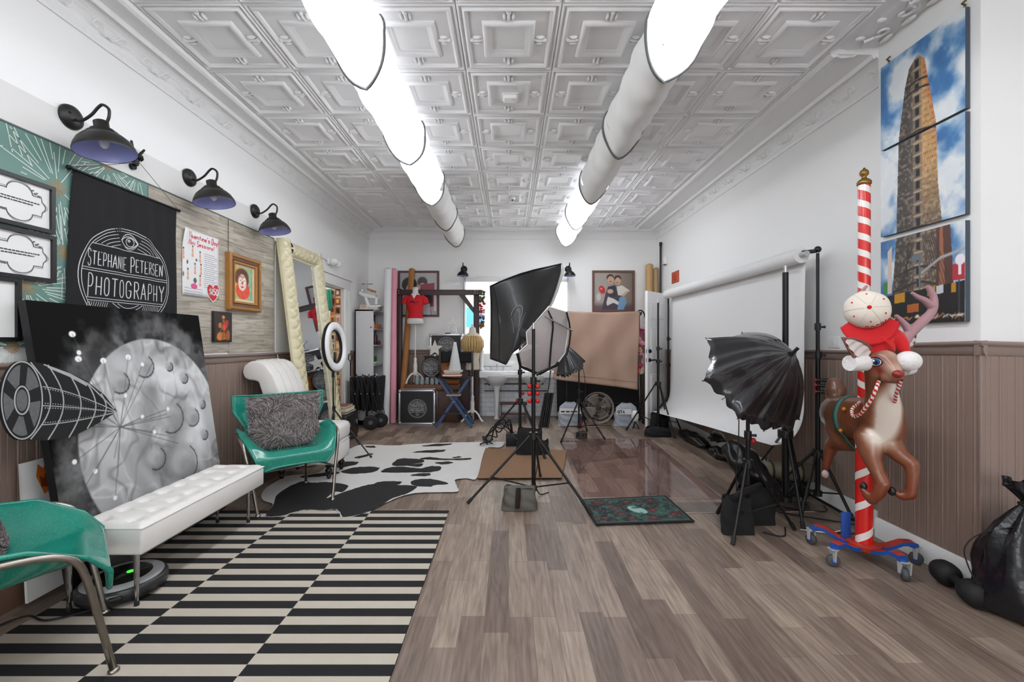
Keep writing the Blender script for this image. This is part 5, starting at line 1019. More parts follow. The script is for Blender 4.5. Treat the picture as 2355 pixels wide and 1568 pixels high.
# ================================================================ trunk and the things stacked on it
M_tr = mat('brown_leather_trunk', '#4b2a1e', .5, vary=.35, vscale=7, bump=.2, bscale=30); M_trl = mat('trunk_lid', '#6b4026', .5, vary=.3, vscale=9)
TX0, TX1, TY0, TY1, TZ = -1.67, -.79, 6.98, 7.20, .60
t = thing('wooden_trunk', 'old brown trunk against the back wall carrying the dress form and jars', 'trunk', (-1.15, 7.09, 0))
MB().b2((TX0, TY0, .0), (TX1, TY1+.0, .50), .01).build('body', M_tr, t); MB().b2((TX0-.012, TY0-.012, .50), (TX1+.012, TY1, TZ), .02).build('lid', M_trl, t)
for x in (-1.5, -.8): MB().b2((x-.02, TY0-.016, .05), (x+.02, TY0-.002, .50), .002).build('strap', mat('dark_strap', '#241812', .6), t)
MB().box((-.92, TY0-.018, .5), (.05, .02, .06), .004).build('latch', mat('brass', '#8c7038', .35, .9), t)
trg = 'things stacked on the trunk'
def emblem(mb, pl, x, y, R, sw, h=.001):
    c_ = lambda r, a0=0, a1=360, n=36: arc(x, y, r, r, a0, a1, n)
    mb.stroke(pl, c_(R), sw, h); mb.stroke(pl, c_(R*.92), sw*.7, h); q = lambda z: math.sqrt(max(0, .85*R*R-z*z))
    for z in (.5*R, .08*R, -.45*R): mb.stroke(pl, [(x-q(z), y+z), (x+q(z), y+z)], sw, h)
    fit(mb, pl, 'STEPHANIE PETERSEN', x-R*.78, x+R*.78, y+.16*R, .27*R, sw, .3, 1.2, 0, h); fit(mb, pl, 'PHOTOGRAPHY', x-R*.8, x+R*.8, y-.36*R, .37*R, sw*1.2, .35, 1.2, 0, h)
    mb.stroke(pl, [(x-.2*R+.4*R*i/10, y+.68*R+.13*R*math.sin(PI*i/10)) for i in range(11)], sw, h); mb.stroke(pl, [(x-.2*R+.4*R*i/10, y+.68*R-.13*R*math.sin(PI*i/10)) for i in range(11)], sw, h); mb.stroke(pl, arc(x, y+.68*R, .07*R, .07*R, 0, 360, 8), sw, h)
    for k in range(3): mb.stroke(pl, arc(x, y+.3*R, R*(.62-.1*k), R*(.52-.08*k), 25, 68, 8), sw*.8, h); mb.stroke(pl, arc(x, y+.3*R, R*(.62-.1*k), R*(.52-.08*k), 112, 155, 8), sw*.8, h)
    mb.stroke(pl, arc(x, y-.62*R, .22*R, .12*R, 180, 360, 10), sw, h); mb.stroke(pl, arc(x, y-.62*R, .12*R, .08*R, 0, 360, 10), sw, h)
M_alu = mat('aluminium_edge', '#b5b6ba', .3, .8); M_blp = mat('black_case_panel', '#151417', .5); M_emb = mat('emblem_grey', '#a7a7aa', .7)
def flight_case(x0, y0, z0, x1, y1, z1, label, er):
    t = thing('flight_case', label, 'case', ((x0+x1)/2, (y0+y1)/2, z0), 0, 'black flight cases with aluminium edges')
    MB().b2((x0+.006, y0+.006, z0+.006), (x1-.006, y1-.006, z1-.006)).build('body', M_blp, t, smooth=False)
    e = .032; mb = MB()
    for a in (x0, x1-e):
        for b in (y0, y1-e): mb.b2((a, b, z0), (a+e, b+e, z1), .004)
        for c in (z0, z1-e): mb.b2((a, y0, c), (a+e, y1, c+e), .004)
    for b in (y0, y1-e):
        for c in (z0, z1-e): mb.b2((x0, b, c), (x1, b+e, c+e), .004)
    mb.build('aluminium_edging', M_alu, t)
    for a in (x0+.024, x1-.024):
        for c in (z0+.028, z1-.028): MB().ball((a, y0+.012, c), .027, 12, 8).build('corner_ball', M_alu, t)
    pl = plane((0, y0+.005, 0), (1, 0, 0), (0, 0, 1)); mb = MB(); emblem(mb, pl, (x0+x1)/2+.01, (z0+z1)/2-.01*0-.02, er, .0045, .0015); mb.build('emblem', M_emb, t, smooth=False)
flight_case(-1.715, 6.74, 0.001, -1.14, 6.955, .545, 'black flight case with a round white emblem, on the floor before the trunk', .142)
t = thing('dark_crate', 'dark wooden crate on the trunk, under the smaller emblem case', 'crate', (-1.0, 7.33, 0)); MB().b2((-1.40, 7.225, 0), (-.66, 7.50, 1.045), .008).build('body', M_brn, t); MB().b2((-1.41, 7.215, 1.03), (-.65, 7.5, 1.05), .004).build('lid', M_brn, t)
flight_case(-1.325, 7.27, 1.052, -.775, 7.48, 1.42, 'emblem flight case standing up on the dark crate', .15)
def star_pts(cx, cz, R, r): return [(cx+(R if k % 2 == 0 else r)*math.sin(PI*k/5), cz+(R if k % 2 == 0 else r)*math.cos(PI*k/5)) for k in range(10)]
t = thing('star_outline', 'white open star outline standing on the upper flight case', 'star', (-.95, 7.36, 1.42)); mb = MB(); o_, i_ = star_pts(-.953, 1.545, .148, .062), star_pts(-.953, 1.545, .108, .042)
for k in range(10):
    a, b = o_[k], o_[(k+1) % 10]; c, d = i_[(k+1) % 10], i_[k]
    mb.prism([(a[0], 7.34, a[1]), (b[0], 7.34, b[1]), (c[0], 7.34, c[1]), (d[0], 7.34, d[1])], (0, .03, 0))
mb.build('outline', M_trimw, t, smooth=False); MB().box((-1.03, 7.36, 1.43), (.09, .05, .018), .004).build('foot', M_bp, t); 
t = thing('white_star', 'solid white wooden star leaning on the front of the dark crate', 'star', (-1.22, 7.16, 1.0)); mb = MB(); mb.prism([(x, 7.20, z) for x, z in star_pts(-1.225, 1.175, .145, .06)], (0, .022, 0)); mb.build('star', mat('white_wood_star', '#d8d4ce', .6, vary=.08), t, smooth=False); MB().tube([(-1.225, 7.215, 1.07), (-1.225, 7.235, 1.046)], .02, 6).build('peg', M_trimw, t)
t = thing('emblem_drum', 'round dark tin lid with the studio emblem, standing on the trunk behind jars', 'tin', (-1.27, 7.14, TZ)); MB().lathe([(0, -.035), (.155, -.035), (.16, -.03), (.16, .03), (.152, .035), (.145, .028), (0, .028)], (-1.27, 7.14, .87), (0, -1, 0), 40).build('drum', mat('dark_tin', '#26262b', .4, .3), t)
mb = MB(); emblem(mb, plane((0, 7.112, 0), (1, 0, 0), (0, 0, 1)), -1.27, .87, .145, .0045, .0012); mb.build('emblem', M_emb, t, smooth=False); MB().b2((-1.35, 7.10, TZ+.001), (-1.19, 7.18, .725), .006).build('plinth', M_bp, t)
M_jar = mat('jar_glass', '#c6d2d2', .1, trans=.6, ior=1.3, vary=.2)
for i, (x, r, h, lb) in enumerate(((-1.475, .035, .155, 'tall clear glass jar at the left end of the row on the trunk'), (-1.395, .038, .10, 'wide clear glass jar, second of the row on the trunk'), (-1.315, .033, .11, 'round glass jar with a metal lid in front of the emblem tin'), (-1.235, .034, .095, 'short glass jar fourth along the row on the trunk'), (-1.16, .03, .105, 'glass jar at the right end of the row beside the black chair back'))):
    t = thing('glass_jar', lb, 'jar', (x, 7.015, TZ), 0, 'glass jars on the trunk'); MB().lathe([(0, .002), (r*.95, .002), (r, .012), (r, h*.7), (r*.72, h*.82), (r*.72, h*.9)], (x, 7.015, TZ), n=18).build('glass', M_jar, t); MB().lathe([(r*.78, h*.88), (r*.78, h), (0, h)], (x, 7.015, TZ), n=18).build('lid', M_sil, t); MB().lathe([(0, .004), (r*.8, .004), (r*.8, h*.45), (0, h*.5)], (x, 7.015, TZ), n=12).build('contents', mat('jar_contents', ('#4a5a56'), .6), t)
t = thing('tan_suitcase', 'tan leather suitcase standing on the trunk behind the director chair', 'suitcase', (-.93, 7.1, TZ)); MB().b2((-1.115, 7.02, TZ+.001), (-.795, 7.19, .99), .02).build('body', mat('tan_leather', '#96561f', .45, vary=.3, vscale=8), t); MB().b2((-1.12, 7.012, .80), (-.79, 7.195, .812), .003).build('seam', mat('dark_tan', '#4a2a12', .5), t); MB().tube([(-.99, 7.015, .9), (-.97, 6.995, .92), (-.89, 6.995, .92), (-.87, 7.015, .9)], .009, 6).build('handle', mat('dark_tan', '#4a2a12'), t)
# dress forms
def dress_form(x, y, z0, label, ztor, torso, mts, stem, feet, grp, zt):
    t = thing('dress_form', label, 'dress form', (x, y, z0), 0, grp); return t
M_df = mat('form_white', '#d9d8d6', .6); M_red = mat('red_shirt', '#c8101f', .75, bump=.15, bscale=40); M_wht = mat('white_painted_wood', '#dcd9d6', .4)
def torso(mb, x, y, prof):   # (z, half width, half depth, y shift)
    n = 28; P_ = [[(x+w_*math.cos(2*PI*k/n)*1, y+dy+d*math.sin(2*PI*k/n), z) for k in range(n)] for z, w_, d, dy in prof]
    vs = [p for r_ in P_ for p in r_]; fs = []
    for i in range(len(P_)-1):
        for k in range(n): fs.append((i*n+k, i*n+(k+1) % n, (i+1)*n+(k+1) % n, (i+1)*n+k))
    fs.append(tuple(range(n-1, -1, -1))); fs.append(tuple((len(P_)-1)*n+k for k in range(n))); mb.add(vs, fs)
def form_stand(t, x, y, z0, ztop, r=.011, tw=1, an=(200, 340, 90)):
    MB().cyl((x, y, z0+.34), (x, y, ztop), r, n=12).build('pole', M_wht, t)
    MB().lathe([(.02, .13), (.036, .15), (.04, .19), (.03, .22), (.034, .3), (.022, .37), (.028, .40), (.018, .42), (.012, .43)], (x, y, z0), n=18).build('turned_stem', M_wht, t)
    for a in an:
        c_, s_ = math.cos(math.radians(a)), math.sin(math.radians(a)); pts = [(x+c_*q, y+s_*q, z0+h) for q, h in ((.0, .17), (.05, .165), (.10, .12), (.135, .06), (.17*tw, .018), (.19*tw, .014))]
        MB().tube(bez(pts, 5), .0155, 8).build('leg', M_wht, t)
x, y = -1.53, 7.12; t = thing('dress_form', 'white dress form in a red T-shirt standing on the trunk', 'dress form', (x, y, TZ), 0, 'dress forms')
zb = 1.575; MBt = MB(); torso(MBt, x, y, [(zb, .125, .09, 0), (zb+.01, .135, .10, 0), (zb+.06, .135, .10, 0), (zb+.12, .115, .088, 0), (zb+.18, .098, .08, 0), (zb+.26, .12, .09, 0), (zb+.33, .135, .105, -.01), (zb+.40, .14, .09, 0), (zb+.45, .125, .07, 0), (zb+.485, .075, .055, .005), (zb+.51, .048, .045, .01), (zb+.60, .042, .042, .01), (zb+.61, .02, .02, .01)]); MBt.build('torso', M_df, t, angle=60)
MBt = MB(); torso(MBt, x, y, [(zb+.095, .130, .10, 0), (zb+.13, .122, .096, 0), (zb+.18, .106, .088, 0), (zb+.26, .128, .098, 0), (zb+.33, .143, .113, -.01), (zb+.40, .15, .10, 0), (zb+.452, .135, .08, 0), (zb+.478, .085, .066, .005)]); sh = MBt.build('shirt', M_red, t, angle=60)
for s_ in (-1, 1): MB().tube([(x+s_*.10, y, zb+.44), (x+s_*.155, y, zb+.40), (x+s_*.175, y, zb+.33)], [.05, .056, .052], 14).build('sleeve', M_red, sh)
mb = MB(); vp = plane((0, y-.108, 0), (1, 0, 0), (0, .12, .99)); vp2 = lambda a, b, h=0: Vector((a, y-.118-h+.6*(a-x)**2/.15, b))
mb.add([(x-.042, y-.076, zb+.482), (x+.042, y-.076, zb+.482), (x, y-.113, zb+.405)], [(0, 1, 2)]); mb.build('neckline', M_df, sh, smooth=False)
mb = MB(); pp = [(-.075, .0), (-.05, .022), (-.02, .01), (0, .03), (.03, .012), (.06, .025), (.085, 0)]
for k in range(6): mb.ball(vp2(x-.062+k*.025, zb+.345+.012*math.sin(k*1.3)), (.014, .004, .022), 8, 5)
mb.build('shirt_print', mat('shirt_print', '#5a0c14', .8), sh); form_stand(t, x, y, TZ, zb+.01, .0095, .85, (205, 25, 110))
x, y = -.585, 7.02; t = thing('dress_form', 'antique dress form draped in gold and cream cloth on a white turned stand', 'dress form', (x, y, 0), 0, 'dress forms')
MBt = MB(); zb = .835; torso(MBt, x, y, [(zb, .10, .08, 0), (zb+.02, .115, .09, 0), (zb+.16, .10, .085, 0), (zb+.30, .125, .10, 0), (zb+.42, .155, .10, 0), (zb+.50, .165, .09, 0), (zb+.56, .13, .075, 0), (zb+.6, .06, .055, 0), (zb+.68, .048, .046, 0), (zb+.69, .02, .02, 0)]); MBt.build('torso', mat('old_cream_form', '#d2c7b4', .6, vary=.1), t, angle=60)
MB().lathe([(.02, 0), (.024, .012), (.012, .02), (.018, .035), (.008, .05), (0, .055)], (x, y, zb+.69), n=14).build('finial', M_wht, t)
mb = MB()
for k in range(11): a = -2.9+k*.27; mb.tube([(x+.13*math.cos(a), y+.085*math.sin(a)-.015, zb+.55-.02*abs(k-5)/5), (x+.165*math.cos(a), y+.11*math.sin(a)-.01, zb+.46), (x+.17*math.cos(a), y+.115*math.sin(a)-.008, zb+.38), (x+.13*math.cos(a), y+.105*math.sin(a), zb+.28)], [.018, .026, .024, .012], 6)
mb.build('gold_drape', mat('gold_satin', '#b89a64', .35, vary=.3, vscale=20), t); form_stand(t, x, y, 0, zb+.01, .014, 1.0)
# ================================================================ tall director chair with things on its seat
M_blu = mat('blue_painted_wood', '#2f4a70', .45, vary=.15); M_bkc = mat('black_canvas_cloth', '#161517', .9)
t = thing('director_chair', 'tall blue folding director chair with a black canvas seat and back', 'chair', (-.83, 6.66, 0))
yf, yb = 6.52, 6.84
for yy, nm in ((yf, 0), (yb, 1)):
    for (xa, xb_) in ((-1.09, -.60), (-.56, -1.06)):
        y_ = yy+(.03 if xa < -.8 else 0); w_ = .024
        l = MB().hexa([(xa-w_, y_-.012, .012), (xa+w_, y_-.012, .012), (xa+w_, y_+.012, .012), (xa-w_, y_+.012, .012), (xb_-w_, y_-.012, .745), (xb_+w_, y_-.012, .745), (xb_+w_, y_+.012, .745), (xb_-w_, y_+.012, .745)]).build('leg', M_blu, t, smooth=False)
        MB().lathe([(.016, 0), (.016, .012)], (xa, y_, .001), n=12).build('foot', M_rub, l)
    MB().ball((-.826, yy-.015, .385), .012, 8, 5).build('pivot_bolt', M_chr, t)
mb = MB().grid(lambda a, b: (-1.075+.49*a, yf-.02+(yb-yf+.06)*b, .752-.03*math.sin(PI*a)), 12, 6); s_ = mb.build('seat', M_bkc, t); solid(s_, .01)
for xx in (-1.085, -.575): MB().b2((xx-.015, yb-.0, .74), (xx+.015, yb+.03, 1.14), .004).build('back_post', M_bp, t)
b_ = MB().grid(lambda a, b: (-1.09+.52*a, yb+.03+.03*math.sin(PI*a), .955+.175*b), 12, 6).build('back', M_bkc, t); solid(b_, .008)
for yy in (6.50, 6.56): MB().b2((-.935, yy, .475), (-.72, yy+.05, .497), .004).build('foot_rest_slat', mat('pale_wood_slat', '#b08a70', .5), t)
for yy in (6.53, 6.83): MB().b2((-1.02, yy-.01, .2), (-.63, yy+.01, .225)).build('stretcher', M_bp, t)
sg = 'books and papers on the director chair'
book((-1.005, 6.56, .764), (-.72, 6.78, .80), '#b02a36', 'red folder at the bottom of the pile on the director chair', sg, name='folder'); book((-.98, 6.57, .801), (-.73, 6.78, .83), '#3a3530', 'dark book in the middle of the pile on the director chair', sg); book((-.985, 6.56, .831), (-.71, 6.78, .853), '#d6cdbd', 'cream book on top of the pile on the director chair', sg)
t = thing('white_cone', 'tall white paper cone standing on the books on the director chair', 'cone', (-.825, 6.67, .854)); MB().lathe([(.095, 0), (.097, .004), (.022, .42), (.0, .421)], (-.825, 6.67, .854), n=36).build('cone', mat('white_card', '#d4d6d8', .6), t); MB().lathe([(.0225, .40), (.0235, .425), (.019, .428), (0, .428)], (-.825, 6.67, .854), n=24).build('tip', M_trimw, t)
# garland of flowers and hats on the right post
t = thing('flower_garland', 'garland of dark, red and blue flowers hanging on the right timber post', 'garland', (-.45, 7.2, 1.55)); rr = random.Random(4)
for z0, z1, col, n in ((1.95, 2.13, '#5a5a48', 14), (1.78, 1.93, '#b8342c', 10), (1.70, 1.80, '#c9c3c0', 7), (1.6, 1.7, '#3a4a78', 7), (1.52, 1.62, '#7a6238', 10), (1.50, 1.58, '#dcd8d0', 5)):
    mb = MB()
    for _ in range(n): c_ = (-.455+rr.uniform(-.03, .05), 7.17+rr.uniform(-.03, .03), rr.uniform(z0, z1)); mb.ball(c_, (rr.uniform(.018, .035), rr.uniform(.02, .03), rr.uniform(.014, .03)), 8, 5)
    o = mb.build('flower_cluster', mat('flower_'+col[1:], col, .8), t); o['kind'] = 'stuff'
MB().tube([(-.46, 7.19, 2.14), (-.455, 7.18, 1.8), (-.455, 7.18, 1.5)], .006, 5).build('vine', mat('vine_green', '#3c4a30', .8), t)
# plaster column ornament beside the sink
t = thing('plaster_column', 'white plaster column ornament on the left end of the sink', 'ornament', (-.47, 7.36, .81)); MB().lathe([(.05, 0), (.05, .03), (.035, .045), (.04, .1), (.036, .12), (.042, .16), (.036, .2), (.04, .27), (.05, .30), (.045, .33), (.02, .36), (.035, .42), (.02, .46), (0, .47)], (-.465, 7.36, .812), n=20).build('column', M_trimw, t)
# ================================================================ vintage double sink
M_por = mat('white_porcelain', '#e4e5e6', .12, coat=.6); sx0, sx1 = -.48, .74
t = thing('vintage_sink', 'wide white vintage sink with backsplash and a tapered pedestal leg, under the window', 'sink', (.1, 7.3, 0))
def basin(a, b):
    x_ = sx0+(sx1-sx0)*a; y_ = 7.06+(7.45-7.06)*b; z = .80
    for c_ in (-.2, .42): q = max(0, 1-((x_-c_)/.26)**4-((y_-7.24)/.15)**4); z -= .14*min(1, q*1.6)
    return (x_, y_, z)
MB().grid(basin, 60, 24).build('basin', M_por, t, angle=60); MB().b2((sx0, 7.05, .70), (sx1, 7.075, .806), .012).build('front_apron', M_por, t); MB().b2((sx0, 7.06, .735), (sx0+.02, 7.47, .805), .006).build('side', M_por, t); MB().b2((sx1-.02, 7.06, .735), (sx1, 7.47, .805), .006).build('side', M_por, t)
for c_ in (-.2, .42): MB().lathe([(.25, .73), (.23, .68), (.15, .60), (.07, .55), (.03, .53), (0, .53)], (c_, 7.25, 0), n=28, caps=False).build('bowl_underside', M_por, t)
MB().b2((sx0, 7.45, .74), (sx1, 7.53, 1.09), .014).build('backsplash', M_por, t); 
for c_ in (-.2,): MB().lathe([(.05, 0), (.05, .02), (.036, .04), (.03, .06), (.034, .3), (.05, .5), (.10, .6)], (c_, 7.25, .001), n=22).build('pedestal_leg', M_por, t)
for c_ in (-.2, .42):
    MB().tube(bez([(c_, 7.44, .80), (c_, 7.43, .93), (c_, 7.38, .97), (c_, 7.32, .92)], 6), .011, 8).build('faucet', M_chr, t)
    for s_ in (-.11, .11): MB().tube([(c_+s_, 7.42, .80), (c_+s_, 7.42, .85), (c_+s_-.02, 7.40, .87)], .009, 8).build('tap', M_chr, t)
mb = MB(); sp_ = plane((0, 7.449, 0), (1, 0, 0), (0, 0, 1)); scribble(mb, sp_, -.45, .865, .5, .012, .012, random.Random(8), .001); mb.build('faded_print', mat('grey_print', '#707274', .6), t, smooth=False)
M_pipe = mat('dark_pipe', '#3b3837', .4, .6); MB().tube([(-.42, 7.5, .56), (.6, 7.5, .56)], .011, 8).build('water_pipe', M_pipe, t); MB().tube([(-.42, 7.5, .44), (.66, 7.5, .44)], .009, 8).build('water_pipe', M_pipe, t); MB().tube(bez([(.42, 7.25, .53), (.42, 7.25, .47), (.42, 7.38, .46), (.42, 7.5, .50)], 6), .02, 8).build('drain_trap', M_pipe, t); MB().tube(bez([(-.32, 7.5, .62), (-.36, 7.45, .60), (-.33, 7.44, .54)], 5), .012, 8).build('valve', M_pipe, t)
# step stool
M_mah = mat('dark_mahogany', '#3f2019', .4); t = thing('step_stool', 'small two-step dark red wooden stool under the sink', 'stool', (.05, 7.05, 0))
MB().b2((-.15, 6.98, .275), (.30, 7.18, .30), .006).build('top_step', M_mah, t); MB().b2((-.12, 6.84, .13), (.27, 7.0, .15), .005).build('lower_step', M_mah, t)
for x_ in (-.13, .26): MB().hexa([(x_, 6.84, 0), (x_+.022, 6.84, 0), (x_+.022, 7.18, 0), (x_, 7.18, 0), (x_, 7.0, .276), (x_+.022, 7.0, .276), (x_+.022, 7.18, .276), (x_, 7.18, .276)]).build('side_panel', M_mah, t, smooth=False)
# ================================================================ garment rack under a beige cloth
M_bei = mat('beige_cloth', '#b39684', .9, bump=.15, bscale=14); ry = 6.95
t = thing('garment_rack', 'black garment rack holding the beige cloth and floral clothes', 'rack', (1.5, ry, 0))
MB().cyl((.90, ry, 1.75), (2.13, ry, 1.75), .012).build('top_rail', M_bp, t)
for x_ in (.925, 2.11): MB().cyl((x_, ry, .09), (x_, ry, 1.76), .014).build('post', M_bp, t); MB().cyl((x_, ry-.17, .07), (x_, ry+.17, .07), .014).build('foot_bar', M_bp, t); [MB().lathe([(.0, 0), (.025, .005), (.028, .03), (.02, .055)], (x_, ry+s_*.15, .003), n=12).build('castor', M_rub, t) for s_ in (-1, 1)]
MB().cyl((.925, ry, .30), (2.11, ry, .30), .010).build('lower_rail', M_bp, t)
def drape(a, b):
    x0_ = .925-.23*b+.0; x1_ = 2.085-.06*b; x_ = x0_+(x1_-x0_)*a; z = 1.775-(1.075+.165*a)*b-.02*math.sin(PI*a)*(1-b)
    return Vector((x_, ry-.035-.06*b+.030*math.sin(a*9+b*2)*b+.020*math.sin(a*23-b*4)*b+.012*math.sin(a*14+b*9)+.02*math.exp(-((a-.42)/.09)**2)*(b-.2)*(b > .2), z))
mb = MB().grid(drape, 60, 40); mb.tube([drape(i/59, .905)+Vector((0, -.004, 0)) for i in range(60)], .005, 5)
c_ = mb.build('beige_cloth_drape', M_bei, None, angle=180, loc=(1.5, ry, .7)); tag(c_, 'large beige pink cloth draped over the garment rack', 'cloth'); solid(c_, .006)
def floral():
    m = bpy.data.materials.new('floral_print'); m.use_nodes = True; nt = m.node_tree; N = nt.nodes.new; L = nt.links.new; tc = N('ShaderNodeTexCoord'); v = N('ShaderNodeTexVoronoi'); v.inputs['Scale'].default_value = 9; L(tc.outputs['Object'], v.inputs['Vector'])
    r_ = N('ShaderNodeValToRGB'); r_.color_ramp.interpolation = 'CONSTANT'; e = r_.color_ramp.elements
    for i, c in enumerate(('#b8325c', '#d8cfb8', '#c78aa8', '#6a5f58', '#a02838', '#d9b48a', '#a1489a')):
        el = e[i] if i < 2 else e.new(i/7); el.position = i/7; el.color = lin(c)+(1,)
    s_ = N('ShaderNodeSeparateColor'); L(v.outputs['Color'], s_.inputs[0]); n = N('ShaderNodeTexNoise'); n.inputs['Scale'].default_value = 30; L(tc.outputs['Object'], n.inputs['Vector']); ad = N('ShaderNodeMath'); ad.operation = 'MULTIPLY_ADD'; ad.inputs[1].default_value = .35; L(n.outputs['Fac'], ad.inputs[0]); L(s_.outputs[0], ad.inputs[2]); sb = N('ShaderNodeMath'); sb.inputs[1].default_value = -.17; L(ad.outputs[0], sb.inputs[0])
    L(sb.outputs[0], r_.inputs[0]); L(r_.outputs[0], nt.nodes['Principled BSDF'].inputs['Base Color']); nt.nodes['Principled BSDF'].inputs['Roughness'].default_value = .9; return m
t = thing('floral_dress', 'pink and green floral garment hanging at the right end of the garment rack', 'garment', (2.13, ry, .72)); MB().pbev([(2.03, ry-.02, .74), (2.165, ry-.02, .78), (2.185, ry-.02, 1.45), (2.15, ry-.02, 1.70), (2.08, ry-.02, 1.73), (2.06, ry-.02, 1.5)], (0, .12, 0), .02).build('dress', floral(), t); MB().tube(bez([(2.04, ry+.02, 1.745), (2.1, ry+.02, 1.79), (2.16, ry+.02, 1.76), (2.185, ry+.02, 1.66), (2.17, ry-.02, 1.5)], 6), .012, 8).build('black_strap', M_bp, t)
MB().pbev([(2.09, ry-.025, 1.5), (2.17, ry-.025, 1.48), (2.175, ry-.025, 1.66), (2.13, ry-.025, 1.72), (2.09, ry-.025, 1.7)], (0, -.01, 0), .008).build('white_collar', mat('stripe_cloth', '#b9b4b2', .8, vary=.5, vscale=25), t)
t = thing('black_board', 'black board leaning behind the fan under the beige cloth', 'board', (1.45, 7.2, 0)); MB().hexa([(.80, 7.16, .02), (2.16, 7.16, .02), (2.16, 7.18, .02), (.80, 7.18, .02), (.80, 7.30, .95), (2.16, 7.30, .95), (2.16, 7.32, .95), (.80, 7.32, .95)]).build('panel', M_bkc, t, smooth=False)
MB().tube([(2.175, 7.16, .02), (2.175, 7.30, .95)], .012, 6).build('edge_strip', M_alu, t)
def bag(x0, x1, y, h, label, lab):
    t = thing('grey_plastic_bag', label, 'bag', ((x0+x1)/2, y, 0), 0, 'grey labelled plastic bags under the beige cloth'); rr = random.Random(int(x0*100))
    def f(a, b):
        th = 2*PI*a; r_ = (1-b**6*.6); x_ = (x0+x1)/2+(x1-x0)/2*(abs(math.cos(th))**.5*(1 if math.cos(th) > 0 else -1))*r_*(1-.04*b); y_ = y+.05*(abs(math.sin(th))**.6*(1 if math.sin(th) > 0 else -1))*r_
        return (x_+.008*math.sin(b*17+th*3), y_+.006*math.sin(b*23+th*5), .004+h*b+.01*math.sin(th*4)*b)
    MB().grid(f, 32, 18, cu=True).build('bag', mat('grey_plastic', '#a3a9b3', .3, bump=.3, bscale=12), t, angle=180)
    pl = plane((0, y-.062, 0), (1, 0, 0), (0, 0, 1)); a0, a1 = lab[0], lab[1]; MB().face([pl(a0, h*.55), pl(a1, h*.55), pl(a1, h*.78), pl(a0, h*.78)]).build('paper_label', M_paper, t, smooth=False); mb = MB()
    if lab[2]: fit(mb, pl, lab[2], a0+.02, a0+.55*(a1-a0), h*.60, h*.12, .012, .25, None, 0, .001)
    else: scribble(mb, pl, a0+.02, h*.64, (a1-a0)*.8, .03, .022, rr, .001)
    mb.build('lettering', M_ink2, t, smooth=False); return t
bag(.75, 1.12, 6.65, .36, 'grey plastic bag with a white label, left of the fan', (.77, 1.08, '')); bag(1.61, 1.98, 6.65, .345, 'grey plastic bag with a white label, right of the fan', (1.63, 1.86, 'QTA'))
# industrial fan
fc = Vector((1.362, 6.62, .285)); M_cage = mat('fan_wire', '#8d8178', .35, .7); t = thing('floor_fan', 'round wire-caged metal floor fan beneath the beige cloth', 'fan', (1.362, 6.62, 0)); ax = Vector((-.12, -1, .10)).normalized(); q = ax.to_track_quat('Z', 'Y').to_matrix()
pt = lambda r_, a, h: fc+q @ Vector((r_*math.cos(a), r_*math.sin(a), h))
for h, r_ in ((.045, .10), (.05, .16), (.035, .21), (0, .232), (-.06, .225), (-.08, .15)): MB().tube([pt(r_, 2*PI*k/40, h) for k in range(40)], .003 if r_ != .232 else .006, 5, closed=True).build('cage_ring', M_cage, t)
mb = MB()
for k in range(48): a = 2*PI*k/48; mb.tube([pt(.04, a, .055), pt(.12, a+.05, .058), pt(.20, a+.08, .04), pt(.232, a+.1, 0), pt(.22, a+.1, -.07)], .0016, 4)
o = mb.build('cage_wires', M_cage, t); o['kind'] = 'stuff'
for k in range(4):
    a0 = k*PI/2+.5; b_ = MB().grid(lambda a, b: pt(.04+.165*b, a0+(a-.5)*(1.25-.2*b), -.02+.03*(a-.5)), 8, 8).build('blade', mat('fan_blade', '#6b625c', .4, .5), t); solid(b_, .002)
MB().lathe([(.042, .05), (.04, .062), (.015, .068), (0, .068)], fc, ax, 20).build('badge', M_blp, t); MB().lathe([(.0, -.1), (.05, -.1), (.05, -.02), (.02, .05)], fc, ax, 16).build('motor', M_bp, t)
MB().tube([pt(.232, -PI/2-.7, 0), fc+Vector((-.2, .05, -.275)), fc+Vector((.2, .05, -.275)), pt(.232, -PI/2+.7, 0)], .010, 8).build('stand', M_cage, t); MB().tube([fc+Vector((-.2, .05, -.275)), fc+Vector((-.2, -.1, -.275)), fc+Vector((.2, -.1, -.275)), fc+Vector((.2, .05, -.275))], .010, 8).build('foot', M_cage, t)
t = thing('spray_bottle', 'small bottle with a red and white label beside the fan', 'bottle', (1.06, 6.55, 0)); MB().lathe([(.032, 0), (.034, .01), (.034, .13), (.014, .17), (.014, .2)], (1.075, 6.55, .001), n=14).build('body', mat('dark_blue_plastic', '#2a3550', .3), t); MB().lathe([(.0345, .04), (.0345, .10)], (1.075, 6.55, .001), n=14, caps=False).build('label', mat('red_label', '#c02838', .5), t); MB().lathe([(.018, .2), (.018, .23), (0, .235)], (1.075, 6.55, .001), n=12).build('cap', M_trimw, t)
t = thing('work_lamp', 'small white lamp head on a dark stand, on the floor by the open door', 'lamp', (1.87, 6.42, 0)); MB().lathe([(0, 0), (.04, .01), (.055, .06), (.05, .12), (.03, .16), (0, .165)], (1.865, 6.42, .11), n=18).build('lamp_head', M_trimw, t); [MB().tube([(1.865, 6.42, .12), (1.865+dx, 6.42+dy, .008)], .009, 6).build('leg', M_bp, t) for dx, dy in ((-.05, -.04), (.05, -.04), (0, .06))]
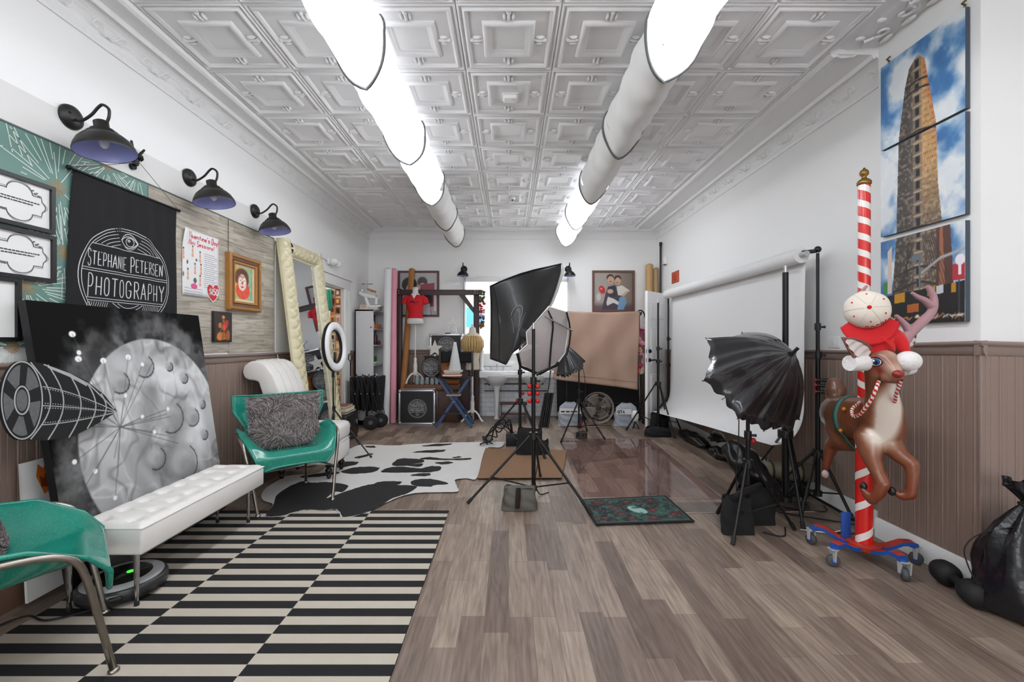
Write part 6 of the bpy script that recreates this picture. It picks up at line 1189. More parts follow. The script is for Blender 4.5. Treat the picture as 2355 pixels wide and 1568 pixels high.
# ================================================================ open white door and rolls in the right corner
M_dw = mat('white_door_paint', '#fafafa', .35); h0, h1 = Vector((2.535, 6.98, .012)), Vector((2.075, 6.50, .012)); dx = (h1-h0); dw = dx.length; dx.normalize(); dn = Vector((dx.y, -dx.x, 0)); dn = dn if dn.y < 0 else -dn; dpl = lambda a, b, h=0: h0+dx*a+Vector((0, 0, b))+dn*h; DH = 2.04
dr = struct('door_2', MB().hexa([dpl(0, 0, -.04), dpl(dw, 0, -.04), dpl(dw, 0), dpl(0, 0), dpl(0, DH, -.04), dpl(dw, DH, -.04), dpl(dw, DH), dpl(0, DH)]), M_dw, smooth=False)
WM[dr.name] = Matrix.Identity(4)
for a0, a1 in ((.09, .30), (dw-.30, dw-.09)):
    for b0, b1 in ((.2, .78), (.92, 1.5), (1.62, 1.88)):
        mb = MB(); bars(mb, dpl, a0, b0, a1, b1, .04, .004, [(0, .0005), (.01, .008), (.022, .002), (.04, .009), (.041, .009)]); rg = [dpl(a0+.041, b0+.041, .009), dpl(a1-.041, b0+.041, .009), dpl(a1-.041, b1-.041, .009), dpl(a0+.041, b1-.041, .009)]; mb.face(rg); mb.build('door_panel', M_dw, dr, smooth=False)
MB().lathe([(.0, .03), (.02, .03), (.028, .02), (.03, 0)], dpl(dw-.06, 1.135), dn, 18).build('deadbolt', M_blk, dr); MB().lathe([(.03, 0), (.028, .015), (.012, .02), (.012, .05)], dpl(dw-.06, 1.0), dn, 16).tube([dpl(dw-.06, 1.0, .05), dpl(dw-.12, 1.005, .055), dpl(dw-.18, .995, .05)], .010, 8).build('door_handle', M_blk, dr)
for b in (1.135, 1.0): MB().box(dpl(dw+.001, b, -.02), (.004, .022, .06)).build('latch_plate', M_pipe, dr)
roll('cardboard_roll', (2.37, 7.38, .005), (2.40, 7.42, 2.60), .062, mat('tan_paper', '#c6a271', .75), 'wide tan paper roll in the back right corner, behind the open door', 'tan rolls in the back right corner')
roll('cardboard_roll', (2.475, 7.3, .005), (2.505, 7.40, 2.53), .038, mat('tan_paper2', '#b5976e', .75), 'narrow tan paper roll in the back right corner, beside the wide one', 'tan rolls in the back right corner')
t = thing('black_pole', 'tall black telescopic pole standing in the back right corner', 'pole', (2.51, 7.2, 0)); MB().cyl((2.49, 7.15, 0), (2.525, 7.23, 2.92), .017).build('pole', M_bp, t); MB().cyl((2.525, 7.23, 2.88), (2.5262, 7.233, 2.94), .022).build('end_cap', M_rub, t)
# orange sign, thermostat and switch plate on the right wall
rpl = plane((XR-.001, 0, 0), (0, -1, 0), (0, 0, 1)); t = thing('orange_sign', 'small orange notice with black print on the right wall near the door', 'sign', (XR, 6.64, 2.2)); MB().b2((XR-.006, 6.52, 2.19), (XR, 6.80, 2.365)).build('board', mat('orange_notice', '#d4552e', .5), t, smooth=False); mb = MB(); sp_ = plane((XR-.0065, 0, 0), (0, -1, 0), (0, 0, 1))
bars(mb, sp_, -6.80, 2.19, -6.52, 2.365, .01, .001, [(0, .0005), (.008, .0005)]); [mb.stroke(sp_, [(-6.75+.06*k, 2.22), (-6.75+.06*k, 2.335)], .022, .0006) for k in range(3)]; mb.build('print', mat('dark_red_ink', '#6a2014', .6), t, smooth=False)
t = thing('wall_sensor', 'small white sensor box high on the right wall near the corner', 'sensor', (XR, 7.18, 2.55)); MB().b2((XR-.04, 7.0, 2.54), (XR, 7.12, 2.66), .008).build('housing', M_trimw, t); MB().b2((XR-.043, 7.01, 2.535), (XR-.01, 7.11, 2.542)).build('slot', M_bp, t)
t = thing('switch_plate', 'white switch plate on the right wall just above the chair rail', 'switch', (XR, 3.4, 1.27)); MB().b2((XR-.008, 3.35, 1.245), (XR, 3.47, 1.335), .002).build('plate', M_trimw, t); MB().b2((XR-.012, 3.40, 1.275), (XR-.006, 3.42, 1.305), .001).build('toggle', M_trimw, t)
# ================================================================ things on the floor in the middle
M_mat = mat('brown_mat', '#86664c', .95, bump=.4, bscale=120, vary=.1, vscale=20)
mq = flo([(1098, 1100), (1292, 1099), (1303, 1036), (1117, 1031)], .0165); solo('brown_floor_mat', MB().prism(mq, (0, 0, .006)), M_mat, 'plain brown floor mat beside the cowhide, behind the large light stand', 'mat', smooth=False)
def glassy(name, tint, a):
    m = mat(name, tint, .02, alpha=1, spec=.6); nt = m.node_tree; b = nt.nodes['Principled BSDF']; N = nt.nodes.new
    tr = N('ShaderNodeBsdfTransparent'); tr.inputs[0].default_value = lin(tint)+(1,); gl = N('ShaderNodeBsdfGlossy'); gl.inputs['Roughness'].default_value = .015; fr = N('ShaderNodeFresnel'); ge = N('ShaderNodeNewGeometry'); mr = N('ShaderNodeMapRange'); mr.inputs['To Min'].default_value = 1.5; mr.inputs['To Max'].default_value = 1/1.5; nt.links.new(ge.outputs['Backfacing'], mr.inputs['Value']); nt.links.new(mr.outputs['Result'], fr.inputs[0])
    mx = N('ShaderNodeMixShader'); L = nt.links.new; L(fr.outputs[0], mx.inputs[0]); L(tr.outputs[0], mx.inputs[1]); L(gl.outputs[0], mx.inputs[2]); L(mx.outputs[0], nt.nodes['Material Output'].inputs[0]); return m
M_acr = glassy('clear_acrylic', '#f4eaec', 1)
ax_ = [(.62, 3.60), (1.76, 3.58), (1.87, 5.75), (.66, 5.80)]
t = thing('clear_floor_sheet', 'clear shiny acrylic sheet on the wood floor reflecting the white door', 'floor sheet', (1.2, 4.7, 0)); MB().face([(x, y, .006) for x, y in ax_]).build('sheet', M_acr, t, smooth=False, recalc=False)
mb = MB(); mb.tube([(x, y, .0035) for x, y in ax_], .003, 5, closed=True); mb.build('edge', mat('acrylic_edge', '#a99a94', .2), t)
ax2 = [(1.33, 3.28), (2.43, 3.31), (2.43, 3.52), (1.345, 3.50)]
t = thing('clear_floor_strip', 'narrow pale clear plastic strip on the floor under the right light stands', 'floor sheet', (1.9, 3.4, 0)); MB().face([(x, y, .003) for x, y in ax2]).build('sheet', glassy('clear_plastic', '#dcdcdc', 1), t, smooth=False, recalc=False); MB().tube([(1.33, 3.28, .003), (2.43, 3.31, .003)], .004, 5).build('edge', mat('acrylic_edge', '#a99a94', .2), t)
# patterned doormat
dq = flo([(1335, 1150), (1531, 1141), (1598, 1200), (1370, 1208)], .0075)
t = thing('patterned_doormat', 'dark doormat with teal leaves and red flowers round a pale mask shape', 'mat', (1.0, 3.35, 0)); MB().prism([p+Vector((0, 0, .001)) for p in dq], (0, 0, .006)).build('backing', mat('mat_black', '#16181a', .9), t, smooth=False)
A = Art(150, 100, '#1d2424'); n = A.noise(14, 10, 3, 5); n2 = A.noise(20, 14, 3, 15); n3 = A.noise(9, 7, 3, 25)
A.put(np.clip((n-.5)*14, 0, 1)*.9, '#2f5049'); A.put(np.clip(1-np.abs(n2-.5)*22, 0, 1)*.8, '#5f8077'); A.put(np.clip((n3-.64)*16, 0, 1)*.8, '#5c1f20')
for (x, y) in ((.15, .83), (.3, .55), (.48, .80), (.75, .8), (.68, .42), (.85, .25), (.4, .18), (.62, .15), (.12, .2), (.32, .33)): A.ell(x, y, .05, .055, '#5a2022', .7, .8); A.ell(x+.01, y+.01, .02, .024, '#8a3a32', .5)
A.ell(.53, .47, .075, .16, '#8fb5ac', .12, 1, .35); A.ell(.53, .55, .05, .035, '#33504c', .3, .8); A.ell(.55, .36, .02, .02, '#33504c', .3, .7)
bd = np.minimum(np.minimum(A.x, 1-A.x)*1.6, np.minimum(A.y, 1-A.y)); A.put((bd < .045)*1., '#15181a'); A.put(((bd > .045) & (bd < .062))*1., '#4d5f58')
# bilinear top surface through the four corners
o = A.mesh('printed_top', ((0, 0, 0), (1, 0, 0), (0, 1, 0), 0), vcmat('mat_print', .9), t)
a_, b_, c_, d_ = [np.array(p)+np.array((0, 0, .0075)) for p in (dq[3], dq[2], dq[1], dq[0])]
co = np.array([tuple(v.co) for v in o.data.vertices])+np.array((1.0, 3.35, 0)); X, Y = co[:, :1], co[:, 1:2]
nw = a_*(1-X)*(1-Y)+b_*X*(1-Y)+c_*X*Y+d_*(1-X)*Y-np.array((1.0, 3.35, 0)); o.data.vertices.foreach_set('co', nw.astype(np.float32).ravel()); o.data.update()
# ================================================================ light stands
M_st = mat('stand_black', '#151516', .35, .3); M_redk = mat('red_knob_plastic', '#b41c1c', .4)
def stand(label, c, ztop, hub, feet, r=.014, grp='black tripod light stands', joints=(), low=.10, cat='light stand', redk=(), top=None, ztube=0):
    t = thing('light_stand', label, cat, (c[0], c[1], 0), 0, grp); cx, cy = c; top = top or c; tp = lambda z: Vector((cx+(top[0]-cx)*z/ztop, cy+(top[1]-cy)*z/ztop, z))
    js = [low]+list(joints)+[ztop]
    for i in range(len(js)-1):
        rr_ = r*(1-.16*i); MB().cyl(tp(js[i]), tp(js[i+1]), rr_, n=14).build('pole_section', M_st, t)
        if i: 
            k = MB().cyl(tp(js[i]-.035), tp(js[i]+.02), rr_*1.9, n=14).build('collar', M_bp, t)
            MB().tube([tp(js[i]-.01)+Vector((rr_, 0, 0)), tp(js[i]-.01)+Vector((rr_+.04, -.01, 0))], [.006, .011], 8).build('knob', M_bp, k)
    MB().cyl(tp(hub-.03), tp(hub+.025), r*2.1, n=16).build('hub', M_bp, t); MB().cyl(tp(low-.005), tp(low+.035), r*1.8, n=14).build('lower_collar', M_bp, t)
    for f in feet:
        f = Vector((f[0], f[1], .012 if len(f) < 3 else f[2])); h = tp(hub); d = (f-h); d.z = 0; d.normalize(); a = h+d*r*1.8
        l = MB().cyl(a, f, .0105, n=8).build('leg', M_st, t); MB().cyl(f+(a-f).normalized()*.05, f+Vector((0, 0, .001)), .0145, n=8).build('foot', M_rub, l)
        q = a.lerp(f, .62); MB().cyl(q, tp(low+.02), .006, n=6).build('brace', M_st, t)
    MB().cyl(tp(ztop), tp(ztop)+Vector((0, 0, .05)), r*.5, n=10).build('spigot', M_chr, t)
    for z, s_ in redk: MB().ball(tp(z)+Vector((s_*(r+.016), -.012, 0)), (.019, .015, .021), 10, 7).build('red_knob', M_redk, t)
    return t
def umbrella(t, apex, rim, bulge, scal, outer, inner, name='canopy', nr=10, ns=9, ripple=0, nm_rib='rib'):
    apex = Vector(apex); rim = [Vector(p) for p in rim]; n = len(rim); cen = sum(rim, Vector())/n; axd = (cen-apex).normalized(); vs = []; fs = []
    def pt(i, s, t_):
        a, b = rim[i], rim[(i+1) % n]; f = lambda r_: apex+(r_-apex)*t_-axd*bulge*math.sin(PI*min(1, t_))*.9
        p = f(a).lerp(f(b), s); out = (p-(apex+axd*(p-apex).dot(axd))); k = 4*s*(1-s)
        p = p-out*scal*k*t_**1.5
        if ripple: p = p+axd*ripple*math.sin(s*PI*5+i*1.7)*t_*k
        return p
    mb = MB()
    N = n*ns
    for j in range(nr+1):
        for i in range(n):
            for k in range(ns): vs.append(pt(i, k/ns, .03+.97*j/nr))
    for j in range(nr):
        for q in range(N): fs.append((j*N+q, j*N+(q+1) % N, (j+1)*N+(q+1) % N, (j+1)*N+q))
    mb.add(vs, fs); o = mb.build(name, [outer, inner], t, angle=70); m = solid(o, .004, 0, 1)
    for i in range(n): MB().tube([pt(i, 0, .03+.97*j/6)+axd*.006 for j in range(7)]+[rim[i]+(rim[i]-cen)*.02], .0035, 5).build(nm_rib, M_st, t)
    MB().cyl(apex-axd*.05, apex+axd*.02, .012, n=10).build('ferrule', M_st, t)
    return axd
M_umb = mat('umbrella_black', '#1a1a1b', .42, coat=.1, bump=.1, bscale=9); M_umbw = mat('umbrella_white', '#dcdad8', .7); M_umbs = mat('umbrella_silver', '#b9bcc2', .25, .7); M_umg = mat('umbrella_glossy_black', '#202023', .26, coat=.4, bump=.25, bscale=7); M_dif2 = mat('grey_diffuser', '#aba3a1', .8)
sA = stand('tall black light stand in the middle foreground, carrying the pale octagonal softbox', (.205, 3.60), 1.40, .52, [F(1075, 1161)[:2], F(1361, 1187)[:2], F(1243, 1100)[:2]], .017, joints=(.98,), redk=((.925, 1), (.925, -1), (.865, 1), (.865, -1), (.805, 1), (.805, -1)), low=.07)
# pale octagonal softbox on the middle stand
n_ = Vector((.62, .70, .30)).normalized()
t = thing('octagonal_softbox', 'pale grey octagonal softbox with black ribs on the middle light stand', 'softbox', (.25, 3.62, 1.1)); pn = (.30, 3.80, 1.27); nf = Vector((.30, -.92, -.18)).normalized()
oc = [(1262, 705), (1307, 719), (1306, 765), (1299, 812), (1284, 832), (1238, 861), (1196, 838), (1190, 812), (1213, 792), (1211, 764)]
fc_ = [RP(u, v, pn, nf) for u, v in oc]; ce = sum(fc_, Vector())/len(fc_); bk = ce-nf*.36
mb = MB(); nn_ = len(fc_)
for j in range(6):
    s0, s1 = j/6, (j+1)/6
    for i in range(nn_):
        a, b = fc_[i], fc_[(i+1) % nn_]; g = lambda p, s: ce.lerp(p, s)-nf*(-.035*(1-s*s)); mb.face([g(a, s0), g(b, s0), g(b, s1), g(a, s1)] if j else [g(a, s1), g(b, s1), ce+nf*.035])
mb.build('diffuser', M_dif2, t, angle=60)
mb = MB()
for i in range(nn_): a, b = fc_[i], fc_[(i+1) % nn_]; mb.face([a, b, b.lerp(bk, .55), a.lerp(bk, .55)]); mb.face([a.lerp(bk, .55), b.lerp(bk, .55), b.lerp(bk, .85), a.lerp(bk, .85)])
mb.build('outer_shell', M_umb, t, angle=40); MB().tube(fc_, .007, 6, closed=True).build('rim_tape', M_umbw, t)
fr_ = lambda pts, h=.03: [RP(u, v, pn, nf)+nf*h for u, v in pts]
for pts, r_ in (([(1256, 713), (1266, 735), (1267, 752), (1263, 790), (1259, 842)], .008), ([(1298, 716), (1304, 740), (1307, 765), (1304, 790), (1298, 814)], .008), ([(1190, 812), (1197, 842), (1222, 853), (1238, 860)], .014), ([(1240, 861), (1265, 847), (1284, 832)], .010)): MB().tube(fr_(pts, .045 if r_ < .01 else .0), r_, 6).build('black_rib', M_st, t)
MB().tube(fr_([(1246, 725), (1310, 758)], .06), .0075, 8).build('shaft', M_chr, t); MB().tube([bk.lerp(ce, .1), bk, bk-nf*.18], [.05, .06, .05], 14).build('lamp_head', M_bp, t); MB().tube([RP(1233, 862, (.22, 3.56, 1.0), (0, 1, 0)), RP(1240, 858, (.22, 3.56, 1.0), (0, 1, 0)), RP(1284, 838, (.22, 3.66, 1.0), (0, 1, 0))], .012, 8).build('tilt_handle', M_st, t)
t2 = solo('dangling_cable', MB().tube(bez([(.36, 3.74, 1.05), (.34, 3.72, .9), (.27, 3.70, .55), (.225, 3.665, .35), (.222, 3.65, .12), (.26, 3.66, .014), (.34, 3.70, .012)], 8), .005, 6), M_rub, 'black cable hanging from the octagonal softbox to the floor', 'cable')
# grey sandbag on the stand base
t = thing('grey_sandbag', 'olive grey saddle sandbag on the floor at the base of the middle stand', 'sandbag', (.09, 3.42, 0)); M_sb = mat('olive_grey_nylon', '#55524b', .7, bump=.2, bscale=20)
def sbag(x0, x1, y0, y1, h, sl=.0):
    def f(a, b):
        th = 2*PI*a; e = (1-b**4*.75); x_ = (x0+x1)/2+(x1-x0)/2*(abs(math.cos(th))**.55*(1 if math.cos(th) > 0 else -1))*(1-.16*b)*(1-.0*b); y_ = (y0+y1)/2+sl*b+(y1-y0)/2*(abs(math.sin(th))**.6*(1 if math.sin(th) > 0 else -1))*e
        return (x_+.004*math.sin(9*b+5*th), y_+.005*math.sin(13*b+3*th), .004+h*b+.012*math.sin(th*3+1)*b)
    return MB().grid(f, 28, 14, cu=True)
mbx = sbag(-.055, .225, 3.31, 3.46, .155, .03); mbx.face([(-.03, 3.38, .155), (.2, 3.38, .155), (.2, 3.44, .16), (-.03, 3.44, .16)]); mbx.build('bag', M_sb, t, angle=180)
MB().tube([(.065, 3.295, .03), (.07, 3.305, .10), (.075, 3.35, .165)], [.018, .02, .018], 4).build('strap', mat('dark_strap', '#2b2b2c', .8), t)
# ---- stand B with the big black softbox
sB = stand('black light stand behind the middle stand, carrying the large black softbox', (.13, 5.0), 1.45, .62, [F(1120, 1005)[:2], (.40, 4.72), (.42, 5.45)], .017, joints=(.95,), redk=((.70, 1), (.62, -1)), low=.12)
t = thing('large_black_softbox', 'large black softbox with white lining, towering over the middle stands', 'softbox', (.1, 5.0, 1.0))
top = [(1127, 658), (1160, 643), (1195, 630), (1230, 620), (1262, 613), (1291, 606)]; bot = [(1128, 825), (1146, 831), (1163, 838), (1176, 812), (1192, 800), (1206, 790)]
rgt = [(1291, 606), (1290, 626), (1283, 650), (1276, 672), (1266, 698), (1256, 713), (1240, 745), (1222, 770), (1206, 790)]
def cu(pts, s): 
    x = s*(len(pts)-1); i = min(int(x), len(pts)-2); f = x-i; return Vector((*pts[i], 0)).lerp(Vector((*pts[i+1], 0)), f)
lf = [(1127, 658), (1129, 700), (1129, 750), (1128, 790), (1128, 825)]
def soft(a, b):
    p = cu(top, a)*(1-b)+cu(bot, a)*b+cu(lf, b)*(1-a)+cu(rgt, b)*a-(Vector((1127, 658, 0))*(1-a)*(1-b)+Vector((1291, 606, 0))*a*(1-b)+Vector((1128, 825, 0))*(1-a)*b+Vector((1206, 790, 0))*a*b)
    Y = 5.0+.10*(1-a)-.38*math.sin(PI*min(1, a*1.0+.02))**.9*(.35+.65*b)+.22*a*(1-b)
    return P(p.x, p.y, Y)
o = MB().grid(soft, 34, 30).build('outer_shell', M_umb, t, angle=180); solid(o, .006, -1)
lin_ = MB().grid(lambda a, b: soft(a, b)+Vector((.045*a*(1-.5*b), .06, -.004)), 20, 20).build('white_lining', M_umbw, t, angle=180); solid(lin_, .003, -1)
MB().tube([soft(.0, j/10) for j in range(11)]+[soft(i/10, 1) for i in range(1, 11)], .006, 6).build('seam', M_st, t); MB().tube([soft(.04+.16*j/10, j/10)+Vector((0, -.004, 0)) for j in range(11)], .005, 6).build('rib', M_st, t); MB().tube([soft(i/12, 0) for i in range(13)], .008, 6).build('rim', M_st, t)
MB().tube([soft(1, j/12)+Vector((.02, .01, 0)) for j in range(10)], .006, 6).build('white_hem', M_umbw, t)
MB().tube([Vector((.13, 5.02, 1.40)), Vector((.14, 4.86, 1.32)), soft(.72, .85)], [.05, .06, .05], 14).build('lamp_head', M_bp, t)
# emblem mark pressed on the softbox
mb = MB(); sp2 = lambda a, b, h=0: soft(.42+(a)*1, .5+(-b)*1)+Vector((0, -.009-h, 0)); mb.stroke(sp2, [(-.08+.10*math.cos(a)*.9+.06, .05+.10*math.sin(a)) for a in [PI*.95-PI*1.15*i/12 for i in range(13)]]+[(.06, -.12)], .014, 0); mb.stroke(sp2, [(.14, .02), (.09, -.05), (.06, -.12)], .010, 0); mb.stroke(sp2, [(-.10, .04), (-.05, -.06), (-.02, -.14)], .008, 0); mb.build('pressed_mark', mat('mark_grey', '#6a6c6e', .6), t, smooth=False)
# cable bunch, transformer box and black bag round the base of stand B
t = thing('power_pack', 'small black power box on the floor with a bunch of cables on it', 'power box', (.02, 5.45, 0)); MB().b2((.0-.035, 5.36, .003), (.115, 5.52, .155), .008).build('box', M_blp, t); rr = random.Random(9)
for k in range(5):
    pts = [Vector((.02+rr.uniform(-.03, .05), 5.42, .155))]; 
    for j in range(5): pts.append(Vector((-.05-.06*j+rr.uniform(-.05, .07), 5.42+rr.uniform(-.1, .1), max(.012, .30-.06*j+rr.uniform(-.1, .05)))))
    pts.append(Vector((-.3+rr.uniform(-.05, .1), 5.5+rr.uniform(-.1, .2), .012))); MB().tube(bez(pts, 6), .008, 6).build('cable', M_rub, t)
t = thing('black_sandbag', 'large black bag slumped over the legs of the rear stand', 'sandbag', (.25, 5.15, 0)); mb = sbag(.08, .40, 4.86, 5.04, .30, .02); mb.build('bag', M_bkc, t, angle=180); sbag(.20, .47, 4.90, 5.02, .17, .0).build('flap', M_bkc, t, angle=180)
# bundle of folded stands leaning by the sink
t = thing('folded_stands', 'bundle of folded black stands leaning beside the sink', 'stands', (.55, 6.6, 0))
for k in range(5): MB().tube([(.46+.03*k, 6.52+.02*(k % 2), .006), (.565+.028*k, 6.68+.02*(k % 2), .50)], .016, 8).build('folded_stand', M_st, t)
# ---- stand C with the small black umbrella
sC = stand('short black light stand before the beige cloth, with a half-closed umbrella', (.955, 5.92), .98, .48, [F(1290, 1019)[:2], F(1392, 1013)[:2], (1.12, 6.22)], .013, joints=(.62,), low=.12)
t = thing('small_black_umbrella', 'half-closed small black umbrella on the short light stand', 'umbrella', (.9, 5.9, .9)); C0 = Vector((.83, 5.86, .86)); ap = P(1296, 790, 5.95)
rim = [P(u, v, y) for u, v, y in ((1346, 830, 5.8), (1341, 849, 5.72), (1330, 852, 5.66), (1314, 860, 5.64), (1298, 868, 5.68), (1280, 864, 5.78), (1287, 842, 5.95), (1320, 822, 5.98))]
umbrella(t, ap, rim, .03, .10, M_umg, M_umbs, ripple=.02)
MB().cyl(ap, Vector((.955, 5.92, 1.0)), .005, n=8).build('shaft', M_st, t); MB().box((.955, 5.90, 1.0), (.06, .09, .07), .01).build('lamp_head', M_bp, t); MB().tube(bez([(.99, 5.9, 1.0), (1.03, 5.9, .8), (1.04, 5.92, .55), (.99, 5.95, .3), (.96, 5.98, .02)], 6), .004, 6).build('cable', M_rub, t)
solo('cable_coil', MB().tube([(.96+(.07+.006*math.sin(k*3))*math.cos(k*.45), 5.73+.05*math.sin(k*.45), .02+.0012*k+.02*max(0, math.sin(k*.45))) for k in range(60)], .006, 6), M_rub, 'coil of black cable on the floor at the foot of the short light stand', 'cable')
# ---- stands in front of the open door
stand('tall thin black light stand in front of the open white door', (2.11, 6.14), 1.84, .70, [F(1440, 991)[:2], F(1552, 1010)[:2], (2.35, 6.38)], .019, joints=(1.02, 1.20), low=.10)
def backdrop_stand(label, c, z, feet, hook, jt, red=()):
    t = stand(label, c, z, .42, feet, .017, 'backdrop stands', jt, .09); MB().tube([(c[0], c[1], z+.02), Vector(hook)+Vector((0, 0, .02))], .016, 8).build('hook_arm', M_bp, t); MB().ball((c[0], c[1], z+.03), .026, 12, 8).build('knob', M_bp, t); return t
tF = backdrop_stand('far backdrop stand holding the back end of the white paper roll', (2.385, 6.50), 1.97, [F(1573, 1008)[:2], (2.1, 6.72), (2.49, 6.85)], (2.36, 6.44, 1.985), (.95, 1.34))
tN = backdrop_stand('near backdrop stand holding the front end of the white paper roll', (2.43, 3.42), 1.99, [(2.13, 3.62), (2.15, 3.20), (2.475, 3.12)], (2.34, 3.47, 1.985), (1.2, 1.42))
for k, z in enumerate((.995, .955, .905)):
    cl = MB().tube([(2.40, 3.395, z), (2.46, 3.36, z), (2.50, 3.35, z+.004)], [.012, .014, .010], 6).build('spring_clamp', M_bp, tN); MB().ball((2.395, 3.395, z), (.008, .012, .016), 8, 5).build('red_tip', M_redk, cl)
# white paper backdrop
M_pb = mat('white_backdrop_paper', '#e6e6e6', .7); t = thing('paper_backdrop', 'wide white paper backdrop hanging from a roll along the right wall', 'backdrop', (2.3, 4.95, .25)); RX = 2.335
MB().cyl((RX, 3.47, 1.985), (RX, 6.42, 1.985), .062, n=28).build('roll', M_pb, t); MB().cyl((RX, 3.40, 1.985), (RX, 6.46, 1.985), .022, n=14).build('core_bar', M_sil, t)
def paper(a, b):
    y = 3.50+(6.38-3.50)*a; zb = .46-.20*a; L = 1.985-zb
    x = RX+.055; z = 1.985-L*min(b/.88, 1)
    if b > .70: q = (b-.70)/.30; x -= .26*q*q; z = 1.985-L*(.70/.88)-(L*(1-.70/.88))*math.sin(q*PI/2); 
    x += .012*math.sin(y*2.2+b*3)*b; y += (.02*math.sin(PI*min(1, b*1.1))-.0) if a == 0 else (.05*b if a == 1 else 0)
    return (x, y, z)
o = MB().grid(paper, 40, 40).build('paper_sheet', M_pb, t, angle=180); solid(o, .0015)
# black bags lying along the right wall and under the stands
t = thing('black_bag', 'crumpled black bag on the floor under the stand by the open door', 'bag', (2.0, 6.0, 0)); sbag(1.86, 2.22, 5.86, 6.05, .12).build('bag', M_bkc, t, angle=180); sbag(2.03, 2.27, 6.16, 6.32, .26).build('hump', M_bkc, t, angle=180)
M_bag = mat('glossy_black_plastic', '#121214', .3, bump=.5, bscale=11)
def longbag(p0, p1, r, label, seed, nm='long_black_bag', up=.8):
    t = thing(nm, label, 'bag', tuple(Vector((p0[0], p0[1], 0)))); p0 = Vector(p0); p1 = Vector(p1); rr = random.Random(seed); ph = [rr.uniform(0, 6) for _ in range(4)]; d = (p1-p0).normalized(); sd = Vector((-d.y, d.x, 0)).normalized(); u_ = d.cross(sd); u_ = u_ if u_.z > 0 else -u_
    def f(a, b):
        th = 2*PI*a; w_ = r*math.sin(PI*min(1, max(.02, b*.92+.05)))**.45*(1+.13*math.sin(3*th+b*9+ph[0])+.10*math.sin(5*th-b*15+ph[1])); p = p0.lerp(p1, b)+sd*w_*math.cos(th)+u_*w_*up*math.sin(th); p.z = max(p.z, .004); return p
    MB().grid(f, 26, 26, cu=True).build('bag', M_bag, t, angle=180); return t
longbag((2.36, 5.95, .06), (2.36, 5.15, .055), .085, 'long black equipment bag lying along the right wall beyond the stands', 3); longbag((2.33, 5.0, .055), (2.36, 4.62, .06), .085, 'smaller black bag at the near end of the long bag by the wall', 5)
# ---- big umbrella on the right
sD = stand('low black light stand under the big glossy black umbrella', (1.65, 3.0), .90, .46, [F(1650, 1184)[:2], F(1685, 1257)[:2], F(1828, 1221)[:2]], .015, joints=(.66,), redk=((.615, 1),), low=.10)
t = thing('big_black_umbrella', 'big glossy black photo umbrella seen from outside, on the low right stand', 'umbrella', (1.7, 3.05, .65)); nu = Vector((-.55, .62, -.56)).normalized(); cu_ = P(1728, 880, 3.1)
rim = [RP(u, v, cu_, nu) for u, v in ((1707, 765), (1625, 778), (1618, 875), (1697, 962), (1757, 990), (1822, 993), (1838, 964), (1800, 850))]
apx = P(1822, 812, 2.93); umbrella(t, apx, rim, .075, .085, M_umg, M_umbs, ripple=.017, ns=15)
MB().cyl(apx-Vector((-.02, 0, -.0)), cu_+nu*.25, .005, n=8).build('shaft', M_chr, t); MB().tube([cu_+nu*.02, Vector((1.65, 3.0, .93))], [.045, .03], 14).build('lamp_head', M_bp, t); MB().tube([apx+Vector((.0, 0, 0)), apx+Vector((.02, -.005, .006))], .012, 8).build('tip', M_chr, t)
solo('lamp_cable', MB().tube(bez([(1.60, 3.02, .88), (1.585, 3.0, .6), (1.58, 3.02, .4), (1.60, 3.04, .2), (1.66, 3.08, .12)], 6), .004, 6), M_rub, 'thin black cable hanging from the big umbrella lamp', 'cable')
stand('thick tall black stand behind the big umbrella on the right', (2.10, 3.30), 1.82, .60, [F(1848, 1221)[:2], (2.33, 3.42), F(1737, 1080)[:2]], .025, joints=(1.20,), low=.09)
# things round the feet of the right stands
longbag((1.72, 3.42, .50), (1.98, 3.22, .10), .12, 'shiny black plastic sack tied at the neck, leaning between the right stands', 8, 'tied_black_sack', .9)
t = bpy.data.objects['tied_black_sack']; mb = MB(); rr = random.Random(6); nk = Vector((1.70, 3.435, .515))
for k in range(9): a = k*.7; mb.tube([nk, nk+Vector((-.03+.02*math.cos(a), .0, .02+.02*math.sin(a))), nk+Vector((-.075+.045*math.cos(a), .03*math.sin(a*2), .035+.045*math.sin(a)))], [.012, .016, .010], 5)
mb.build('tied_neck', M_bag, t); MB().tube([nk+Vector((.02*math.cos(k), .0+.02*math.sin(k), -.005)) for k in range(7)], .005, 5).build('tie', M_rub, t)
t = thing('saddle_sandbag', 'black saddle sandbag hung over the base of the low right stand', 'sandbag', (1.65, 2.95, 0)); sbag(1.44, 1.66, 2.90, 2.985, .24, .02).build('bag', M_bkc, t, angle=180); sbag(1.62, 1.90, 3.05, 3.2, .26, -.02).build('bag', M_bkc, t, angle=180); MB().tube([(1.5, 2.90, .26), (1.62, 2.95, .29), (1.78, 3.08, .28)], .02, 8).build('strap', M_bkc, t)
t = thing('camouflage_roll', 'rolled camouflage mat on the floor by the right wall', 'roll', (2.36, 3.75, .0)); M_cam = mat('camouflage', '#6f6d58', .9, vary=.55, vscale=16); MB().lathe([(.0, 0), (.03, .002), (.06, 0), (.075, .01), (.075, .40), (.06, .41), (.03, .405), (0, .41)], (2.13, 3.72, .20), (1, -.25, .0), 24).build('roll', M_cam, t); [MB().tube([Vector((2.13, 3.72, .20))+Vector((1, -.25, 0)).normalized()*q+Vector((.02*math.cos(a), .078*math.cos(a), .078*math.sin(a))) for a in np.linspace(0, 2*PI, 18)], .008, 5).build('strap', mat('dark_strap', '#2b2b2c'), t) for q in (.1, .32)]
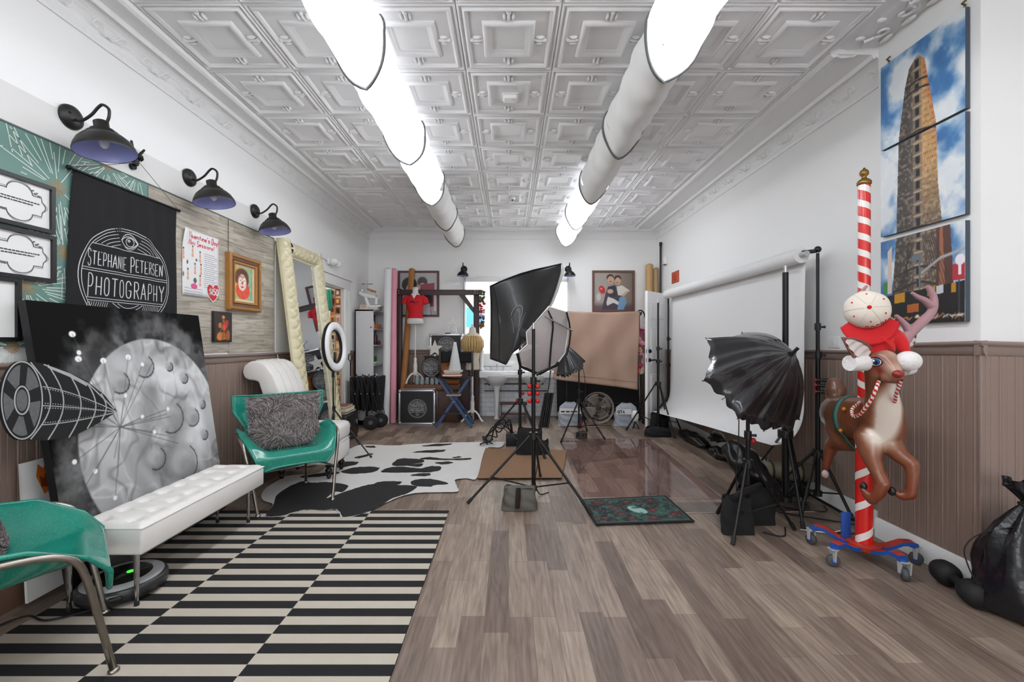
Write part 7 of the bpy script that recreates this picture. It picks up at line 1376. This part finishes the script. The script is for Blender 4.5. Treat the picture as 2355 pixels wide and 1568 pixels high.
MB().b2((2.14, 3.60, .003), (2.50, 3.78, .125), .02).build('black_base', M_bkc, t)
for i, pts in enumerate(([(1.95, 3.35), (2.2, 3.2), (2.45, 3.05), (2.3, 2.92), (2.05, 3.02)], [(2.0, 3.5), (2.2, 3.36), (2.4, 3.30), (2.48, 3.42)], [(1.72, 2.94), (1.82, 2.88), (1.92, 3.02)], [(2.0, 2.98), (2.15, 2.93), (2.26, 2.96)])):
    solo('floor_cable', MB().tube(bez([(x, y, .006+.001*i) for x, y in pts], 8), .0045, 6), M_rub if i < 3 else M_trimw, ['black cable looping on the floor behind the red pole base', 'black cable running to the right wall past the near backdrop stand', 'short black cable by the low right stand foot', 'white cable end on the floor left of the red pole base'][i], 'cable', 'cables on the floor at the right')
solo('crossing_tube', MB().cyl((2.30, 4.5, .17), (2.44, 2.93, .035), .011), M_st, 'black tube lying slanted along the right wall behind the stands', 'tube')
# ================================================================ triptych on the chase
CX = 2.46; tp = plane((CX, 2.842, 0), (0, -1, 0), (0, 0, 1)); Z0, Z1 = 1.405, 3.081
def tower(A, z0, z1):
    A.y = (A.y*(z1-z0)+z0-Z0)/(Z1-Z0); f = lambda z: (z-Z0)/(Z1-Z0)
    def nz(sx, sy, o, seed):
        B = Art(8, 8, '#000000'); B.nx, B.ny = A.nx, A.ny; B.x, B.y = A.x, A.y; return B.noise(sx, sy, o, seed)
    n = nz(3, 9, 5, 31); n2 = nz(7, 16, 4, 32); n3 = nz(40, 120, 1, 33)
    A.put(np.clip((n-.36)*3.6, 0, 1), '#dfe6ea'); A.put(np.clip((n2-.50)*3, 0, 1)*.7, '#f1f0ee'); A.put(np.clip((.42-n)*4, 0, 1)*.6, '#2f5f96')
    ys = A.y; L = np.interp(ys, [f(1.5), f(1.56), f(1.944), f(2.3), f(2.555), f(2.85), f(2.95), f(3.0)], [.14, .158, .217, .235, .25, .33, .38, .47]); Rr = np.interp(ys, [f(1.5), f(1.57), f(1.944), f(2.2), f(2.543), f(2.85), f(2.95), f(3.0)], [.90, .876, .768, .72, .70, .60, .57, .50])
    M = np.interp(ys, [f(1.5), f(3.0)], [.50, .475]); ins = ((A.x > L) & (A.x < Rr) & (ys < f(3.0)))*1.
    A.put(ins, '#5d5650'); lit = ins*np.clip((A.x-M)/.06, 0, 1); A.put(lit*np.clip((ys-f(1.85))*3.2, 0, 1), '#c79a66'); A.put(lit*np.clip((A.x-Rr+.05)/.05, 0, 1)*np.clip((ys-f(2.3))*4, 0, 1), '#d0733c'); A.put(lit*np.clip((f(2.1)-ys)*4, 0, 1)*.8, '#6f5f55')
    drk = ins*np.clip((M-.06-A.x)/.08, 0, 1); A.put(drk*.7, '#45413f')
    rows = 1*((ys*46) % 1 < .42); colw = ((A.x-M)/(Rr-L+.02)*26) % 1 < .38
    A.put(ins*rows*colw*.55*(np.abs(A.x-M) > .07), '#2e2722'); A.put(ins*np.clip((n3-.5)*3, 0, 1)*.35, '#efd3aa')
    pro = ins*(np.abs(A.x-M) < .055); A.put(pro*.6, '#8b7866'); A.put(pro*(np.abs(A.x-M) < .024)*((ys*23) % 1 < .6), '#26262c'); A.put(pro*(np.abs(((ys*23) % 1)-.78) < .07), '#b59f86')
    for z in (2.83, 2.78, 2.53, 1.96, 1.72, 1.63): A.put(ins*(np.abs(ys-f(z)-.012*np.cos((A.x-M)*9)) < .004), '#3a322c')
    if z0 < 1.5:
        A.poly([(.70, f(1.5)), (.70, f(1.944)), (.85, f(1.944)), (.90, f(1.5))], '#5a3c34'); A.poly([(.73, f(1.55)), (.74, f(1.944)), (.77, f(1.944)), (.80, f(1.55))], '#a0664a'); A.poly([(.10, f(1.60)), (.10, f(1.87)), (.155, f(1.90)), (.155, f(1.60))], '#d8c8bc')
        for k in range(7): A.line([(.54+.02*k, f(1.92)), (.66+.04*k, f(1.56))], .008, '#3d332d', .7); A.line([(.46-.02*k, f(1.9)), (.2-.0*k+.03*k, f(1.56))], .006, '#2c2624', .6)
        A.poly([(0, f(1.40)), (0, f(1.50)), (.07, f(1.585)), (1, f(1.625)), (1, f(1.40))], '#1c191a')
        A.poly([(.19, f(1.535)), (.19, f(1.59)), (.33, f(1.60)), (.33, f(1.54))], '#c9921f'); A.poly([(.60, f(1.56)), (.60, f(1.61)), (.69, f(1.615)), (.69, f(1.565))], '#c9921f'); A.poly([(.70, f(1.565)), (.70, f(1.612)), (.78, f(1.617)), (.78, f(1.57))], '#c8cdd2'); A.poly([(.86, f(1.565)), (.86, f(1.617)), (.91, f(1.62)), (.91, f(1.568))], '#b8861f'); A.poly([(.36, f(1.47)), (.36, f(1.52)), (.50, f(1.525)), (.50, f(1.475))], '#b5652c')
        A.line([(.51, f(1.62)), (.51, f(1.80)), (.42, f(1.79))], .022, '#66757f'); A.line([(.53, f(1.70)), (.75, f(1.77)), (1, f(1.795))], .010, '#a9a9a8'); A.poly([(.87, f(1.63)), (.87, f(1.72)), (1, f(1.72)), (1, f(1.63))], '#b5303a'); A.ell(.95, f(1.74), .05, .018, '#f0e8ee', .2); A.poly([(.93, f(1.66)), (.93, f(1.74)), (.96, f(1.74)), (.96, f(1.66))], '#eee6ee'); A.poly([(.04, f(1.60)), (.04, f(1.67)), (.1, f(1.68)), (.1, f(1.60))], '#3f8a46'); A.line([(.94, f(1.41)), (.94, f(1.62))], .015, '#3c4148')
        r_ = random.Random(12)
        for k in range(46): x_ = r_.uniform(.05, .95); A.line([(x_, f(1.425+r_.uniform(0, .03))), (x_+r_.uniform(.02, .06), f(1.43+r_.uniform(0, .03)))], .006, r_.choice(['#cfc9bb', '#d98a4a', '#8a8a8a', '#f0ead8']), .8)
    A.y = np.linspace(1, 0, A.ny)[:, None]*np.ones((1, A.nx))
for z0, z1, nm, nx in ((2.540, 3.081, 'top canvas print of the tall tower triptych, showing its rounded crown and sky', 1), (1.977, 2.524, 'middle canvas print of the tall tower triptych, showing the shaft and clouds', 2), (1.405, 1.944, 'bottom canvas print of the tall tower triptych, showing the street with yellow signs', 3)):
    t = thing('canvas_print', nm, 'canvas print', (CX, 2.58, z0), 0, 'tower triptych on the right wall'); MB().b2((CX-.028, 2.316, z0), (CX-.002, 2.842, z1), .002).build('stretched_canvas', mat('canvas_edge_blue', '#46505c', .7), t, smooth=False)
    A = Art(170, 176, '#4d82b8'); tower(A, z0, z1); A.mesh('printed_picture', (tp(0, z0, .0285), (0, -.526, 0), (0, 0, z1-z0), 0), vcmat('canvas_print', .5), t)
    if nx == 1:
        for y in (2.80, 2.335): MB().tube([(CX-.004, y, z1+.05), (CX-.02, y+.006, z1+.035), (CX-.012, y-.004, z1+.018), (CX-.02, y, z1-.004)], .0055, 6).build('hook', mat('brass_hook', '#75683e', .4, .8), t)
# ================================================================ striped carousel pole on a castor base
M_pr = mat('pole_red', '#d3201c', .25, coat=.4); M_pw = mat('pole_white', '#e8e3de', .3, coat=.3); M_bb = mat('base_blue', '#1f4fa0', .4, vary=.15, vscale=20); M_br = mat('base_red', '#b23426', .45, vary=.3, vscale=14)
pcx, pcy = 2.125, 2.60; t = thing('carousel_pole', 'red and white striped carousel pole with gold finial on a blue castor base', 'pole', (pcx, pcy, 0))
def striped(mb, z0, z1, r, pitch, wf, sl, n=28):
    m = 25; J0 = int((z0/pitch-abs(sl))*m)-1; J1 = int((z1/pitch+abs(sl))*m)+2; n = 40; W = n+1; b = len(mb.v)
    for j in range(J0, J1+1):
        for k in range(W): z = min(z1, max(z0, pitch*(j/m-sl*k/n))); mb.v.append(Vector((pcx+r*math.cos(2*PI*k/n), pcy+r*math.sin(2*PI*k/n), z)))
    for j in range(J1-J0):
        for k in range(n):
            f = [b+j*W+k, b+j*W+k+1, b+(j+1)*W+k+1, b+(j+1)*W+k]
            if max(mb.v[q].z for q in f)-min(mb.v[q].z for q in f) > 1e-6: mb.f.append(f); mb.m.append(1 if ((j+J0) % m)/m < wf else 0)
    return mb
striped(MB(), .095, .78, .043, .19, .24, -1).build('lower_pole', [M_pr, M_pw], t); striped(MB(), .70, 2.235, .031, .098, .40, 1).build('upper_pole', [M_pr, M_pw], t)
MB().lathe([(.031, 0), (.036, .004), (.037, .02), (.028, .032), (.014, .04), (.012, .052), (.022, .062), (.024, .075), (.018, .09), (.006, .098), (.005, .105), (0, .107)], (pcx, pcy, 2.23), n=24).build('finial', mat('gold_paint', '#8d6b33', .35, .7), t)
MB().lathe([(.0, .06), (.075, .062), (.08, .07), (.085, .095), (.05, .10), (0, .10)], (pcx, pcy, 0), n=24).build('base_plate', M_br, t)
MB().b2((pcx-.085, pcy+.06, .09), (pcx-.03, pcy+.075, .25), .004).build('blue_upright', M_bb, t)
for (x, y) in ((1.945, 2.775), (1.885, 2.515), (2.150, 2.375), (2.365, 2.54)):
    d = Vector((x-pcx, y-pcy, 0)); L_ = d.length; d.normalize(); s_ = Vector((-d.y, d.x, 0)); path = [(0, .085), (.25, .085), (.5, .098), (.75, .128), (.92, .132), (1.0, .128)]
    mb = MB()
    for k in range(len(path)-1):
        (a, za), (b, zb) = path[k], path[k+1]; wa, wb = .036-.012*a, .036-.012*b; A_, B_ = Vector((pcx, pcy, 0))+d*L_*a, Vector((pcx, pcy, 0))+d*L_*b
        v8 = [A_+s_*wa, A_-s_*wa, B_-s_*wb, B_+s_*wb]; lo = [v+Vector((0, 0, z-.022)) for v, z in zip(v8, (za, za, zb, zb))]; hi = [v+Vector((0, 0, z)) for v, z in zip(v8, (za, za, zb, zb))]
        b0 = len(mb.v); mb.v.extend(lo+hi); 
        for fc, ms in (((3, 2, 1, 0), 1), ((4, 5, 6, 7), 0), ((0, 1, 5, 4), 1), ((1, 2, 6, 5), 1), ((2, 3, 7, 6), 1), ((3, 0, 4, 7), 1)): mb.f.append([b0+i for i in fc]); mb.m.append(ms)
    arm = mb.build('base_arm', [M_br, M_bb], t, smooth=False); e = Vector((x, y, 0))
    MB().cyl(e+Vector((0, 0, .098)), e+Vector((0, 0, .115)), .024, n=14).build('socket', M_bb, arm)
    cz = e+Vector((0, 0, .034))+d*.012; wx = (s_*.8+d*.6).normalized()
    cas = MB(); cas.hexa([cz+wx*.02+Vector((0, 0, .0))-s_*0+q for q in (Vector((-.004, -.008, 0)), Vector((.004, -.008, 0)), Vector((.004, .008, 0)), Vector((-.004, .008, 0)), Vector((-.004, -.014, .068)), Vector((.004, -.014, .068)), Vector((.004, .014, .068)), Vector((-.004, .014, .068)))]); cas.hexa([cz-wx*.02+q for q in (Vector((-.004, -.008, 0)), Vector((.004, -.008, 0)), Vector((.004, .008, 0)), Vector((-.004, .008, 0)), Vector((-.004, -.014, .068)), Vector((.004, -.014, .068)), Vector((.004, .014, .068)), Vector((-.004, .014, .068)))]); cas.box(cz+Vector((0, 0, .066)), (.04, .04, .006)); cas.build('castor_fork', M_sil, arm)
    MB().lathe([(.010, -.013), (.030, -.014), (.034, -.008), (.034, .008), (.030, .014), (.010, .013)], cz, wx, 22).build('castor_wheel', mat('grey_rubber', '#4a4a4a', .6), arm)
    MB().lathe([(.0, -.016), (.014, -.015), (.014, .015), (0, .016)], cz, wx, 14).build('wheel_hub', M_bb, arm)
# ================================================================ carousel reindeer figure
def blob(chain, res=5):
    """tapered capsule chain as overlapping spheres"""
    mb = MB()
    for (a, ra), (b, rb) in zip(chain[:-1], chain[1:]):
        a, b = Vector(a), Vector(b); ra = (ra,)*3 if not isinstance(ra, tuple) else ra; rb = (rb,)*3 if not isinstance(rb, tuple) else rb
        m = max(2, int((b-a).length/(.35*min(min(ra), min(rb)))))
        for i in range(m+1): f = i/m; mb.ball(a.lerp(b, f), tuple(ra[k]*(1-f)+rb[k]*f for k in range(3)), 14, 9)
    return mb
D = lambda u, v, Y: P(u, v, Y)
parts_ = [
 [(D(1918, 952, 2.90), (.072, .10, .115)), (D(1938, 958, 2.80), (.095, .12, .132)), (D(1972, 962, 2.66), (.105, .12, .135)), (D(2008, 968, 2.53), (.112, .12, .145)), (D(2030, 972, 2.43), (.100, .10, .140))],
 [(D(2030, 985, 2.42), .105), (D(2031, 940, 2.37), .088), (D(2027, 900, 2.33), .070), (D(2021, 868, 2.30), .062), (D(2020, 838, 2.275), .064)],
 [(D(2016, 826, 2.28), (.066, .075, .068)), (D(2034, 830, 2.24), (.060, .062, .060)), (D(2050, 848, 2.195), (.040, .044, .038)), (D(2063, 864, 2.16), (.026, .028, .024))],
 [(D(2040, 868, 2.21), .030), (D(2062, 875, 2.17), .019)],
 [(D(1998, 1008, 2.42), .070), (D(2004, 1050, 2.38), .047), (D(2018, 1085, 2.34), .035), (D(2031, 1112, 2.30), .034), (D(2020, 1135, 2.31), .030), (D(2006, 1150, 2.335), .027), (D(1992, 1138, 2.35), .020), (D(1986, 1126, 2.36), .017)],
 [(D(2040, 1012, 2.40), .070), (D(2066, 1044, 2.34), .044), (D(2096, 1066, 2.28), .036), (D(2099, 1098, 2.27), .029), (D(2094, 1138, 2.27), .027), (D(2076, 1142, 2.29), .022), (D(2062, 1134, 2.30), .019)],
 [(D(1934, 982, 2.83), .090), (D(1942, 1010, 2.79), .075), (D(1915, 1022, 2.86), .042), (D(1906, 1045, 2.88), .030), (D(1900, 1075, 2.89), .021)],
 [(D(1960, 1000, 2.74), .08), (D(1968, 1020, 2.72), .05), (D(1940, 1018, 2.80), .05)],
 [(D(1920, 915, 2.92), .045), (D(1922, 898, 2.93), .062), (D(1920, 884, 2.94), .050), (D(1917, 876, 2.945), .025)],
]
allm = MB()
for ch in parts_:
    b = blob(ch); k = len(allm.v); allm.v += b.v; allm.f += [[i+k for i in f] for f in b.f]; allm.m += b.m
tmp = allm.build('body_source', mat('fur_paint_tmp', '#7a4a30'), None); mm = tmp.modifiers.new('r', 'REMESH'); mm.mode = 'VOXEL'; mm.voxel_size = .0085; sm = tmp.modifiers.new('s', 'SMOOTH'); sm.iterations = 9; sm.factor = .5
dg = bpy.context.evaluated_depsgraph_get(); me = bpy.data.meshes.new_from_object(tmp.evaluated_get(dg)); bpy.data.objects.remove(tmp)
dt = thing('carousel_reindeer', 'brown painted carousel reindeer figure with a white chest, mounted on the striped pole', 'carousel figure', (2.06, 2.55, .35))
co = np.array([v.co[:] for v in me.vertices]); nrm = np.array([v.normal[:] for v in me.vertices])
uu = CU+FPX*co[:, 0]/co[:, 1]; vv = CV-FPX*(co[:, 2]-CH)/co[:, 1]
col = np.tile(np.array([.47, .265, .17]), (len(co), 1)); rng = np.random.default_rng(3)
def mixc(k, c): 
    global col
    k = np.clip(k, 0, 1)[:, None]; col = col*(1-k)+np.array(c)*k
sn = .5+.5*np.sin(co[:, 0]*61+3*np.sin(co[:, 2]*47))*np.sin(co[:, 1]*53+2*np.sin(co[:, 0]*39)); mixc(sn*.35, (.58, .37, .25)); mixc((co[:, 1]-2.62)*4*(co[:, 2] > .75), (.47, .33, .26)); mixc((.62-co[:, 2])*5, (.45, .18, .10))
dx = co-np.array(D(2042, 955, 2.30)); fr = np.clip((-nrm[:, 1]-.15)*2.2, 0, 1); mixc(fr*np.clip(1.25-np.sqrt((dx[:, 0]/.075)**2+(dx[:, 2]/.21)**2), 0, .6)*2.0*np.clip((co[:, 2]-.66)*11, 0, 1), (.88, .83, .78))
hd = co[:, 2] > 1.10; hq = co-np.array(D(2050, 850, 2.2)); mixc(hd*np.clip(1.3-np.sqrt((hq[:, 0]/.06)**2+(hq[:, 1]/.1)**2+(hq[:, 2]/.05)**2), 0, 1)*1.2, (.74, .62, .55)); fo = co-np.array(D(2046, 815, 2.22)); mixc(hd*np.clip(1.2-np.linalg.norm(fo, axis=1)/.055, 0, 1), (.80, .70, .66))
ck = co-np.array(D(2016, 852, 2.225)); mixc(hd*np.clip(1.3-np.linalg.norm(ck, axis=1)/.035, 0, 1)*1.1, (.62, .26, .22))
a = np.clip(col, 0, 1); a = np.where(a <= .04045, a/12.92, ((a+.055)/1.055)**2.4)
loc = np.array(dt.location); me.vertices.foreach_set('co', (co-loc).astype(np.float32).ravel()); at = me.color_attributes.new('paint', 'FLOAT_COLOR', 'POINT'); at.data.foreach_set('color', np.concatenate([a, np.ones((len(a), 1))], 1).astype(np.float32).ravel())
me.materials.clear(); me.materials.append(vcmat('deer_paint', .32, .3)); me.polygons.foreach_set('use_smooth', [True]*len(me.polygons)); me.update()
body = bpy.data.objects.new('body', me); C.objects.link(body); body.parent = dt; WM[body.name] = WM[dt.name]
from mathutils.bvhtree import BVHTree
bvh = BVHTree.FromPolygons([Vector(x) for x in co], [tuple(p.vertices) for p in me.polygons])
def onbody(u, v, h=.0):
    o = Vector((0, 0, CH)); d = Vector(((u-CU)/FPX, 1, -(v-CV)/FPX)).normalized(); hit = bvh.ray_cast(o, d); return (hit[0]+hit[1]*h, hit[1]) if hit[0] else (P(u, v, 2.3), Vector((0, -1, 0)))
# ears, antlers, hooves, nose, eyes
M_ear = mat('ear_brown', '#7d5245', .35); M_ein = mat('ear_white', '#d9cfcb', .4); M_ant = mat('antler_mauve', '#a98288', .35, vary=.12, vscale=12)
def ear(base, tip, side, wdt):
    base, tip = Vector(base), Vector(tip); ax = tip-base; sd = ax.cross(Vector((0, -1, 0))).normalized()*side; out = ax.normalized().cross(sd).normalized(); out = out if out.y < 0 else -out
    def f(a, b): w_ = wdt*math.sin(PI*(.12+.88*b)**.8)**.8*(1-b*.1); s = a*2-1; return base+ax*b+sd*w_*s-out*.02*(1-s*s)*(1-b*.6)
    e = MB().grid(f, 13, 13).build('ear', M_ear, dt, angle=180); solid(e, .008); g = MB().grid(lambda a, b: f(.18+.64*a, .12+.74*b)+out*(.012+.004*math.sin(b*22+a*3)), 13, 17).build('inner_ear', M_ein, e, angle=180)
ear(D(2006, 826, 2.26), D(1936, 776, 2.19), 1, .058); ear(D(2064, 806, 2.32), D(2108, 770, 2.33), -1, .050)
A_ = lambda pts, rs, Y=2.29: MB().tube(bez([D(u, v, Y) for u, v in pts], 5), [rs[0]+(rs[1]-rs[0])*i/((len(pts)-1)*5) for i in range((len(pts)-1)*5+1)], 10)
an = A_([(2068, 812), (2082, 778), (2112, 748), (2142, 718), (2148, 690), (2140, 668), (2132, 658)], (.030, .011)).build('antler', M_ant, dt); A_([(2094, 768), (2084, 750), (2072, 736), (2060, 725)], (.022, .008)).build('tine', M_ant, an); A_([(2143, 704), (2126, 690), (2110, 682), (2097, 673)], (.020, .007)).build('tine', M_ant, an)
an = A_([(2012, 812), (2000, 780), (1985, 740), (1965, 700), (1978, 676), (1993, 657)], (.028, .007), 2.33).build('antler', M_ant, dt)
M_hoof = mat('hoof_black', '#1d1816', .4)
for (u, v, Y, r_) in ((1986, 1118, 2.365, .020), (2051, 1129, 2.305, .021), (1898, 1090, 2.89, .024)): MB().ball(D(u, v, Y), (r_*.9, r_*.9, r_*1.15), 12, 8).build('hoof', M_hoof if r_ < .023 else mat('hoof_pale', '#b8a49c', .5), dt)
p, n = onbody(2066, 860, 0); MB().ball(p, (.027, .021, .020), 14, 9).build('nose', mat('nose_red_brown', '#8e2420', .3), dt)
p, n = onbody(2014, 832, .001); rt_ = Vector((0, 0, 1)).cross(n).normalized(); up_ = n.cross(rt_); Rm = Matrix((rt_, up_, n)).transposed()
ey = MB().ball(p, (.033, .024, .006), 18, 8, Rm).build('eye', mat('eye_outline', '#20242e', .2), dt)
for off, rr_, c_, nm in (((.0, .0, .004), (.028, .019, .005), '#e9e9ec', 'eye_white'), ((.006, .002, .007), (.020, .018, .004), '#31508e', 'iris'), ((.006, .0, .0095), (.010, .013, .003), '#0b0b10', 'pupil'), ((-.002, .007, .0115), (.005, .005, .002), '#ffffff', 'glint')): MB().ball(p+Rm @ Vector(off), rr_, 14, 8, Rm).build(nm, mat('deer_'+nm, c_, .15), ey)
lsh = MB().tube([p+Rm @ Vector((.035*math.cos(a_), .029*math.sin(a_)+.002, .004)) for a_ in np.linspace(.15, PI-.1, 9)], .0028, 6).build('eyelid', mat('eyelid_pink', '#a8605a', .4), ey)
# girth strap with bells
sc_ = Vector(D(1958, 962, 2.71)); axd_ = (D(2008, 968, 2.53)-D(1932, 958, 2.80)).normalized(); e1 = axd_.cross(Vector((0, 0, 1))).normalized(); e2 = e1.cross(axd_); ring = []
for k in range(44):
    a_ = 2*PI*k/44; d = e1*math.cos(a_)+e2*math.sin(a_); h = bvh.ray_cast(sc_+d*.5, -d); q = h[0] if h[0] else sc_+d*.13
    if (q-sc_).length > .19: q = sc_+d*.16
    ring.append(q+d*.004)
mb = MB(); vs = [q+axd_*s for q in ring for s in (-.018, .018)]; mb.add(vs, [(2*i, 2*i+1, (2*i+3) % 88, (2*i+2) % 88) for i in range(44)]); st = mb.build('girth_strap', mat('strap_green', '#41736a', .45), dt, angle=180); solid(st, .007, 0)
for (u, v) in ((1946, 942), (1938, 988)): q, n = onbody(u, v, .012); MB().ball(q, .013, 12, 8).build('bell', mat('bell_gold', '#c98d3a', .35, .3), st)
# twisted candy rope reins
def rope(pts, nm='rein'):
    pp = bez(pts, 14); mb = MB(); up = None; n = 10; rg = []
    for i, p in enumerate(pp):
        tt = (pp[min(i+1, len(pp)-1)]-pp[max(i-1, 0)]).normalized(); up = up or tt.orthogonal(); up = (up-tt*up.dot(tt)).normalized(); s_ = tt.cross(up); rg.append([p+(up*math.cos(2*PI*k/n)+s_*math.sin(2*PI*k/n))*.0085*(1+.12*math.sin(4*PI*k/n+i*.9)) for k in range(n)])
    mb.v = [x for r_ in rg for x in r_]
    for i in range(len(rg)-1):
        for k in range(n): mb.f.append([i*n+k, i*n+(k+1) % n, (i+1)*n+(k+1) % n, (i+1)*n+k]); mb.m.append(1 if (i/6.0+k/n) % 1 < .5 else 0)
    return mb.build(nm, [M_pr, M_pw], dt)
def ob(u, v, h=.012): return onbody(u, v, h)[0]
rope([ob(2021, 874), D(2014, 895, 2.22), D(2004, 918, 2.25), D(1990, 938, 2.30), D(1978, 952, 2.36), D(1965, 958, 2.42), D(1959, 950, 2.46), D(1961, 938, 2.48), D(1972, 930, 2.50), ob(1982, 928)]); rope([ob(2070, 872, .006), D(2067, 890, 2.17), D(2060, 908, 2.22), ob(2054, 922)])
# ---- hats
t = thing('santa_hat', 'red and white Santa hat on the reindeer head, its pompom hanging at the right', 'hat', tuple(D(2040, 800, 2.25))); M_sr = mat('santa_red', '#cc0a12', .8, sheen=.2); M_plush = mat('white_plush', '#e6e3e2', .95, bump=.6, bscale=60)
MB().tube(bez([D(2004, 806, 2.29), D(2020, 792, 2.27), D(2046, 778, 2.25), D(2066, 786, 2.23), D(2079, 802, 2.21), D(2086, 818, 2.20)], 6), [.055-.0*i if i < 8 else .072-.003*(i-8)*1.0 if i < 14 else max(.012, .056-.0028*(i-13)) for i in range(31)], 18).build('hat_cone', M_sr, t)
MB().ball(D(2089, 830, 2.18), (.056, .05, .050), 18, 12).build('pompom', M_plush, t); MB().tube([D(2076, 848, 2.22), D(2094, 846, 2.24)], [.036, .032], 12).build('white_trim', M_plush, t); MB().tube([D(1953, 835, 2.25), D(1988, 834, 2.27)], [.040, .043], 18).build('white_trim', M_plush, t); MB().tube([D(1964, 824, 2.29), D(1992, 812, 2.31)], [.028, .03], 12).build('hat_fold', M_sr, t)
t = thing('baseball_cap', 'cream baseball cap with a red brim hung on the left antler', 'cap', tuple(D(1992, 712, 2.25))); cc_ = D(1993, 712, 2.27); axc = Vector((-.52, -.84, .10)).normalized(); dn_ = Vector((.12, 0, -1)); dn_ = (dn_-axc*dn_.dot(axc)).normalized(); sd_ = axc.cross(dn_); M_cap = mat('cap_cream', '#ddd3c6', .85, bump=.1, bscale=60); M_capr = mat('cap_red', '#c20d18', .8)
def crown(a, b): th = 2*PI*a; ph = PI/2*b; r_ = .098*(1+.012*math.cos(6*th)); return cc_+(dn_*math.cos(th)*1.0+sd_*math.sin(th)*1.02)*r_*math.cos(ph)**.85+axc*.082*math.sin(ph)
cr = MB().grid(crown, 48, 14, cu=True).build('crown', M_cap, t, angle=180); solid(cr, .003)
for k in range(6): MB().tube([crown(k/6+.083, j/9)+axc*.001 for j in range(9)], .0016, 5).build('seam', M_cap, cr)
for k in range(6): MB().ball(crown((k+.5)/6+.083, .52), .0045, 8, 5).build('eyelet', M_capr, cr)
MB().ball(crown(0, 1), (.010, .010, .010), 10, 7).build('button', M_capr, cr)
def brim(a, b): th = (a-.5)*1.95; r_ = .099+.088*b*math.cos(th*1.05); return cc_+(dn_*math.cos(th)+sd_*math.sin(th))*r_+axc*(.004+.035*b*math.cos(th)-.02*b)
br = MB().grid(brim, 30, 8).build('brim', M_capr, t, angle=180); solid(br, .003)
mb = MB()
for k in range(9): a_ = -.03+.018*k; mb.tube([crown(a_, .16)+axc*.0015+dn_*.001, crown(a_+.003*(-1)**k, .27)+axc*.0015], .0022, 5); mb.tube([crown(a_, .16)+axc*.0015, crown(a_+.010, .18 if k % 2 else .26)+axc*.0015], .0018, 5)
mb.build('red_stitching', mat('cap_stitch', '#a8343c', .8), cr)
# ================================================================ lower right corner
t = thing('dumbbell', 'black dumbbell-shaped weight on the floor beside the shiny black bag', 'weight', (2.31, 2.24, 0)); h1, h2 = Vector((2.335, 2.325, .062)), Vector((2.285, 2.135, .062)); da = (h2-h1).normalized(); q = da.to_track_quat('Z', 'Y').to_matrix()
MB().cyl(h1, h2, .020, n=14).build('grip', M_rub, t)
for c_ in (h1, h2): MB().lathe([(.02, -.058), (.045, -.055), (.058, -.03), (.061, 0), (.058, .03), (.045, .055), (.0, .058)], c_, da, 24).build('head', M_rub, t)
t = thing('shiny_black_sack', 'shiny black plastic sack tied at the top, at the right edge of the picture', 'bag', (2.44, 2.08, 0)); rr = random.Random(21); bc = Vector((2.45, 2.06, 0))
prof = [(0, .135), (.02, .175), (.10, .195), (.20, .19), (.30, .17), (.40, .125), (.47, .07), (.515, .03), (.535, .024), (.56, .04), (.60, .07), (.625, .075)]
def sack(a, b):
    x_ = b*(len(prof)-1); i = min(int(x_), len(prof)-2); f = x_-i; z = prof[i][0]*(1-f)+prof[i+1][0]*f; r_ = prof[i][1]*(1-f)+prof[i+1][1]*f; th = 2*PI*a; k = min(1, max(0, (z-.12)/.3)); r_ *= 1+.13*k*math.sin(9*th+3*z)+.06*math.sin(5*th+14*z)+.04*math.sin(3*th-21*z); lean = .03*math.sin(z*5)
    return bc+Vector((r_*math.cos(th)*1.0+lean, r_*.92*math.sin(th), z+.004+.015*math.sin(th*4)*(b > .95)))
MB().grid(sack, 90, 60, cu=True).build('bag', mat('glossy_sack', '#17171b', .24, bump=.55, bscale=16), t, angle=180); MB().tube([bc+Vector((.012+.03*math.cos(k*.52), .03*math.sin(k*.52), .525+.0*k)) for k in range(13)], .007, 6).build('tie', M_rub, t)
MB().tube(bez([bc+Vector((-.07, -.02, .43)), Vector((2.30, 2.12, .36)), Vector((2.245, 2.14, .285)), Vector((2.25, 2.13, .2)), Vector((2.275, 2.10, .10))], 6), .003, 6).build('cord', M_rub, t)
